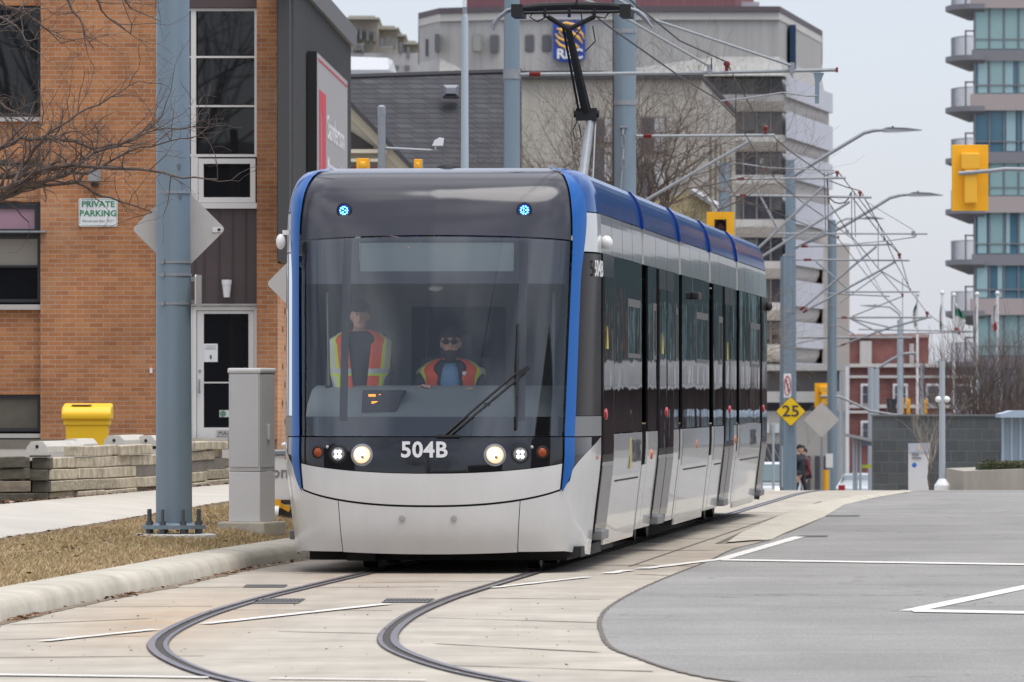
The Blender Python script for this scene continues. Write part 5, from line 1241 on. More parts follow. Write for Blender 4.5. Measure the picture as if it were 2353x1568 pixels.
# A
d = 95
ins('A', P(1216, 171, d), P(1242, 171, d), .042); tb('arm_tube', 'A', [P(1196, 172, d), P(1216, 171, d)], .03); tb('arm_tube', 'A', [P(1242, 171, d), P(1600, 168, d), P(1922, 161, d)], .029)
m = MB(); m.box(tuple(P(1921, 166, d-.06)), tuple(P(1925, 156, d+.06))); m.build('tube_cap', M_ins, PL['A'])
tb('stay_tube', 'A', [P(1176, -60, d), P(1400, 20, d-.1), P(1630, 152, d-.05)], .022); tb('stay_tube', 'A', [P(1176, -130, d), P(1440, 10, d-.12), P(1500, 45, d-.1), P(1660, 98, d-.06), P(1818, 151, d-.05)], .022)
m = MB(); m.prism([P(1870, 168, d), P(1894, 168, d), P(1887, 186, d), P(1883, 190, d), P(1882, 238, d), P(1873, 238, d), P(1873, 186, d)], (0, .06, 0)); m.build('drop_bracket', M_pole, PL['A'])
tb('steady_arm', 'A', [P(1644, 234, d), P(1720, 225, d), P(1798, 213, d), P(1855, 221, d), P(1878, 221, d)], .013)
knob('A', P(1670, 147, d), .055); knob('A', P(1669, 236, d), .028)
for u, v in ((1631, 160), (1820, 156)): m = MB(); m.cbox(P(u, v, d), (.07, .12, .14)); m.build('tube_clamp', M_steel, PL['A'])
# B
d = 110
ins('B', P(1478, 313, d), P(1498, 313, d), .04); tb('arm_tube', 'B', [P(1462, 313, d), P(1478, 313, d)], .03); tb('arm_tube', 'B', [P(1498, 313, d), P(1780, 311, d)], .028)
tb('brace_tube', 'B', [P(1444, 488, d), P(1500, 451, d), P(1726, 323, d)], .03); knob('B', P(1759, 294, d), .055)
m = MB(); m.box(tuple(P(1424, 290, d-.25)), tuple(P(1442, 294, d-.16))); m.build('anchor_plate', M_steel, PL['B'])
for a, b in ((294, 310), (340, 368)): tb('anchor_link', 'B', [P(1433, a, d-.22), P(1431, b, d-.25)], .02)
for v in (325, 375): m = MB(); m.tube([P(1433+5*cos(q*pi/4), v+14*sin(q*pi/4), d-.24) for q in range(9)], .010, 6); m.build('anchor_shackle', M_steel, PL['B'])
tb('anchor_rod', 'B', [P(1430, 390, d-.25), P(1424, 460, d-.3)], .016)
tb('cable', 'B', [P(1409, -60, d-.02), P(1409, 470, d-.02)], .012, M_wire)
# C
d = 142
for (x0, x1, x2, y) in ((410, 450, 505, 212), (440, 468, 520, 341)):
    tb('arm_tube', 'C', [za(385, y, d), za(x1, y, d)], .025); ins('C', za(x1, y, d), za(x2, y, d), .035)
tb('arm_tube', 'C', [za(505, 212, d), za(1300, 204, d)], .03); tb('arm_tube', 'C', [za(520, 341, d), za(1502, 357, d)], .03)
tb('brace_tube', 'C', [P(1680, 644, d), za(600, 770, d), za(1125, 270, d)], .032); tb('brace_tube', 'C', [P(1680, 640, d+.1), za(620, 835, d), za(1330, 392, d)], .032)
tb('strut', 'C', [za(565, 225, d), za(765, 605, d)], .028); tb('registration_tube', 'C', [za(760, 640, d), za(1940, 643, d)], .022)
tb('steady_arm', 'C', [za(1365, 722, d), za(1650, 695, d), za(1845, 668, d), za(1860, 640, d)], .014); tb('steady_arm', 'C', [za(240, 110, d), za(450, 88, d), za(700, 125, d), za(950, 135, d), za(1215, 147, d)], .016)
knob('C', za(1232, 160, d), .05); knob('C', za(1412, 318, d), .05); knob('C', za(675, 135, d), .025); knob('C', za(1240, 665, d), .03)
for x, y in ((1125, 630), (1310, 630), (1830, 640), (640, 70)): m = MB(); m.cbox(za(x, y, d), (.07, .1, .1)); m.build('tube_clamp', M_steel, PL['C'])
# D
d = 178
for (x1, x2, x3, y, y3) in ((950, 1000, 1665, 741, 725), (970, 1030, 1800, 846, 851)):
    tb('arm_tube', 'D', [za(880, y, d), za(x1, y, d)], .025); ins('D', za(x1, y, d), za(x2, y, d), .04); tb('arm_tube', 'D', [za(x2, y, d), za(x3, y3, d)], .03)
ins('D', za(940, 1240, d), za(975, 1215, d), .04); ins('D', za(965, 1260, d), za(1000, 1237, d), .04)
tb('brace_tube', 'D', [za(975, 1215, d), za(1540, 742, d)], .034); tb('brace_tube', 'D', [za(1000, 1237, d), za(1560, 935, d), za(1690, 860, d)], .034)
tb('strut', 'D', [za(1065, 860, d), za(1240, 1010, d), za(1310, 1070, d)], .025); tb('registration_tube', 'D', [za(1295, 1098, d), za(1880, 1098, d)], .025); tb('registration_tube', 'D', [za(1130, 1110, d), za(1645, 1132, d)], .02)
tb('steady_arm', 'D', [za(1580, 935, d), za(1810, 1075, d)], .02); tb('steady_arm', 'D', [za(1250, 1185, d+5), za(1590, 940, d+5)], .018); tb('steady_arm', 'D', [za(925, 740, d), za(1150, 620, d)], .03); knob('D', za(1720, 805, d), .06); knob('D', za(1745, 1120, d), .04); knob('D', za(1600, 690, d), .03)
# E
d = 225
tb('arm_tube', 'E', [za(1230, 1298, d), za(1975, 1298, d)], .035); ins('E', za(1265, 1298, d), za(1310, 1299, d), .045); tb('brace_tube', 'E', [za(1230, 1525, d), za(1640, 1380, d), za(1940, 1300, d)], .04); ins('E', za(1262, 1517, d), za(1300, 1502, d), .045)
tb('arm_tube', 'E', [za(920, 1455, d), za(1820, 1458, d)], .04); tb('registration_tube', 'E', [za(1400, 1392, d), za(2300, 1408, d)], .025); tb('registration_tube', 'E', [za(1600, 1430, d), za(2280, 1412, d)], .02); tb('strut', 'E', [za(1330, 1305, d), za(1640, 1375, d)], .03); tb('strut', 'E', [za(1340, 1310, d), za(1620, 1445, d)], .03); tb('steady_arm', 'E', [za(1350, 1290, d), za(1750, 1130, d)], .025); tb('strut', 'E', [za(1250, 1360, d), za(1380, 1440, d)], .03); knob('E', za(1937, 1262, d), .07)
tb('arm_tube', 'E', [za(920, 1500, d), za(1200, 1450, d)], .02)
# wires
def wire(lab, pts, r=.009, name='overhead_wire', cat='wire'):
    o = MB().tube(pts, r, 6).build(name, M_wire); return tag(o, lab, cat, 'overhead wires above the tram track')
wire('messenger wire running down from the top edge through the red insulator of the highest arm', [P(1380, -60, 60), P(1465, 15, 76), P(1562, 94, 88), P(1670, 143, 95), P(1689, 182, 99), P(1748, 286, 109), P(1761, 293, 110), P(1785, 322, 115), P(1817, 349, 120), P(1896, 404, 138), P(1921, 396, 142), P(1929, 399, 144), P(2017, 513, 164), P(2067, 584, 178), P(2090, 666, 198), P(2130, 719, 225), P(2190, 765, 290)], .011)
wire('contact wire touching the pantograph head and running back under the arms', [P(1190, -700, 36), P(1326, 4, TY+3.8), P(1400, 62, 70), P(1562, 176, 86), P(1649, 229, 94), P(1687, 267, 98), P(1722, 326, 110), P(1748, 366, 118), P(1785, 417, 128), P(1840, 462, 142), P(1894, 499, 154), P(1958, 549, 178), P(2031, 680, 260), P(2071, 720, 300)], .010)
wire('second contact wire diverging left below the steady arms', [za(0, 10, 100), za(250, 50, 130), za(450, 370, 135), za(720, 460, 140), za(1130, 630, 150), za(1240, 680, 160), za(1600, 1140, 220), za(1740, 1270, 260)], .010)
wire('steep wire between the outer insulator of the near arm pair and the far arm pair', [za(1430, 330, 142), za(1560, 570, 158), za(1690, 870, 178), za(1810, 1085, 205)], .012)
wire('steep wire descending from the junction of the near arm pair to the long tube', [za(1150, 200, 142), za(1170, 400, 150), za(1310, 615, 160), za(1360, 680, 165), za(1560, 920, 190), za(1740, 1120, 215)], .012)
wire('thin wire from the loop joint to the far red insulator', [za(1360, 370, 142), za(1590, 670, 165), za(1610, 690, 168), za(1720, 800, 178)], .012)
wire('very thin tensioned wire running right to the long registration tube', [za(1450, 385, 142), za(1640, 500, 142), za(1832, 615, 142)], .006)
wire('sloping wire linking the two insulators of the near arm pair', [za(1170, 225, 142), za(1300, 275, 142), za(1410, 305, 142)], .012)
wire('thin wire behind the bare tree running to the short pole', [P(1500, 360, 125), P(1562, 392, 132), P(1655, 440, 140)], .010)
wire('black looped jumper cable between two hangers', [za(1155, 330, 142), za(1175, 365, 142), za(1210, 395, 142), za(1250, 405, 142), za(1295, 395, 142), za(1325, 360, 142), za(1340, 320, 142)], .016)
for i, (lab, a, b, d) in enumerate([('hanger wire under the red insulator of the highest arm', (1692, 186), (1690, 270), 97), ('hanger wire under the second arm end', (1785, 325), (1788, 400), 116), ('short hanger left of the highest red insulator', (1635, 133), (1635, 160), 92), 
    ('tall twin hanger nearest the big bend, left strand', (1894, 395), (1897, 530), 142), ('tall twin hanger nearest the big bend, right strand', (1902, 395), (1904, 528), 142.2), ('hanger pair right of the loop, left strand', (1957, 440), (1957, 545), 142), ('hanger pair right of the loop, right strand', (1963, 440), (1966, 545), 142.2),
    ('long hanger between the far arms', (2018, 515), (2018, 618), 164), ('hanger above the farthest arms', (2074, 640), (2074, 735), 195)]):
    wire(lab, [P(*a, d), P(*b, d)], .009)
# traffic signs on pole D
def diamond25():
    d = 177.6; c = P(1817, 946, d); h = 35.5/FPX*d
    r = T('advisory_sign', 'yellow diamond sign reading 25 on the line pole', 'road sign', (c.x, d, c.z)); s = h/sqrt(2)
    m = MB(); plate(m, c, (s, s), .04, .006, pi/4); m.build('sign_panel', pm('sign_black', (.015, .015, .015), .5), r)
    m = MB(); plate(m, c+Vector((0, -.008, 0)), (s*.95, s*.95), .035, .004, pi/4); m.build('yellow_face', pm('sign_yellow', (.78, .50, .004), .5), r)
    text('speed_number', '25', .40, M_dark, r, facing(c+Vector((0, -.016, .0))), sx=1.15, bold=.004)
diamond25()
def norturn():
    d = 177.6; a, b = P(1801, 859, d), P(1818, 914, d); c = (a+b)/2; c.x = P(1809.5, 0, d).x; R = Matrix.Rotation(pi/2, 3, 'X')
    r = T('turn_ban_sign', 'narrow white sign with a red ring barring a turn arrow', 'road sign', (c.x, d, c.z)); w, h = (b.x-a.x)/2, (a.z-b.z)/2
    m = MB(); plate(m, c, (w, h), .02, .006); m.build('sign_panel', M_white, r)
    red = pm('ring_red', (.5, .03, .03), .5)
    m = MB(); pts = [(c.x+w*.8*cos(q*pi/12), c.y-.012, c.z+h*.8*sin(q*pi/12)) for q in range(25)]; m.tube(pts, .012, 6); m.tube([(c.x-w*.55, c.y-.014, c.z+h*.55), (c.x+w*.55, c.y-.014, c.z-h*.55)], .010, 6); m.build('red_ring', red, r)
    m = MB(); m.tube([(c.x+w*.15, c.y-.010, c.z-h*.5), (c.x+w*.15, c.y-.010, c.z+h*.1), (c.x-w*.3, c.y-.010, c.z+h*.3)], .011, 5); m.tube([(c.x-w*.3, c.y-.010, c.z+h*.3), (c.x-w*.1, c.y-.010, c.z+h*.45)], .011, 5); m.build('arrow', M_dark, r)
norturn()
diamond('grey back of a far diamond sign, right of the yellow 25 sign', 1888, 965, 200, post=gz(200), half=41/FPX*200/sqrt(2))

# ================================================================ LAMPS AND SIGNALS
def lamp_post(lab, u, d, pts, head, r=.07, pole_top=None):
    x = X(u, d); r_ = T('street_lamp', lab, 'street lamp', (x, d, gz(d)), group='street lamps along the road')
    a = [P(*p, d) for p in pts]
    if pole_top is not None: MB().tube([(x, d, gz(d)-.1), (x, d, P(0, pole_top, d).z)], [r*1.25, r*.9], 14).build('post', M_pole, r_, smooth=True)
    if len(a) > 1: MB().tube(a, [r*.5]*(len(a)-1)+[r*.4], 10).build('arm', M_steel, r_, smooth=True)
    h0, h1 = P(*head[0], d), P(*head[1], d); m = MB(); L = h1.x-h0.x; s = 1 if L > 0 else -1; t = abs(L)*.085
    m.prism([(h0.x, d-.14, h0.z-t*.7), (h0.x, d-.14, h0.z+t*.4), (h0.x+L*.12, d-.16, h0.z+t*.8), (h0.x+L*.6, d-.16, h0.z+t*.6), (h1.x, d-.12, h1.z+t*.05), (h1.x, d-.12, h1.z-t*.15), (h0.x+L*.3, d-.16, h0.z-t*.75)], (0, .3, 0)); hd = m.build('lamp_head', pm('lamp_head_grey', (.35, .36, .37), .4, .3), r_)
    m = MB(); m.lathe([(t*.35, t*.6), (t*.35, t*1.15), (0, t*1.2)], (h0.x+L*.25, d, h0.z), 10); m.build('photocell', M_dark, hd)
lamp_post('tall street lamp whose arm reaches right across the sky, highest lamp head', 1820, 180.5, [(1820, 408), (1835, 397), (1900, 357), (1960, 321), (1985, 306), (2008, 300), (2030, 299)], ((2029, 299), (2118, 299)), .10, 408)
lamp_post('middle street lamp with its arm rising right below the highest lamp', 1800, 228, [(1800, 590), (1834, 566), (1932, 524), (2002, 482), (2045, 455), (2068, 449), (2092, 447)], ((2090, 447), (2167, 449)), .11, 590)
lamp_post('faint far street lamp with a flat head above the farthest line pole', 1918, 300, [(1918, 520), (1926, 511), (1945, 503), (1985, 502)], ((1985, 502), (2032, 503)), .09, 520)
lamp_post('far street lamp with head pointing left beside the farthest arms', 2072, 320, [(2072, 740), (2066, 722), (2045, 706), (2020, 704)], ((2022, 704), (1976, 702)), .09, 740)
x = X(1068, 84)
r = T('street_lamp', 'slim pale grey lamp post rising behind the left half of the tram', 'street lamp', (x, 84, .2), group='street lamps along the road')
MB().tube([(x, 84, .2), (x, 84, P(0, 40, 84).z), (x-.01, 84, P(0, 34, 84).z)], [.06, .042, .04], 14).build('post', pm('pale_post', (.40, .46, .48), .45, .2), r, smooth=True); MB().tube([P(1068, 40, 84), P(1067, -10, 84), P(1064, -60, 84)], .022, 8).build('arm', M_white, r)
m = MB(); m.lathe([(.026, -.04), (.028, .07)], P(1068, 30, 84), 10); m.build('collar', M_steel, r)
# detector post
d = 80
r = T('detector_post', 'short galvanised post with a white sensor on a side arm above the tram roof', 'post', (X(877, d), d, .2))
MB().tube([(X(877, d), d, .2), P(877, 246, d)], .045, 14).build('post', M_steel, r, smooth=True); MB().lathe([(.048, 0), (.048, .1), (.02, .12), (0, .12)], P(877, 266, d), 14).build('post_cap', M_steel, r)
MB().tube([P(886, 341, d), P(1008, 347, d)], .018, 8).build('arm', M_steel, r)
m = MB(); m.prism([P(993, 335, d-.06), P(1018, 335, d-.06), P(1020, 318, d-.06), P(1010, 316, d-.06), P(998, 323, d-.06)], (0, .14, 0)); m.tube([P(1001, 345, d), P(1001, 333, d)], .012, 6); m.build('sensor', M_white, r)
# signals
def signal(lab, u0, v0, u1, v1, d, back=True, arm=None, lens=False, post=None):
    a, b = P(u0, v0, d), P(u1, v1, d); c = (a+b)/2; w, h = (b.x-a.x)/2, (a.z-b.z)/2
    r = T('traffic_signal', lab, 'traffic light', tuple(c), group='yellow traffic signals')
    m = MB()
    if lens:
        k = .28; m.box((c.x-w, d, c.z-h), (c.x-w*(1-k*2), d+.03, c.z+h)); m.box((c.x+w*(1-k*2), d, c.z-h), (c.x+w, d+.03, c.z+h)); m.box((c.x-w*(1-2*k), d, c.z+h-w*k*2), (c.x+w*(1-2*k), d+.03, c.z+h))
        m.build('backboard', M_yel, r); MB().box((c.x-w*(1-2*k), d+.01, c.z-h), (c.x+w*(1-2*k), d+.25, c.z+h-w*k*2)).build('signal_box', M_black, r)
        for k_ in range(3):
            q = Vector((c.x, d-.0, c.z+h-w*.56-w*.42-k_*w*.9)); MB().lathe([(w*.34, 0), (w*.3, .01), (0, .02)], q, 16, Matrix.Rotation(pi/2, 3, 'X')).build('signal_lens', pm('unlit_red_lens', (.10, .03, .03), .25), r)
            m = MB(); rows = [[q+Vector((w*.4*cos(t), y, w*.4*sin(t))) for t in [pi*(-.1+1.2*i/14) for i in range(15)]] for y in (0, -.2)]; m.grid(rows); o = m.build('visor', M_black, r, auto=False); o.modifiers.new('s', 'SOLIDIFY').thickness = .008
    else:
        m.rb((c.x-w, d, c.z-h), (c.x+w, d+.025, c.z+h), .008); m.build('backboard', M_yel, r)
        m = MB(); m.rb((c.x-w*.52, d-.16, c.z+h*.24), (c.x+w*.50, d-.002, c.z+h*.75), .03); m.rb((c.x-w*.34, d-.19, c.z-h*.78), (c.x+w*.36, d-.002, c.z+h*.235), .03); m.build('signal_box', pm('signal_yellow_dull', (.80, .42, .03), .5), r)
    if arm: MB().tube([P(*q, d-.2) for q in arm], .04, 10).build('arm', M_steel, r, smooth=True)
    if post: MB().tube([(X(post, d), d+.1, gz(d)), (X(post, d), d+.1, c.z+h)], .06, 10).build('post', M_pole, r)
signal('large yellow signal seen from behind at the right, held by a grey arm', 2187, 333, 2271, 485, 128, arm=[(2203, 399), (2240, 396), (2275, 393), (2310, 389), (2360, 390), (2480, 400)])
signal('yellow framed signal with dark visors just above the rear of the tram roof', 1624, 487, 1687, 600, 112, lens=True, post=1656)
signal('thin yellow signal peeping out right behind the tail of the tram', 1738, 900, 1759, 949, 190, post=1748)
signal('far yellow signal seen from behind, left of the farthest line pole', 1872, 881, 1916, 937, 232, arm=[(1885, 911), (1930, 912), (2000, 945), (2110, 962)])
signal('small yellow signal above the dark stone wall, left one', 2083, 916, 2092, 952, 260, post=2088); signal('small yellow signal above the dark stone wall, tip higher', 2070, 914, 2077, 950, 262, post=2074); signal('small yellow signal above the dark stone wall, rightmost', 2122, 918, 2131, 952, 262, post=2127)
signal('stubby yellow signal cap behind the left end of the tram roof', 819, 364, 849, 430, 86, post=840); signal('small yellow signal corner behind the middle of the tram roof', 951, 366, 970, 430, 86, post=962)
M_farpole = pm('far_pole_paint', (.36, .40, .43), .5)
def slim(lab, u, v0, v1, d, r=.06, mat=M_farpole, name='slim_pole', cat='pole', grp='slim poles beyond the crest'):
    o = MB().tube([P(u, v1, d), P(u, v0, d)], r, 10).build(name, mat, smooth=True); tag(o, lab, cat, grp); return o
slim('pale slim pole left of the brick building window', 1947, 842, 1118, 250, .07, M_white); slim('short grey slim pole right of the farthest line pole', 1933, 858, 1125, 250, .07); slim('blue-grey pole at the left edge of the stone wall', 2001, 845, 1126, 235, .10); slim('grey pole rising behind the left end of the stone wall', 2014, 848, 1126, 240, .10)
slim('tall grey pole between two brick building windows', 2068, 735, 1126, 240, .10); slim('dark slim pole right of the white flagpole', 2119, 835, 1126, 250, .07)
o = MB().tube([P(2014, 848, 240), P(2050, 826, 240), P(2078, 813, 240), P(2105, 812, 240)], .05, 8).build('street_lamp', M_steel); tag(o, 'pale curved lamp arm in front of the red brick building', 'street lamp', 'street lamps along the road')
# globe lamp with base
d = 126
r = T('globe_lamp', 'grey lamp post with two white globes standing before the dark stone wall', 'street lamp', (X(2165, d), d, gz(d)))
MB().tube([(X(2165, d), d, gz(d)-.1), P(2165, 830, d)], [.06, .05], 14).build('post', M_farpole, r, smooth=True)
MB().lathe([(.15, gz(d)-.1), (.14, gz(d)+.12), (.06, gz(d)+.24)], (X(2165, d), d, 0), 8).build('base', M_white, r)
for u in (2157, 2175): MB().ball(P(u, 918, d), .065, 16, (1, 1, .9)).build('globe', pm('globe_white', (.78, .78, .76), .3), r, smooth=True)
MB().tube([P(2152, 924, d), P(2180, 924, d)], .015, 6).build('cross_bar', M_steel, r)
# flags
Mfl = pm('flag_white', (.66, .66, .65), .8); Mflg = pm('flag_green', (.05, .20, .12), .8); Mflr = pm('flag_red', (.5, .06, .07), .8)
def flag(lab, u, v0, d, v1=1126, cols=(Mfl, Mflg, Mfl), w=18, side=-1, drop=58):
    r = T('flagpole', lab, 'flagpole', (X(u, d), d, gz(d)), group='white flagpoles')
    MB().tube([P(u, v1, d), P(u, v0, d)], [.07, .05], 10).build('pole', M_white, r, smooth=True); MB().ball(P(u, v0-2, d), .1, 10).build('finial', M_white, r, smooth=True)
    m = MB(); rows = []; k = 8
    for i in range(k+1):
        t = i/k; wid = w*(.15+.85*sin(pi*min(1, t*.9))**.8); rows.append([P(u+side*wid*j/6, v0+8+t*drop+j*2, d+.12*sin(j*1.9+t*2)) for j in range(7)])
    m.grid(rows); m.mi = [min(len(cols)-1, int((q // 6)/k*len(cols))) for q in range(k*6)]; o = m.build('flag', list(cols), r, auto=False, smooth=True); o.modifiers.new('s', 'SOLIDIFY').thickness = .01
flag('white flagpole with a drooping white and green flag above the brick building', 2108, 678, 300, cols=(Mflg, Mfl, Mfl), w=12)
flag('white flagpole in the gap of sky left of the glass tower', 2165, 675, 300, cols=(Mfl, Mfl, Mflg), w=7, drop=70)
flag('white flagpole whose flag blows right with green and red ends', 2192, 680, 300, cols=(Mfl, Mflg, Mfl, Mfl, Mflr), w=26, side=1, drop=70)
flag('white flagpole in front of the glass tower, left one', 2245, 678, 300, cols=(Mfl,), w=8, drop=60)
flag('white flagpole in front of the glass tower, right one', 2292, 676, 300, cols=(Mfl, Mfl, Mflr), w=14, drop=70)

# ================================================================ BUILDINGS BEHIND
def lines_mat(name, col, sc, amt=.12):
    return pm(name, col, .85, var=(1.2, amt, sc))
M_cst = lines_mat('striped_concrete', (.385, .375, .355), (3.2, 3.2, .12), .16); M_cst2 = pm('pale_concrete_far', (.56, .535, .495), .85, var=(.4, .08))
M_wd = pm('office_glass_dark', (.085, .085, .10), .12, var=(.25, .4)); M_wm = pm('office_glass_mid', (.15, .145, .14), .15, var=(.3, .25))
M_maroon = lines_mat('maroon_metal', (.20, .09, .10), (9, 9, .1), .3)
def bank():
    D0 = 450.; r = T('office_tower', 'large grey concrete office tower with stepped white parapets and a maroon roof', 'building', (X(1400, D0), D0, gz(D0)))
    def Q(u, v, d=D0): return P(u, v, d)
    # crown: plan polygon
    zt, zb_ = Q(0, 28).z, Q(0, 163).z
    pl_ = [(963, 458), (1010, 452), (1150, 450), (1790, 450), (1888, 480), (1888, 520), (963, 520)]
    def prismv(name, plan, z0, z1, mat, parent=r):
        m = MB(); m.prism([(X(u, d), d, z0) for u, d in plan], (0, 0, z1-z0)); return m.build(name, mat, parent)
    cr_ = prismv('crown', pl_, zb_, zt, M_cst)
    prismv('crown_cap', [(961, 457.6), (1010, 451.6), (1150, 449.6), (1792, 449.6), (1890, 480), (1890, 521), (961, 521)], zt, zt+.35, pm('cap_dark', (.10, .08, .09), .7))
    prismv('crown_rim', [(962, 457.8), (1010, 451.8), (1150, 449.8), (1791, 449.8), (1889, 480), (1889, 520.5), (962, 520.5)], zt-.5, zt-.01, M_cst2)
    m = MB(); a = [(957, 457), (1010, 451), (1640, 449), (1799, 449), (1896, 478.5), (1896, 521), (957, 521)]; b = [(963, 458), (1010, 452), (1640, 450), (1790, 450), (1888, 480), (1888, 520), (963, 520)]
    n = 7; m.add([(X(u, d), d, zb_-.35) for u, d in a]+[(X(u, d), d, zb_+.9) for u, d in b], [(i, (i+1) % n, n+(i+1) % n, n+i) for i in range(n)]+[tuple(range(n))]); m.build('crown_flare', M_cst, r)
    zr = zt+.35
    prismv('maroon_roof', [(1072, 458), (1170, 456), (1690, 456), (1730, 462), (1740, 510), (1072, 510)], zr, zr+1.6, M_maroon)
    prismv('roof_unit', [(1700, 458), (1745, 458), (1745, 470), (1700, 470)], zr+.0, zr+.75, pm('unit_lilac', (.42, .40, .43), .7))
    Mwr = pm('crown_window_glass', (.10, .10, .11), .2); Mwr2 = pm('crown_window_painted_lit', (.27, .27, .25), .4)  # lit look of one window is put into a paler colour
    for u, w, v0, v1, mt in ((982, 11, 86, 124, Mwr), (1005, 11, 82, 120, Mwr)):
        m = MB(); d = 453; m.box((X(u-w/2, d), 451.0 if u > 990 else 455.2, P(0, v1, d).z), (X(u+w/2, d), 456, P(0, v0, d).z)); m.build('window', mt, r)
    for u, mt in ((1096, Mwr2), (1136, Mwr), (1217, Mwr), (1256, Mwr)):
        c = Q(u, 100, 449.99); m = MB(); hw, hh = 12/FPX*450, 21/FPX*450
        m.prism([c+Vector((x, 0, y)) for x, y in rounded((hw, hh), .16)], (0, .3, 0)); f = m.build('window_frame', pm('window_rim', (.24, .235, .22), .8), r)
        m = MB(); c = c+Vector((0, -.06, 0)); m.prism([c+Vector((x, 0, y)) for x, y in rounded((hw-.08, hh-.08), .12)], (0, .05, 0)); m.build('pane', mt, f)
    # floors of the stepped right-hand part
    fl = [163, 256, 348, 450, 546, 641, 737, 832]
    fp = lambda e=0: [(1500, 450-e), (1800+e*.5, 450-e), (1888+e, 478-e), (1895, 520), (1500, 520)]
    for k, v in enumerate(fl):
        z1 = Q(0, v).z if k else zb_-.36; z0 = Q(0, v+54).z; zn = Q(0, fl[k+1]).z if k < len(fl)-1 else Q(0, v+94).z
        w = prismv('window_band', [(1500, 451), (1798, 451), (1886, 481), (1890, 519), (1500, 519)], z0, z1, M_wd if k not in (1, ) else M_wm)
        for i, u in enumerate((1662, 1706, 1737, 1769)): MB().box((X(u, 450.8), 450.6, z0+.02), (X(u, 450.8)+.10, 450.95, z1-.02)).build('mullion', pm('mullion_grey', (.22, .21, .21), .6), w)
        m = MB()
        for i, u in enumerate(((1705, 1736), (1738, 1768), (1770, 1796), (1664, 1704))):
            if (i*7+k*5) % 4 < 2: m.box((X(u[0], 450.8)+.12, 450.85, z0+.3*((i+k) % 3)), (X(u[1], 450.8), 450.97, z1-.1))
        if m.v: m.build('blind', M_wm, w)
        # spandrel: vertical white band then a sloping soffit
        h = z0-zn; zm = z0-h*.42
        prismv('parapet', [(1500, 450), (1803, 450), (1905, 476), (1905, 520), (1500, 520)], zm, z0-.01, M_cst2)
        m = MB(); A = [(1500, 450), (1803, 450), (1905, 476), (1905, 520), (1500, 520)]; Bq = [(1500, 450.7), (1800, 450.7), (1901, 478), (1901, 519), (1500, 519)]
        m.add([(X(u, d), d, zn+.01) for u, d in Bq]+[(X(u, d), d, zm-.005) for u, d in A], [(i, (i+1) % 5, 5+(i+1) % 5, 5+i) for i in range(5)]+[tuple(range(5)), tuple(range(9, 4, -1))]); m.build('soffit', pm('soffit_bounce_concrete', (.60, .56, .51), .9), r)  # soffit colour lightened in place of light bounced from the ground
        # grey ribbed balcony front on the oblique face
        a = (1806, 449.6); b = (1907, 475.6); m = MB(); zt2 = z1+.0
        m.add([(X(a[0], a[1]), a[1], z0-.2), (X(b[0], b[1]), b[1], z0-.2), (X(b[0], b[1]), b[1], z1-.03), (X(a[0], a[1]), a[1], z1-.03)], [(0, 1, 2, 3)]); o = m.build('ribbed_panel', lines_mat('ribbed_lilac', (.53, .54, .58), (14, 14, .1), .14), r, auto=False); o.modifiers.new('s', 'SOLIDIFY').thickness = -.2
    # bank sign
    s = T('bank_sign', 'blue shield sign with a yellow lion swirl and white letters RBC on the tower crown', 'sign', tuple(Q(1308, 90, 449.5)))
    m = MB(); pts = [(1271, 49), (1345, 49), (1345, 135), (1330, 141), (1308, 144), (1286, 141), (1271, 135)]
    m.prism([Q(u, v, 449.4) for u, v in pts], (0, .4, 0)); m.build('shield', pm('shield_blue', (.012, .06, .34), .5), s)
    ye = pm('swirl_yellow', (.75, .42, .05), .5)
    def sw(pts, w=.11): return [Q(u, v, 449.3) for u, v in pts], w
    m = MB()
    for pts, w in (([(1284, 58), (1300, 53), (1318, 57), (1331, 66), (1336, 80)], .10), ([(1279, 66), (1292, 70), (1306, 70), (1318, 78), (1330, 88), (1338, 100)], .11), ([(1276, 78), (1284, 88), (1298, 94), (1312, 92)], .09), ([(1277, 92), (1286, 103), (1300, 110), (1316, 112), (1330, 106)], .10), ([(1325, 72), (1338, 78), (1342, 90)], .08), ([(1312, 98), (1324, 104), (1334, 116)], .08), ([(1290, 62), (1286, 76), (1294, 86)], .07)):
        m.tube([Q(u, v, 449.35) for u, v in pts], [w*.5]+[w]*(len(pts)-2)+[w*.4], 6)
    m.build('lion_swirl', ye, s)
    text('sign_lettering', 'RBC', .86, M_white, s, facing(Q(1309, 125, 449.3)), bold=.03, sx=1.05, ext=.02)
    s2 = T('bank_sign', 'dark blue panel sign on the oblique right face of the tower crown', 'sign', tuple(Q(1829, 110, 462)))
    m = B(1815, 57, 1829, 160, 455, 3); m.build('panel', pm('panel_navy', (.008, .035, .09), .5), s2)
    # podium
    r2 = T('office_podium', 'pale low concrete podium with dark ground floor openings at the foot of the tower', 'building', (X(1850, 430), 430, gz(430)))
    d = 432
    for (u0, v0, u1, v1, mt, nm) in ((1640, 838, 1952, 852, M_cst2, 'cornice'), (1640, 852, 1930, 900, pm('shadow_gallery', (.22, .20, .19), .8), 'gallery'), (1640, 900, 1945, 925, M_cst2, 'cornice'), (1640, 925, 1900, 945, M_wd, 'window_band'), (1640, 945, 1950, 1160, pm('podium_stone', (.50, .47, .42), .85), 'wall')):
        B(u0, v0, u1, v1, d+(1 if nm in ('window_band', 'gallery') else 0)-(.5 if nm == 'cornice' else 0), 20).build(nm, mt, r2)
    for u0, u1, v0, v1 in ((1750, 1800, 1020, 1072), (1846, 1862, 1048, 1130), (1872, 1884, 1048, 1130), (1893, 1905, 1048, 1130)): B(u0, v0, u1, v1, d-.2, .19).build('doorway', M_wd, r2)
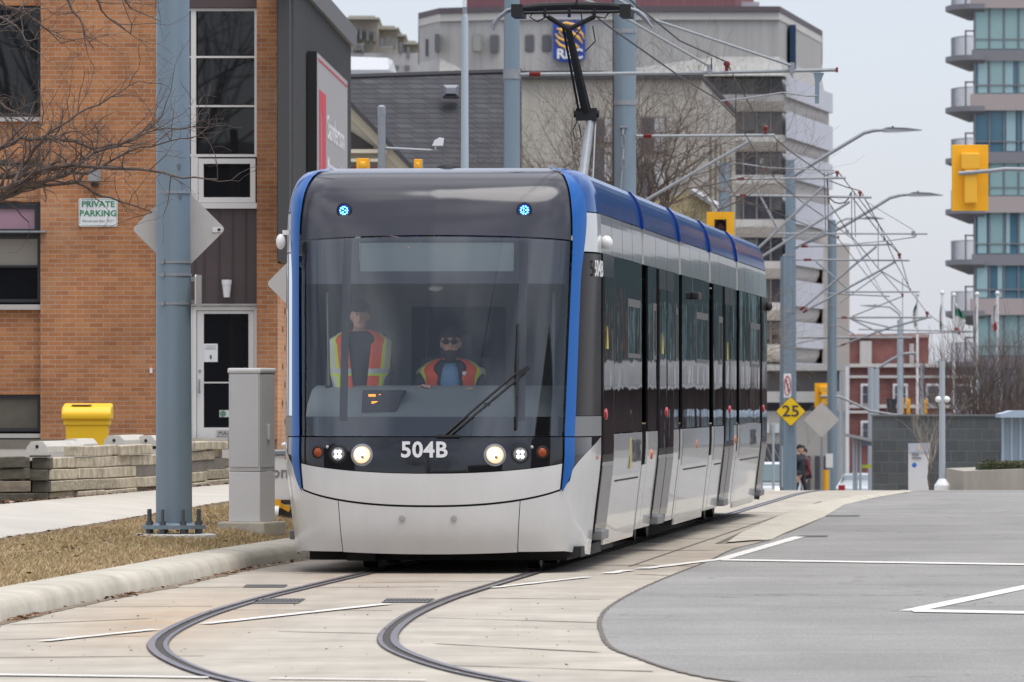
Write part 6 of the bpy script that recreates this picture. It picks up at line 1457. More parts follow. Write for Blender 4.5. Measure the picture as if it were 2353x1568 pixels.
    for u0, u1 in ((1752, 1768), (1773, 1792)): B(u0, 973, u1, 995, d-.25, .24).build('poster', M_white, r2)
    B(1890, 560, 1952, 945, 470, 30).build('rear_wing', pm('beige_panel', (.50, .46, .42), .85, var=(1.0, .08, (.2, .2, 2))), r2)
bank()
# far apartments top left
def apts():
    d = 600.; r = T('apartment_building', 'far beige stepped apartment block with balconies above the dark shingle roof', 'building', (X(880, d), d, gz(d)))
    M = pm('apartment_beige', (.40, .36, .29), .9, var=(.5, .1)); Mt = pm('apartment_trim', (.34, .32, .27), .9); Mwn = pm('apartment_glass', (.14, .15, .16), .3)
    B(800, 122, 966, 175, d-1, 20).build('lower_wing', pm('apartment_grey', (.38, .37, .36), .9, var=(.6, .06)), r)
    for u0, u1, v0 in ((795, 870, 38), (868, 914, 58), (910, 930, 72), (928, 962, 90)):
        B(u0, v0+8, u1, 123, d+(u0-800)*.03, 14).build('wall', M, r)
        m = MB(); a = P(u0-4, v0, d); b = P(u1+3, v0+9, d); q = (u0-800)*.03; m.box((a.x, d-1.5+q, b.z), (b.x, d+14+q, (a.z+b.z)/2)); m.box((a.x+.4, d-1+q, (a.z+b.z)/2), (b.x-.4, d+13+q, a.z)); m.build('cornice', Mt, r)
    for u, v in ((812, 66), (826, 66), (842, 70), (858, 72), (875, 88), (889, 86), (903, 90), (918, 98), (935, 108), (812, 96), (830, 98)): B(u, v, u+6, v+24, d-1.2, 1).build('window', Mwn, r)
    for u0, u1, v in ((810, 838, 102), (872, 902, 108)):
        m = MB()
        for k in range(int((u1-u0)/2.4)): m.box(tuple(P(u0+k*2.4, v+14, d-1.5)), tuple(P(u0+k*2.4+.8, v, d-1.4)))
        m.box(tuple(P(u0, v+1.5, d-1.55)), tuple(P(u1, v, d-1.4))); m.build('balcony_rail', M_cst, r)
    for u in (812, 833, 850, 880, 905, 930): B(u, 150, u+11, 158, d-1.3, .3).build('window', Mwn, r)
apts()
def tinroof():
    d = 260; r = T('metal_roof_house', 'small building with a pale grey standing seam roof peeping over the shingles', 'building', (X(850, d), d, gz(d)))
    m = MB(); m.add([P(795, 173, d), P(892, 173, d), P(883, 142, d+6), P(795, 142, d+6), P(902, 176, d+8), P(892, 145, d+8)], [(0, 1, 2, 3), (1, 4, 5, 2)]); o = m.build('roof', lines_mat('seam_metal', (.45, .46, .47), (6, 6, .1), .1), r, auto=False); o.modifiers.new('s', 'SOLIDIFY').thickness = -.2
    B(798, 174, 888, 300, d+.6, 10).build('wall', M_cst, r)
tinroof()
# dark shingle house
def shingle():
    m_ = brickmat('dark_shingles', (.055, .055, .062), (.038, .038, .044), (.018, .018, .02), .33, .115, .012, .9)
    d = 150; r = T('shingled_house', 'house with a steep charcoal shingle roof and a cream trimmed gable', 'building', (X(1000, d), d, gz(d)))
    m = MB(); a, b, c, e = P(790, 470, d), P(1199, 470, d), P(1199, 165, d+4.5), P(790, 178, d+4.5)
    m.add([a, b, c, e, e+Vector((0, .3, -.1)), c+Vector((0, .3, -.1)), b+Vector((0, 6, 0)), a+Vector((0, 6, 0))], [(0, 1, 2, 3), (3, 2, 5, 4), (4, 5, 6, 7), (1, 6, 5, 2), (0, 3, 4, 7)]); m.build('roof', m_, r, auto=False)
    m = MB(); m.tube([P(800, 178, d+4.5), P(1199, 165, d+4.5)], .08, 6); m.build('ridge', pm('ridge_dark', (.035, .035, .04), .8), r)
    B(795, 470, 1195, 920, d+.5, 6).build('wall', M_brickR, r)
    # vent
    m = MB(); q = P(1036, 206, d+3.4); w = .17
    m.add([q+Vector(p) for p in ((-w, 0, -.16), (w, 0, -.16), (w, 0, .1), (-w, 0, .1), (-w*.6, -.22, -.1), (w*.6, -.22, -.1), (w*.6, -.22, .03), (-w*.6, -.22, .03))], [(4, 5, 6, 7), (0, 1, 5, 4), (1, 2, 6, 5), (2, 3, 7, 6), (3, 0, 4, 7)]); m.build('roof_vent', pm('vent_grey', (.24, .25, .27), .5, .3), r); B(1018, 220, 1054, 226, d+3.05, .3).build('vent_painted_shadow', M_black, r)  # black box painted in as shade under the vent
    # gable (right half visible), in front of the roof
    dg = d-4; Mc = pm('cream_trim', (.56, .51, .40), .7); 
    m = MB(); m.prism([P(760, 200, dg), P(800, 238, dg), P(950, 396, dg), P(925, 396, dg), P(795, 262, dg), P(760, 225, dg)], (0, .25, 0)); m.build('barge_board', Mc, r)
    m = MB(); m.prism([P(760, 190, dg-.25), P(800, 226, dg-.25), P(965, 398, dg-.25), P(952, 398, dg-.25), P(798, 238, dg-.25), P(760, 204, dg-.25)], (0, 4.5, 0)); m.build('gable_roof', pm('gable_roof_dark', (.05, .05, .055), .8), r)
    m = MB(); m.prism([P(760, 232, dg+.1), P(797, 264, dg+.1), P(926, 396, dg+.1), P(760, 396, dg+.1)], (0, .2, 0)); m.build('gable_wall', pm('cream_wall', (.50, .46, .37), .8), r)
    m = MB(); m.prism([P(780, 284, dg+.02), P(858, 336, dg+.02), P(858, 342, dg+.02), P(780, 342, dg+.02)], (0, .07, 0)); m.build('gable_recess', pm('recess_dark', (.045, .04, .035), .8), r)
    m = MB(); m.box(tuple(P(760, 352, dg-.1)), tuple(P(890, 344, dg+.09))); m.box(tuple(P(760, 372, dg-.15)), tuple(P(880, 366, dg+.09))); m.build('gable_moulding', Mc, r)
    B(760, 382, 884, 920, dg-.02, 1).build('gable_brick', M_brickR, r)
shingle()
def stucco():
    d0, d1 = 200, 225; r = T('stucco_building', 'beige stucco building with sash windows behind the bare tree', 'building', (X(1450, d0), d0, gz(d0)))
    m = MB(); k = d0/190.
    a = [(X(1190, d0), d0), (X(1613, d0), d0), (X(1690, d1), d1), (X(1190, d1), d1)]; zt = P(0, 183, d0).z
    m.prism([(x, y, gz(d0)-1) for x, y in a], (0, 0, zt-gz(d0)+1)); m.build('wall', lines_mat('beige_stucco', (.40, .375, .325), (2.5, 2.5, .4), .14), r)
    a2 = [(X(1188, d0), d0-.2), (X(1615, d0), d0-.2), (X(1693, d1), d1), (X(1188, d1), d1)]
    m = MB(); m.prism([(x, y, zt+.002) for x, y in a2], (0, 0, .14)); m.build('roof_edge', pm('roof_edge_dark', (.045, .045, .05), .7), r)
    for u0, u1, v0, v1 in ((1470, 1532, 268, 352), (1362, 1410, 270, 330), (1362, 1410, 336, 420), (1470, 1532, 372, 450)):
        f = B(u0, v0, u1, v1, d0-.06, .05).build('window', pm('taupe_frame', (.22, .19, .17), .7), r)
        B(u0+5, v0+4, (u0+u1)/2+2, v1-4, d0-.09, .028).build('pane', M_wd, f); B((u0+u1)/2+3, v0+4, u1-5, v1-4, d0-.10, .038).build('curtain', pm('white_curtain', (.45, .45, .45), .8), f)
    for q in (.2, .35, .5, .62, .8): 
        x = lerp(a[1][0], a[2][0], q)+.02; y = lerp(d0, d1, q); MB().box((x, y, P(0, 560, y).z), (x+.06, y+.25, P(0, 290+q*90, y).z)).build('side_louvre', pm('tan_strip', (.28, .25, .19), .8), r)
stucco()
def yellowh():
    d = 190; r = T('ochre_house', 'pale ochre brick house corner low behind the bare tree beside the yellow signal', 'building', (X(1590, d), d, gz(d)))
    m = MB(); a, b = X(1480, d), X(1632, d); m.prism([(a, d, gz(d)-1), (b, d, gz(d)-1), (b, d, P(0, 465, d).z), (X(1590, d), d, P(0, 440, d).z), (a, d, P(0, 470, d).z)], (0, 8, 0)); m.build('wall', brickmat('ochre_brick', (.38, .31, .15), (.33, .27, .13), (.30, .26, .17)), r)
    m = MB(); m.tube([P(1590, 438, d-.1), P(1648, 472, d-.1), P(1650, 520, d-.1)], .10, 6); m.build('gutter', pm('gutter_white', (.5, .5, .5), .6), r)
yellowh()
# red brick civic building
def redb():
    d = 560.; r = T('red_brick_building', 'red brick building with white window frames and stone bands beyond the crest', 'building', (X(2050, d), d, gz(d)))
    Ms = pm('pale_band', (.55, .52, .49), .8); Mbr = M_brickR
    B(1938, 775, 2134, 842, d+12, 20).build('upper_block', Mbr, r); B(1936, 768, 2136, 776, d+11.6, 20.8).build('cornice', pm('cornice_brown', (.30, .20, .18), .8), r)
    B(1976, 784, 2003, 842, d+11.5, .4).build('louvre', M_cst, r); B(2090, 790, 2100, 838, d+11.5, .4).build('louvre', M_cst, r)
    B(1920, 843, 2230, 1150, d, 20).build('wall', Mbr, r); B(1918, 836, 2232, 844, d-.5, 21).build('parapet', Ms, r); B(1919, 863, 2231, 869, d-.3, .29).build('stone_band', Ms, r); B(1919, 930, 2231, 938, d-.3, .29).build('stone_band', Ms, r)
    B(1926, 944, 2010, 950, d-.3, .29).build('stone_band', Ms, r)
    for u in (1915, 1978, 2052, 2128, 2190):
        for v0, v1 in ((882, 930), (967, 1010)):
            f = B(u, v0, u+34, v1, d-.35, .34).build('window', M_white, r)
            mm_ = MB(); B(u+5, v0+5, u+29, (v0+v1)/2-1, d-.5, .14, mm_); B(u+5, (v0+v1)/2+2, u+29, v1-3, d-.5, .14, mm_); mm_.build('pane', M_wd, f)
redb()
# glass tower
def Bt(u0, v0, u1, v1, d, dep):
    """like B, but the left flank runs back along the line of sight (the building turns away there)"""
    a = P(u0, v0, d); b = P(u1, v1, d); k = (d+dep)/d; m = MB()
    return m.prism([(a.x, d, b.z), (b.x, d, b.z), (b.x, d+dep, b.z), (a.x*k+.4, d+dep, b.z)], (0, 0, a.z-b.z))
def tower():
    d = 410.; r = T('glass_tower', 'tall apartment tower with teal glass bands and curved balconies at the right edge', 'building', (X(2330, d), d, gz(d)))
    Mg1 = pm('teal_spandrel', (.25, .385, .385), .12, var=(.2, .08)); Mg2 = pm('teal_glass', (.085, .17, .22), .06, var=(.15, .35)); Mc = pm('curtain_pale', (.30, .44, .46), .4); Mg = pm('tower_grey', (.19, .19, .205), .6); Mp = pm('tower_pink_band', (.36, .31, .30), .8); Mrl = pm('rail_glass', (.25, .28, .30), .2)
    rt_ = random.Random(5); U1 = 2353+520
    fl = [(-115, 0), (2, 116), (141, 218), (257, 373), (395, 475), (512, 579), (600, 676)]
    v = -118; k = 0
    while v < 1130:
        pink = k % 2 == 0
        vb0, vb1 = v+(99 if pink else 115), v+(137 if pink else 141)      # band under the glass of this floor
        B(2237, v+10, U1, vb0, d, .3).build('window_band', Mg2, r)
        m = MB(); mg = MB(); mc_ = MB(); n = 26
        for i in range(n):
            u = 2240+i*33.5; m.box(tuple(P(u-1.2, vb0, d-.12)), tuple(P(u+1.2, v+10, d-.002)))
            if k % 3 == 1 or rt_.random() < .15: MB().box(tuple(P(u+2, vb0-2, d-.06)), tuple(P(u+31, v+12, d-.004))).build('spandrel_glass', Mg1, r) if u < 2360 else mg.box(tuple(P(u+2, vb0-2, d-.06)), tuple(P(u+31, v+12, d-.004)))
            elif rt_.random() < .5:
                w = rt_.uniform(8, 26); s = rt_.uniform(2, 30-w); u > 2360 or MB().box(tuple(P(u+s, vb0-2, d-.04)), tuple(P(u+s+w, v+12, d-.004))).build('curtain', Mc, r)
        B(2237, lerp(v+10, vb0, .76), U1, lerp(v+10, vb0, .76)+2.5, d-.10, .095, m)
        wbnd = m.build('mullion', Mg, r)

        Bt(2233 if not pink else 2229, vb0, U1, vb1, d-(.35 if pink else .2), 24).build('floor_band', Mp if pink else Mg, r)
        if pink: Bt(2236, vb1, U1, v+127+10, d-.15, 24).build('floor_edge', Mg, r) if vb1 < v+137 else None
        # balcony at the left: curved slab, rail
        zs = P(0, v+118+9, d).z; rr = 58/FPX*d
        cx, cy = X(2238, d), d+3.2
        arc_ = [(cx-rr*sin(t)*1.0, cy-3.6*cos(t)) for t in [pi/2*i/10 for i in range(11)]]
        poly = [(cx+.6, cy-3.6)]+arc_+[(cx+.6, cy)]
        zt2 = zs; m = MB(); m.prism([(x, y, zt2-.30) for x, y in poly], (0, 0, .30)); b_ = m.build('balcony_slab', Mg, r)
        # underside tapers in towards the wall
        m = MB(); n2 = len(poly); inner = [(lerp(cx+.6, x, .35), lerp(cy-1.2, y, .6)) for x, y in poly]
        m.add([(x, y, zt2-.302) for x, y in poly]+[(x, y, zt2-.85) for x, y in inner], [(i, (i+1) % n2, n2+(i+1) % n2, n2+i) for i in range(n2)]+[tuple(range(n2, 2*n2))]); m.build('balcony_soffit', Mg, r)
        m = MB()
        for i in range(41):
            t = pi/2*i/40; x, y = cx-(rr-.35)*sin(t), cy-3.3*cos(t); m.box((x-.012, y-.012, zt2), (x+.012, y+.012, zt2+1.1))
        m.tube([(cx-(rr-.35)*sin(t), cy-3.3*cos(t), zt2+1.12) for t in [pi/2*i/12 for i in range(13)]], .035, 6); m.build('balcony_rail', pm('rail_grey', (.42, .43, .46), .5), b_)
        m = MB(); a0 = cx-rr*.36; m.box((a0, cy-3.2, zt2), (a0+.1, cy-3.1, zt2+1.45)); m.box((a0, cy-3.2, zt2+1.36), (cx, cy-3.1, zt2+1.45)); m.build('privacy_frame', pm('frame_brown', (.16, .13, .13), .5), b_)
        v += 117.5; k += 1
    Bt(2238, -240, U1, 1150, d+.4, 23).build('tower_core', Mg2, r)
tower()
# dark stone wall with pylon, planter, hedge, shelter
d = 136
def stonewall():
    r = T('stone_wall', 'dark green-grey stone block wall beyond the crest of the road', 'wall', (X(2150, d), d, gz(d)))
    B(2006, 956, 2300, 1190, d, .5).build('wall', brickmat('dark_stone', (.055, .062, .064), (.075, .082, .084), (.095, .10, .10), .30, .215, .010, .6), r)
    B(2004, 953, 2302, 957, d-.04, .58).build('coping', pm('coping_dark', (.13, .135, .13), .6), r)
stonewall()
r = T('info_pylon', 'white information pylon with lilac head and blue round symbol before the stone wall', 'sign', (X(2112, 131), 131, gz(131)))
m = MB(); dd = 131; pts = [(2088, 1185), (2088, 1020), (2137, 1018), (2136, 1045), (2132, 1075), (2135, 1130), (2137, 1185)]; m.prism([P(u, v, dd) for u, v in pts], (0, .15, 0)); m.build('panel', pm('pylon_white', (.56, .56, .57), .5), r)
B(2089, 1019, 2136, 1040, dd-.02, .018).build('head_panel', pm('pylon_lilac', (.40, .42, .50), .5), r); B(2107, 1026, 2114, 1034, dd-.03, .009).build('emblem', pm('emblem_ochre', (.6, .45, .25), .6), r)
MB().lathe([(.045, 0), (0, .01)], P(2101, 1069, dd-.002), 18, Matrix.Rotation(pi/2, 3, 'X')).build('blue_symbol', pm('symbol_blue', (.03, .12, .45), .5), r)
m = MB(); B(2096, 1043, 2111, 1047, dd-.02, .018, m); B(2096, 1051, 2117, 1054, dd-.02, .018, m); m.build('text_bars', pm('pylon_text', (.2, .2, .22), .6), r)
r = T('plaque', 'tiny yellow and blue plaque on the dark stone wall', 'sign', tuple(P(2199, 1104, d))); B(2193, 1101, 2207, 1109, d-.05, .04).build('lower_half', pm('plaque_yellow', (.6, .42, .03), .6), r); B(2194, 1095, 2206, 1101, d-.05, .04).build('upper_half', pm('plaque_navy', (.03, .05, .16), .6), r)
dp = 124
r = T('planter', 'board-marked concrete planter wall at the right with a clipped hedge', 'planter', (X(2280, dp), dp, gz(dp)))
m = MB(); m.prism([P(2214, 1175, dp), P(2600, 1175, dp), P(2600, 1076, dp), P(2353, 1078, dp), P(2214, 1083, dp)], (0, 5, 0)); m.build('wall', pm('planter_concrete', (.34, .31, .26), .9, var=(2, .2, (2, 2, .25))), r)
# bin and other small things above the wall
r = T('dark_banner', 'small black tapered box on a post above the stone wall', 'equipment', tuple(P(2046, 930, 250))); m = MB(); m.prism([P(2036, 916, 250), P(2062, 917, 250), P(2056, 953, 250), P(2042, 953, 250)], (0, .5, 0)); m.build('box', M_dark, r); MB().tube([P(2050, 953, 250.2), P(2050, 1130, 250.2)], .05, 8).build('post', M_farpole, r)
# glass bus shelter at the far right
r = T('bus_shelter', 'pale blue framed glass shelter at the far right behind the hedge', 'shelter', (X(2330, 131), 131, gz(131))); dd = 131; Mfb = pm('shelter_blue_frame', (.34, .42, .50), .5); Msg = pm('shelter_glass', (.30, .36, .40), .1)
m = MB()
for u in (2302, 2322, 2342, 2395, 2450): m.box(tuple(P(u, 1100, dd)), tuple(P(u+5, 950, dd+.1)))
m.prism([P(2300, 952, dd-.3), P(2328, 944, dd-.3), P(2470, 944, dd-.3), P(2470, 960, dd-.3), P(2300, 960, dd-.3)], (0, 1.5, 0)); m.build('frame', Mfb, r)
B(2307, 961, 2460, 1090, dd+.03, .03).build('glass_panel', Msg, r)
# shelter left of the wall
r = T('tram_stop_canopy', 'grey canopy on square posts left of the dark stone wall', 'shelter', (X(1990, 170), 170, gz(170))); dd = 170
m = MB(); m.prism([P(1953, 998, dd), P(2012, 1010, dd), P(2012, 1018, dd), P(1953, 1004, dd)], (0, 3, 0)); m.build('roof', pm('canopy_grey', (.27, .27, .27), .5), r)
m = MB()
for u in (1960, 1966, 1975): m.box(tuple(P(u, 1180, dd+.5)), tuple(P(u+4, 1008, dd+.7)))
m.build('posts', M_farpole, r); B(1975, 1012, 2006, 1025, dd+.8, .1).build('glass_fascia', Mfb, r); B(1974, 1068, 2006, 1076, dd+.9, .05).build('yellow_strip', pm('strip_lime', (.5, .55, .05), .6), r)

# ---------------------------------------------------------------- vehicles and walkers beyond the crest
def car(lab, x, d, ang, colr, name='parked_car', kind='suv', lights=True):
    r = T(name, lab, 'car', (x, d, gz(d)), rotz=ang); mt = pm('car_paint_%s' % colr[0], colr[1], .2, coat=.8); gl = pm('car_glass', (.10, .15, .16), .06)
    h = 1.72 if kind == 'suv' else 1.45; L = 4.6; w = .93
    prof_ = [(-2.3, .35), (-2.32, .7), (-2.25, .92), (-1.15, 1.02), (-.55, h-.08), (-.2, h), (1.6, h-.02), (2.1, h-.25) if kind == 'suv' else (1.5, h-.25), (2.28, .95), (2.3, .4)]
    rows = []
    for s, (k0, k1) in ((-1, (1, 1)), (-.93, (1, 1)), (.93, (1, 1)), (1, (1, 1))):
        rows.append(None)
    m = MB()
    def sec(xs, tuck): return [Vector((xs*(w if z < 1.0 else w*.84 if z > 1.2 else w*.98), y, z)) for y, z in prof_]
    a = sec(-1, 0); b = sec(1, 0); n = len(prof_); m.add(a+b, [tuple(range(n-1, -1, -1)), tuple(range(n, 2*n))]+[(i, (i+1) % n, n+(i+1) % n, n+i) for i in range(n)]); o = m.build('body', mt, r, world=False)
    bv = o.modifiers.new('b', 'BEVEL'); bv.width = .06; bv.segments = 3
    m = MB(); m.prism([(-.70, -1.14, 1.04), (.70, -1.14, 1.04), (.64, -.60, h-.11), (-.64, -.60, h-.11)], (0, .0, .012)); m.v = [(p[0], p[1]-.035, p[2]+.03) for p in m.v]; m.build('windscreen', gl, r, world=False)
    for s in (-1, 1):
        m = MB(); x_ = s*w*.86; m.prism([(x_+s*.03, -.85, 1.06), (x_+s*.03, 1.9, 1.06), (x_-s*.03, 1.6, h-.15), (x_-s*.03, -.45, h-.15)], (s*.02, 0, 0)); m.build('side_glass', gl, r, world=False)
        for y in (-1.45, 1.4): m = MB(); m.lathe([(0, -.1), (.33, -.1), (.35, -.05), (.35, .08), (.22, .1), (0, .09)], (s*(w-.06), y, .34), 20, Matrix.Rotation(s*pi/2, 3, 'Y')); m.build('wheel', M_black, r, world=False)
        m = MB(); m.rb((s*.55-.16, -2.36, .72), (s*.55+.16, -2.24, .86), .03); m.build('headlight', pm('car_light_on', (1, .9, .7), .3, emit=((1, .8, .45), 2.0)) if lights else pm('car_light_off', (.4, .4, .4), .2), r, world=False)
        m = MB(); m.rb((s*.68-.12, 2.24, .85), (s*.68+.12, 2.33, 1.05), .02); m.build('tail_light', pm('tail_red', (.4, .02, .02), .3), r, world=False)
        m = MB(); m.rb((s*(w+.02), -.75, 1.0), (s*(w+.2), -.6, 1.14), .02); m.build('mirror', mt, r, world=False)
    m = MB(); m.box((-.5, -2.37, .5), (.5, -2.30, .68)); m.build('grille', M_black, r, world=False)
    return r
car('white pickup-like car with one warm headlight on, right behind the tail of the tram', X(1772, 238), 238, radians(-8), ('white', (.66, .67, .70)))
car('pale silver car parked at the left end of the dark stone wall', X(2008, 250), 250, radians(165), ('silver', (.55, .60, .62)), kind='saloon', lights=False)
def walker(lab, u, d, jacket, ang):
    J = stand_joints(); J['wrist'] = [(-.24, -.06, .88), (.24, .10, .88)]; J['ankle'] = [(-.10, .22, .10), (.10, -.18, .09)]; J['toe'] = [(-.11, .10, .035), (.11, -.34, .05)]; J['knee'] = [(-.10, .06, .50), (.10, -.14, .52)]
    person(lab, 'person', Matrix.Translation((X(u, d), d, gz(d))) @ Matrix.Rotation(ang, 4, 'Z'), J, [skin2, jacket, tr_n, shoe], vox=.022, hair=hairm, face=True, fingers=False)
walker('pedestrian in dark clothes walking behind the pole with the 25 sign', 1838, 196, jk, radians(50)); walker('pedestrian in a maroon jacket beside the one in dark clothes', 1848, 204, pm('maroon_jacket', (.16, .04, .05), .8), radians(-60))
# small far signs
for lab, u, v0, v1, d_, mt in (('white panel on a pole at the foot of the farthest line pole', 1906, 1043, 1075, 223, M_white), ('small dark signal head on a slim pole right of the 25 sign pole', 1844, 1024, 1036, 200, M_dark)):
    r = T('direction_board', lab, 'sign', tuple(P(u, v0, d_))); B(u-8 if mt == M_white else u-5, v0, u+8 if mt == M_white else u+5, v1, d_, .1).build('panel', mt, r); MB().tube([P(u, v1, d_+.05), P(u, 1132, d_+.05)], .03, 6).build('post', M_farpole, r)
slim('yellow bollard post beside the farthest line pole', 1898, 1080, 1132, 224, .10, M_yel, 'bollard', 'bollard', 'far posts')
slim('thin grey sign post between the tram tail and the 25 sign', 1777, 975, 1125, 190, .035); slim('thin dark post left of the 25 sign pole', 1797, 1025, 1120, 200, .03)

# ================================================================ TREES
def limb(mb, p, d, L, r, lev, rn, spread=.6, up=.25, seg=4, nb=3, rmin=.004, sides=(6, 5, 4, 3, 3, 3), ends=None, ratio=(.55, .8), jit=.22):
    pts = [p.copy()]; rs = [r]; dd = d.copy(); st = L/seg; kids = []
    for i in range(seg):
        dd = (dd+Vector((rn.gauss(0, jit), rn.gauss(0, jit), rn.gauss(0, jit*.8)+up*.12))).normalized(); pts.append(pts[-1]+dd*st); rs.append(max(rmin*.7, r*(1-.55*(i+1)/seg)))
        kids.append((pts[-1].copy(), dd.copy(), rs[-1]))
    mb.tube(pts, rs, sides[min(lev, 5)], cap=False)
    if lev >= 5 or r < rmin: return
    for k in range(nb+(1 if rn.random() < .5 else 0)):
        q, dq, rq = kids[rn.randrange(len(kids))] if k else kids[-1]
        a = dq.orthogonal().normalized(); a.rotate(Matrix.Rotation(rn.uniform(0, 6.28), 3, dq)); nd = (dq+a*rn.uniform(.35, 1)*spread+Vector((0, 0, up*.35))).normalized()
        limb(mb, q, nd, L*rn.uniform(*ratio), rq*rn.uniform(.55, .8), lev+1, rn, spread, up, seg, nb, rmin, sides, ends, ratio, jit)
def bare_tree(lab, x, d, h, seed, n=7, spread=.9, trunk=.25, mat=M_twig, r0=.12, up=.5, nb=3, grp=None, name='bare_tree', L0=.42, lean=.55, tmat=None, rmin=.006, jit=.2):
    rn = random.Random(seed); r = T(name, lab, 'tree', (x, d, gz(d)), group=grp); z = gz(d)
    mb = MB(); th = h*trunk; mb.tube([(x, d, z-.1), (x+rn.gauss(0, .05), d, z+th*.5), (x, d, z+th)], [r0*1.35, r0*1.1, r0], 10); mb.build('trunk', tmat or M_bark, r, smooth=True)
    mb = MB()
    for k in range(n):
        a = 2*pi*k/n+rn.uniform(-.4, .4); t = rn.uniform(.25, 1); dirv = Vector((cos(a)*lean*t*1.6, sin(a)*lean*t*1.6, 1)).normalized(); limb(mb, Vector((x, d, z+th*rn.uniform(.75, 1))), dirv, h*L0*rn.uniform(.8, 1.1), r0*rn.uniform(.45, .7), 1, rn, spread, up, 4, nb, rmin, jit=jit)
    mb.build('crown', mat, r); return r
M_red_tw = pm('reddish_twigs', (.105, .08, .066), .9)
bare_tree('bare brown tree spreading in front of the beige stucco building', X(1440, 132), 132, 11.5, 21, n=17, spread=1.0, r0=.06, mat=M_red_tw, up=.30, nb=4, L0=.22, lean=.5, trunk=.38, rmin=.0028, jit=.3)
bare_tree('low dense bare tree behind the tram roof near the short pole', X(1580, 150), 150, 8.5, 8, n=16, spread=1.0, r0=.05, mat=pm('tan_twigs', (.17, .13, .09), .9), up=.3, nb=4, L0=.26, lean=.6, rmin=.003, jit=.3)
bare_tree('rust-brown bushy bare tree at the right edge before the glass tower', X(2262, 146), 146, 3.9, 33, n=18, spread=.6, r0=.05, mat=pm('dark_red_twigs', (.105, .08, .072), .9), up=.8, nb=4, trunk=.2, L0=.36, lean=.8, rmin=.003)
bare_tree('second rust-brown bare tree cut by the right edge of the picture', X(2352, 150), 150, 4.0, 39, n=18, spread=.6, r0=.05, mat=pm('dark_red_twigs', (.105, .08, .072), .9), up=.8, nb=4, trunk=.2, L0=.36, lean=.8, rmin=.003)
bare_tree('thin pale bare sapling in front of the dark stone wall', X(2140, 128), 128, 1.9, 5, n=7, spread=.8, r0=.018, mat=pm('pale_twigs', (.27, .24, .20), .9), up=.5, nb=3, trunk=.3, L0=.36, lean=.6, rmin=.002)
bare_tree('faint bare street tree in front of the lower tower floors', X(1790, 300), 300, 7.0, 14, n=6, spread=.9, r0=.035, mat=pm('pale_twigs', (.27, .24, .20), .9), up=.4, nb=2, L0=.36)
# trees across the street behind the viewer, mirrored in glass
for i, (x, y, h, lab) in enumerate(((-14, -12, 19, 'tall bare tree standing behind the viewer on the left'), (-15.5, -36, 22, 'tallest bare tree far behind the viewer on the left'), (7, -26, 10, 'small bare tree behind the viewer on the right'), (-50, 6, 17, 'bare tree well to the left of the viewer'))):
    bare_tree(lab, x, y, h, 50+i, n=7, spread=.8, r0=.36, mat=M_bark, nb=3, up=.4, rmin=.03)
# hedge
mb = MB(); rn = random.Random(4)
for q in range(9000):
    u = rn.uniform(2252, 2560); y = dp+rn.uniform(.4, 1.8); z = P(0, rn.uniform(1061, 1082), dp).z+rn.gauss(0, .01); x = X(u, dp)+(y-dp)*.1; mb.cm = rn.randrange(3); s = rn.uniform(.012, .03)
    if x < X(2252, dp)+.1+.1*noise.noise(Vector((0, y*2, z*3))): continue
    R = Matrix.Rotation(rn.uniform(0, 6.28), 3, 'Z') @ Matrix.Rotation(rn.uniform(-1.4, 1.4), 3, 'X'); p = Vector((x, y, z)); mb.add([p+R @ Vector(c)*s for c in ((-1, 0, 0), (0, -.6, 0), (1, 0, 0), (0, .6, 0))], [(0, 1, 2, 3)])
hg = T('hedge', 'clipped brown-green hedge on top of the concrete planter', 'hedge', tuple(P(2300, 1075, dp+1)))
mb.build('foliage', [pm('hedge_green', (.06, .08, .02), .8), pm('hedge_brown', (.10, .08, .03), .8), pm('hedge_dark', (.03, .04, .015), .8)], hg, auto=False)
MB().box((X(2256, dp), dp+.5, P(0, 1085, dp).z), (X(2560, dp), dp+1.7, P(0, 1066, dp).z)).build('inner_stems', pm('hedge_dark', (.03, .04, .015), .8), hg)
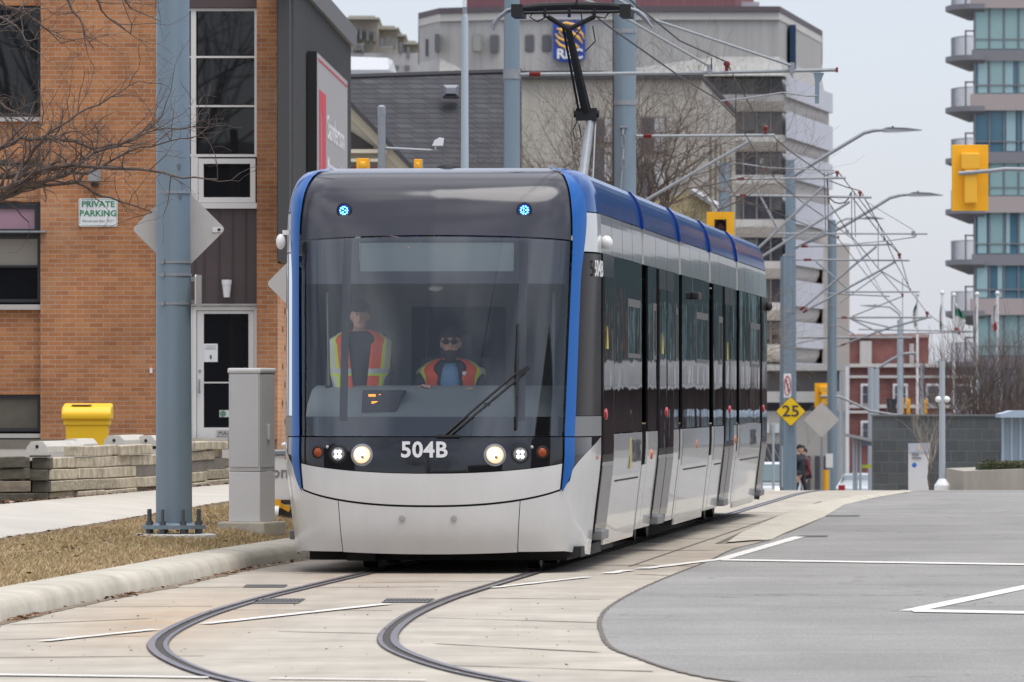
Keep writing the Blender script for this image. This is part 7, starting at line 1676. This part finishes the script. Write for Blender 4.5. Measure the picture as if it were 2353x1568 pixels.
# near tree at the left, limbs traced, twigs grown
def neartree():
    d0 = 60.5; r = T('bare_tree', 'bare tree whose twiggy limbs reach in from the left edge before the brick wall', 'tree', (X(-330, d0), d0, .2)); x = X(-330, d0)
    mb = MB(); mb.tube([(x, d0, .1), (x+.03, d0, 2), (x, d0, 4), (x-.05, d0, 7)], [.2, .16, .14, .08], 12); mb.build('trunk', M_bark, r, smooth=True)
    rn = random.Random(17); mb = MB()
    Ls = [([(-330, 560), (-120, 470), (0, 452), (35, 440), (60, 425), (110, 415), (165, 395), (215, 350), (300, 322), (372, 268)], .038),
          ([(-330, 520), (-100, 410), (0, 404), (60, 400), (110, 388), (150, 379), (260, 385), (345, 392), (420, 408), (500, 412)], .032),
          ([(-330, 500), (-150, 440), (-20, 440), (30, 425), (50, 385), (80, 340), (110, 310), (180, 262), (250, 228), (320, 186)], .026),
          ([(-330, 540), (-120, 480), (0, 460), (60, 432), (120, 425), (175, 422), (230, 450), (300, 470), (350, 488)], .026),
          ([(-330, 420), (-150, 350), (0, 345), (50, 320), (100, 318), (150, 320), (210, 340), (290, 330), (350, 300), (450, 290)], .026),
          ([(-330, 470), (-140, 390), (0, 375), (80, 378), (130, 392), (200, 398), (250, 372), (300, 345), (370, 330), (440, 318)], .024),
          ([(-330, 200), (-100, 60), (0, 10), (60, 30), (100, 60), (140, 100)], .022), ([(-330, 100), (0, -80), (130, -60), (160, 10), (190, 60), (215, 112)], .022),
          ([(-330, 60), (0, -140), (170, -90), (215, -10), (245, 40), (300, 78)], .022), ([(-330, 260), (-120, 120), (0, 40), (40, 60), (70, 110)], .018), ([(-200, 20), (100, -120), (250, -50), (300, 20), (370, 50)], .016),
          ([(-330, 330), (-100, 250), (0, 235), (40, 270), (90, 290), (120, 330)], .016)]
    for pts, r0 in Ls:
        n = len(pts); dep = rn.uniform(-.9, .9); P3 = []
        for i, (u, v) in enumerate(pts):
            P3.append(P(u, v, d0+dep*min(1, i/3)+rn.gauss(0, .08)))
        fine = []
        for i in range(n-1):
            for k in range(3): fine.append(P3[i].lerp(P3[i+1], k/3)+Vector((rn.gauss(0, .008), rn.gauss(0, .02), rn.gauss(0, .008))))
        fine.append(P3[-1]); m = len(fine); rs = [max(.0035, r0*(1-.85*i/m)) for i in range(m)]
        mb.tube(fine, rs, 7, cap=False)
        for i in range(5, m):
            for q in range(2 if rn.random() < .2 else 1 if rn.random() < .85 else 0):
                dq = (fine[i]-fine[i-1]).normalized(); a = Vector((rn.gauss(0, .5), rn.gauss(0, .7), rn.uniform(-.35, 1.0))); nd = (dq*.55+a*.8).normalized()
                limb(mb, fine[i], nd, rn.uniform(.22, .50), max(.0045, rs[i]*.5), 3, rn, .9, .25, 4, 2, .0022, (5, 5, 4, 4, 3, 3), jit=.3, ratio=(.45, .75))
    mb.build('branches', pm('near_twig', (.085, .06, .047), .75, var=(30, .4)), r, smooth=True)
neartree()
# buildings added out of view to the right, shaped for reflections in the tram's flank
def offside(lab, x0, x1, y0, y1, z1, mat, wins=True):
    r = T('reflection_building', lab, 'building', ((x0+x1)/2, (y0+y1)/2, gz(y0))); MB().box((x0, y0, gz(y1)-1), (x1, y1, z1)).build('wall', mat, r)
    if wins:
        z = 1.2
        while z+1.8 < z1:
            x = x0+.6
            while x+1.4 < x1: MB().box((x, y0-.08, z), (x+1.3, y0-.01, z+1.6)).build('window', M_pane, r); x += 2.6
            z += 3.1
r = T('reflection_building', 'added shop row with brick base, pale band and dark glass, mirrored in the tram', 'building', (30, 172, -1))
MB().box((13.6, 172, -3), (60, 177, 1.7)).build('brick_base', pm('dark_brick_base', (.045, .028, .027), .8, var=(.5, .5)), r)
MB().box((13.6, 171.6, 1.8), (60, 177, 2.25)).build('awning_band', pm('awning_grey', (.42, .42, .43), .7, var=(.6, .6)), r)
MB().box((13.6, 172, 2.4), (60, 177, 5.2)).build('glass_front', pm('shop_glass', (.035, .06, .065), .15, var=(.35, .5, (1, 1, .2))), r)
rq = random.Random(2); x = 14.
while x < 58:
    w = rq.uniform(.25, 1.1); MB().box((x, 171.8, 2.4), (x+w, 171.98, rq.uniform(3.4, 5.2))).build('pilaster', [pm('pilaster_teal', (.16, .24, .24), .5), pm('pilaster_brick', (.20, .09, .07), .8), pm('pilaster_black', (.02, .02, .02), .5)][rq.randrange(3)], r); x += rq.uniform(.8, 2.6)

r = T('reflection_block', 'unseen block added for reflections, pale lower storeys and dark blue glass above', 'building', (30, 240, -3))  # added out of view so that the tram roof mirrors dark glass
MB().box((18.5, 240, -4), (70, 245, 8.6)).build('lower_storeys', pm('pale_storeys', (.40, .41, .41), .8, var=(.3, .25)), r)
MB().box((18.5, 240, 8.62), (70, 245, 24)).build('upper_glass', pm('upper_blue_glass', (.03, .045, .07), .3, var=(.25, .5, (1, 1, 3))), r)

for lab, x0, x1, y0, y1, z1 in (('dark brick block across the street behind the viewer on the right', 48, 80, -4, 24, 21), ('unseen dark block added behind the viewer on the left for reflections', -90, -58, -14, 16, 17), ('long low unseen block added behind the viewer to darken reflections', -30, 4, -84, -74, 11), ('taller unseen block added behind the viewer to darken reflections', 6, 40, -90, -78, 15)):  # blocks added out of view; their dark walls deepen the reflections
    r = T('reflection_building', lab, 'building', ((x0+x1)/2, y0, 0)); MB().box((x0, y0, 0), (x1, y1, z1)).build('wall', pm('dark_block_wall', (.07, .055, .05), .8, var=(.4, .3)), r); MB().box((x0-.3, y0-.3, z1), (x1+.3, y1+.3, z1+.6)).build('cornice', M_cst, r)
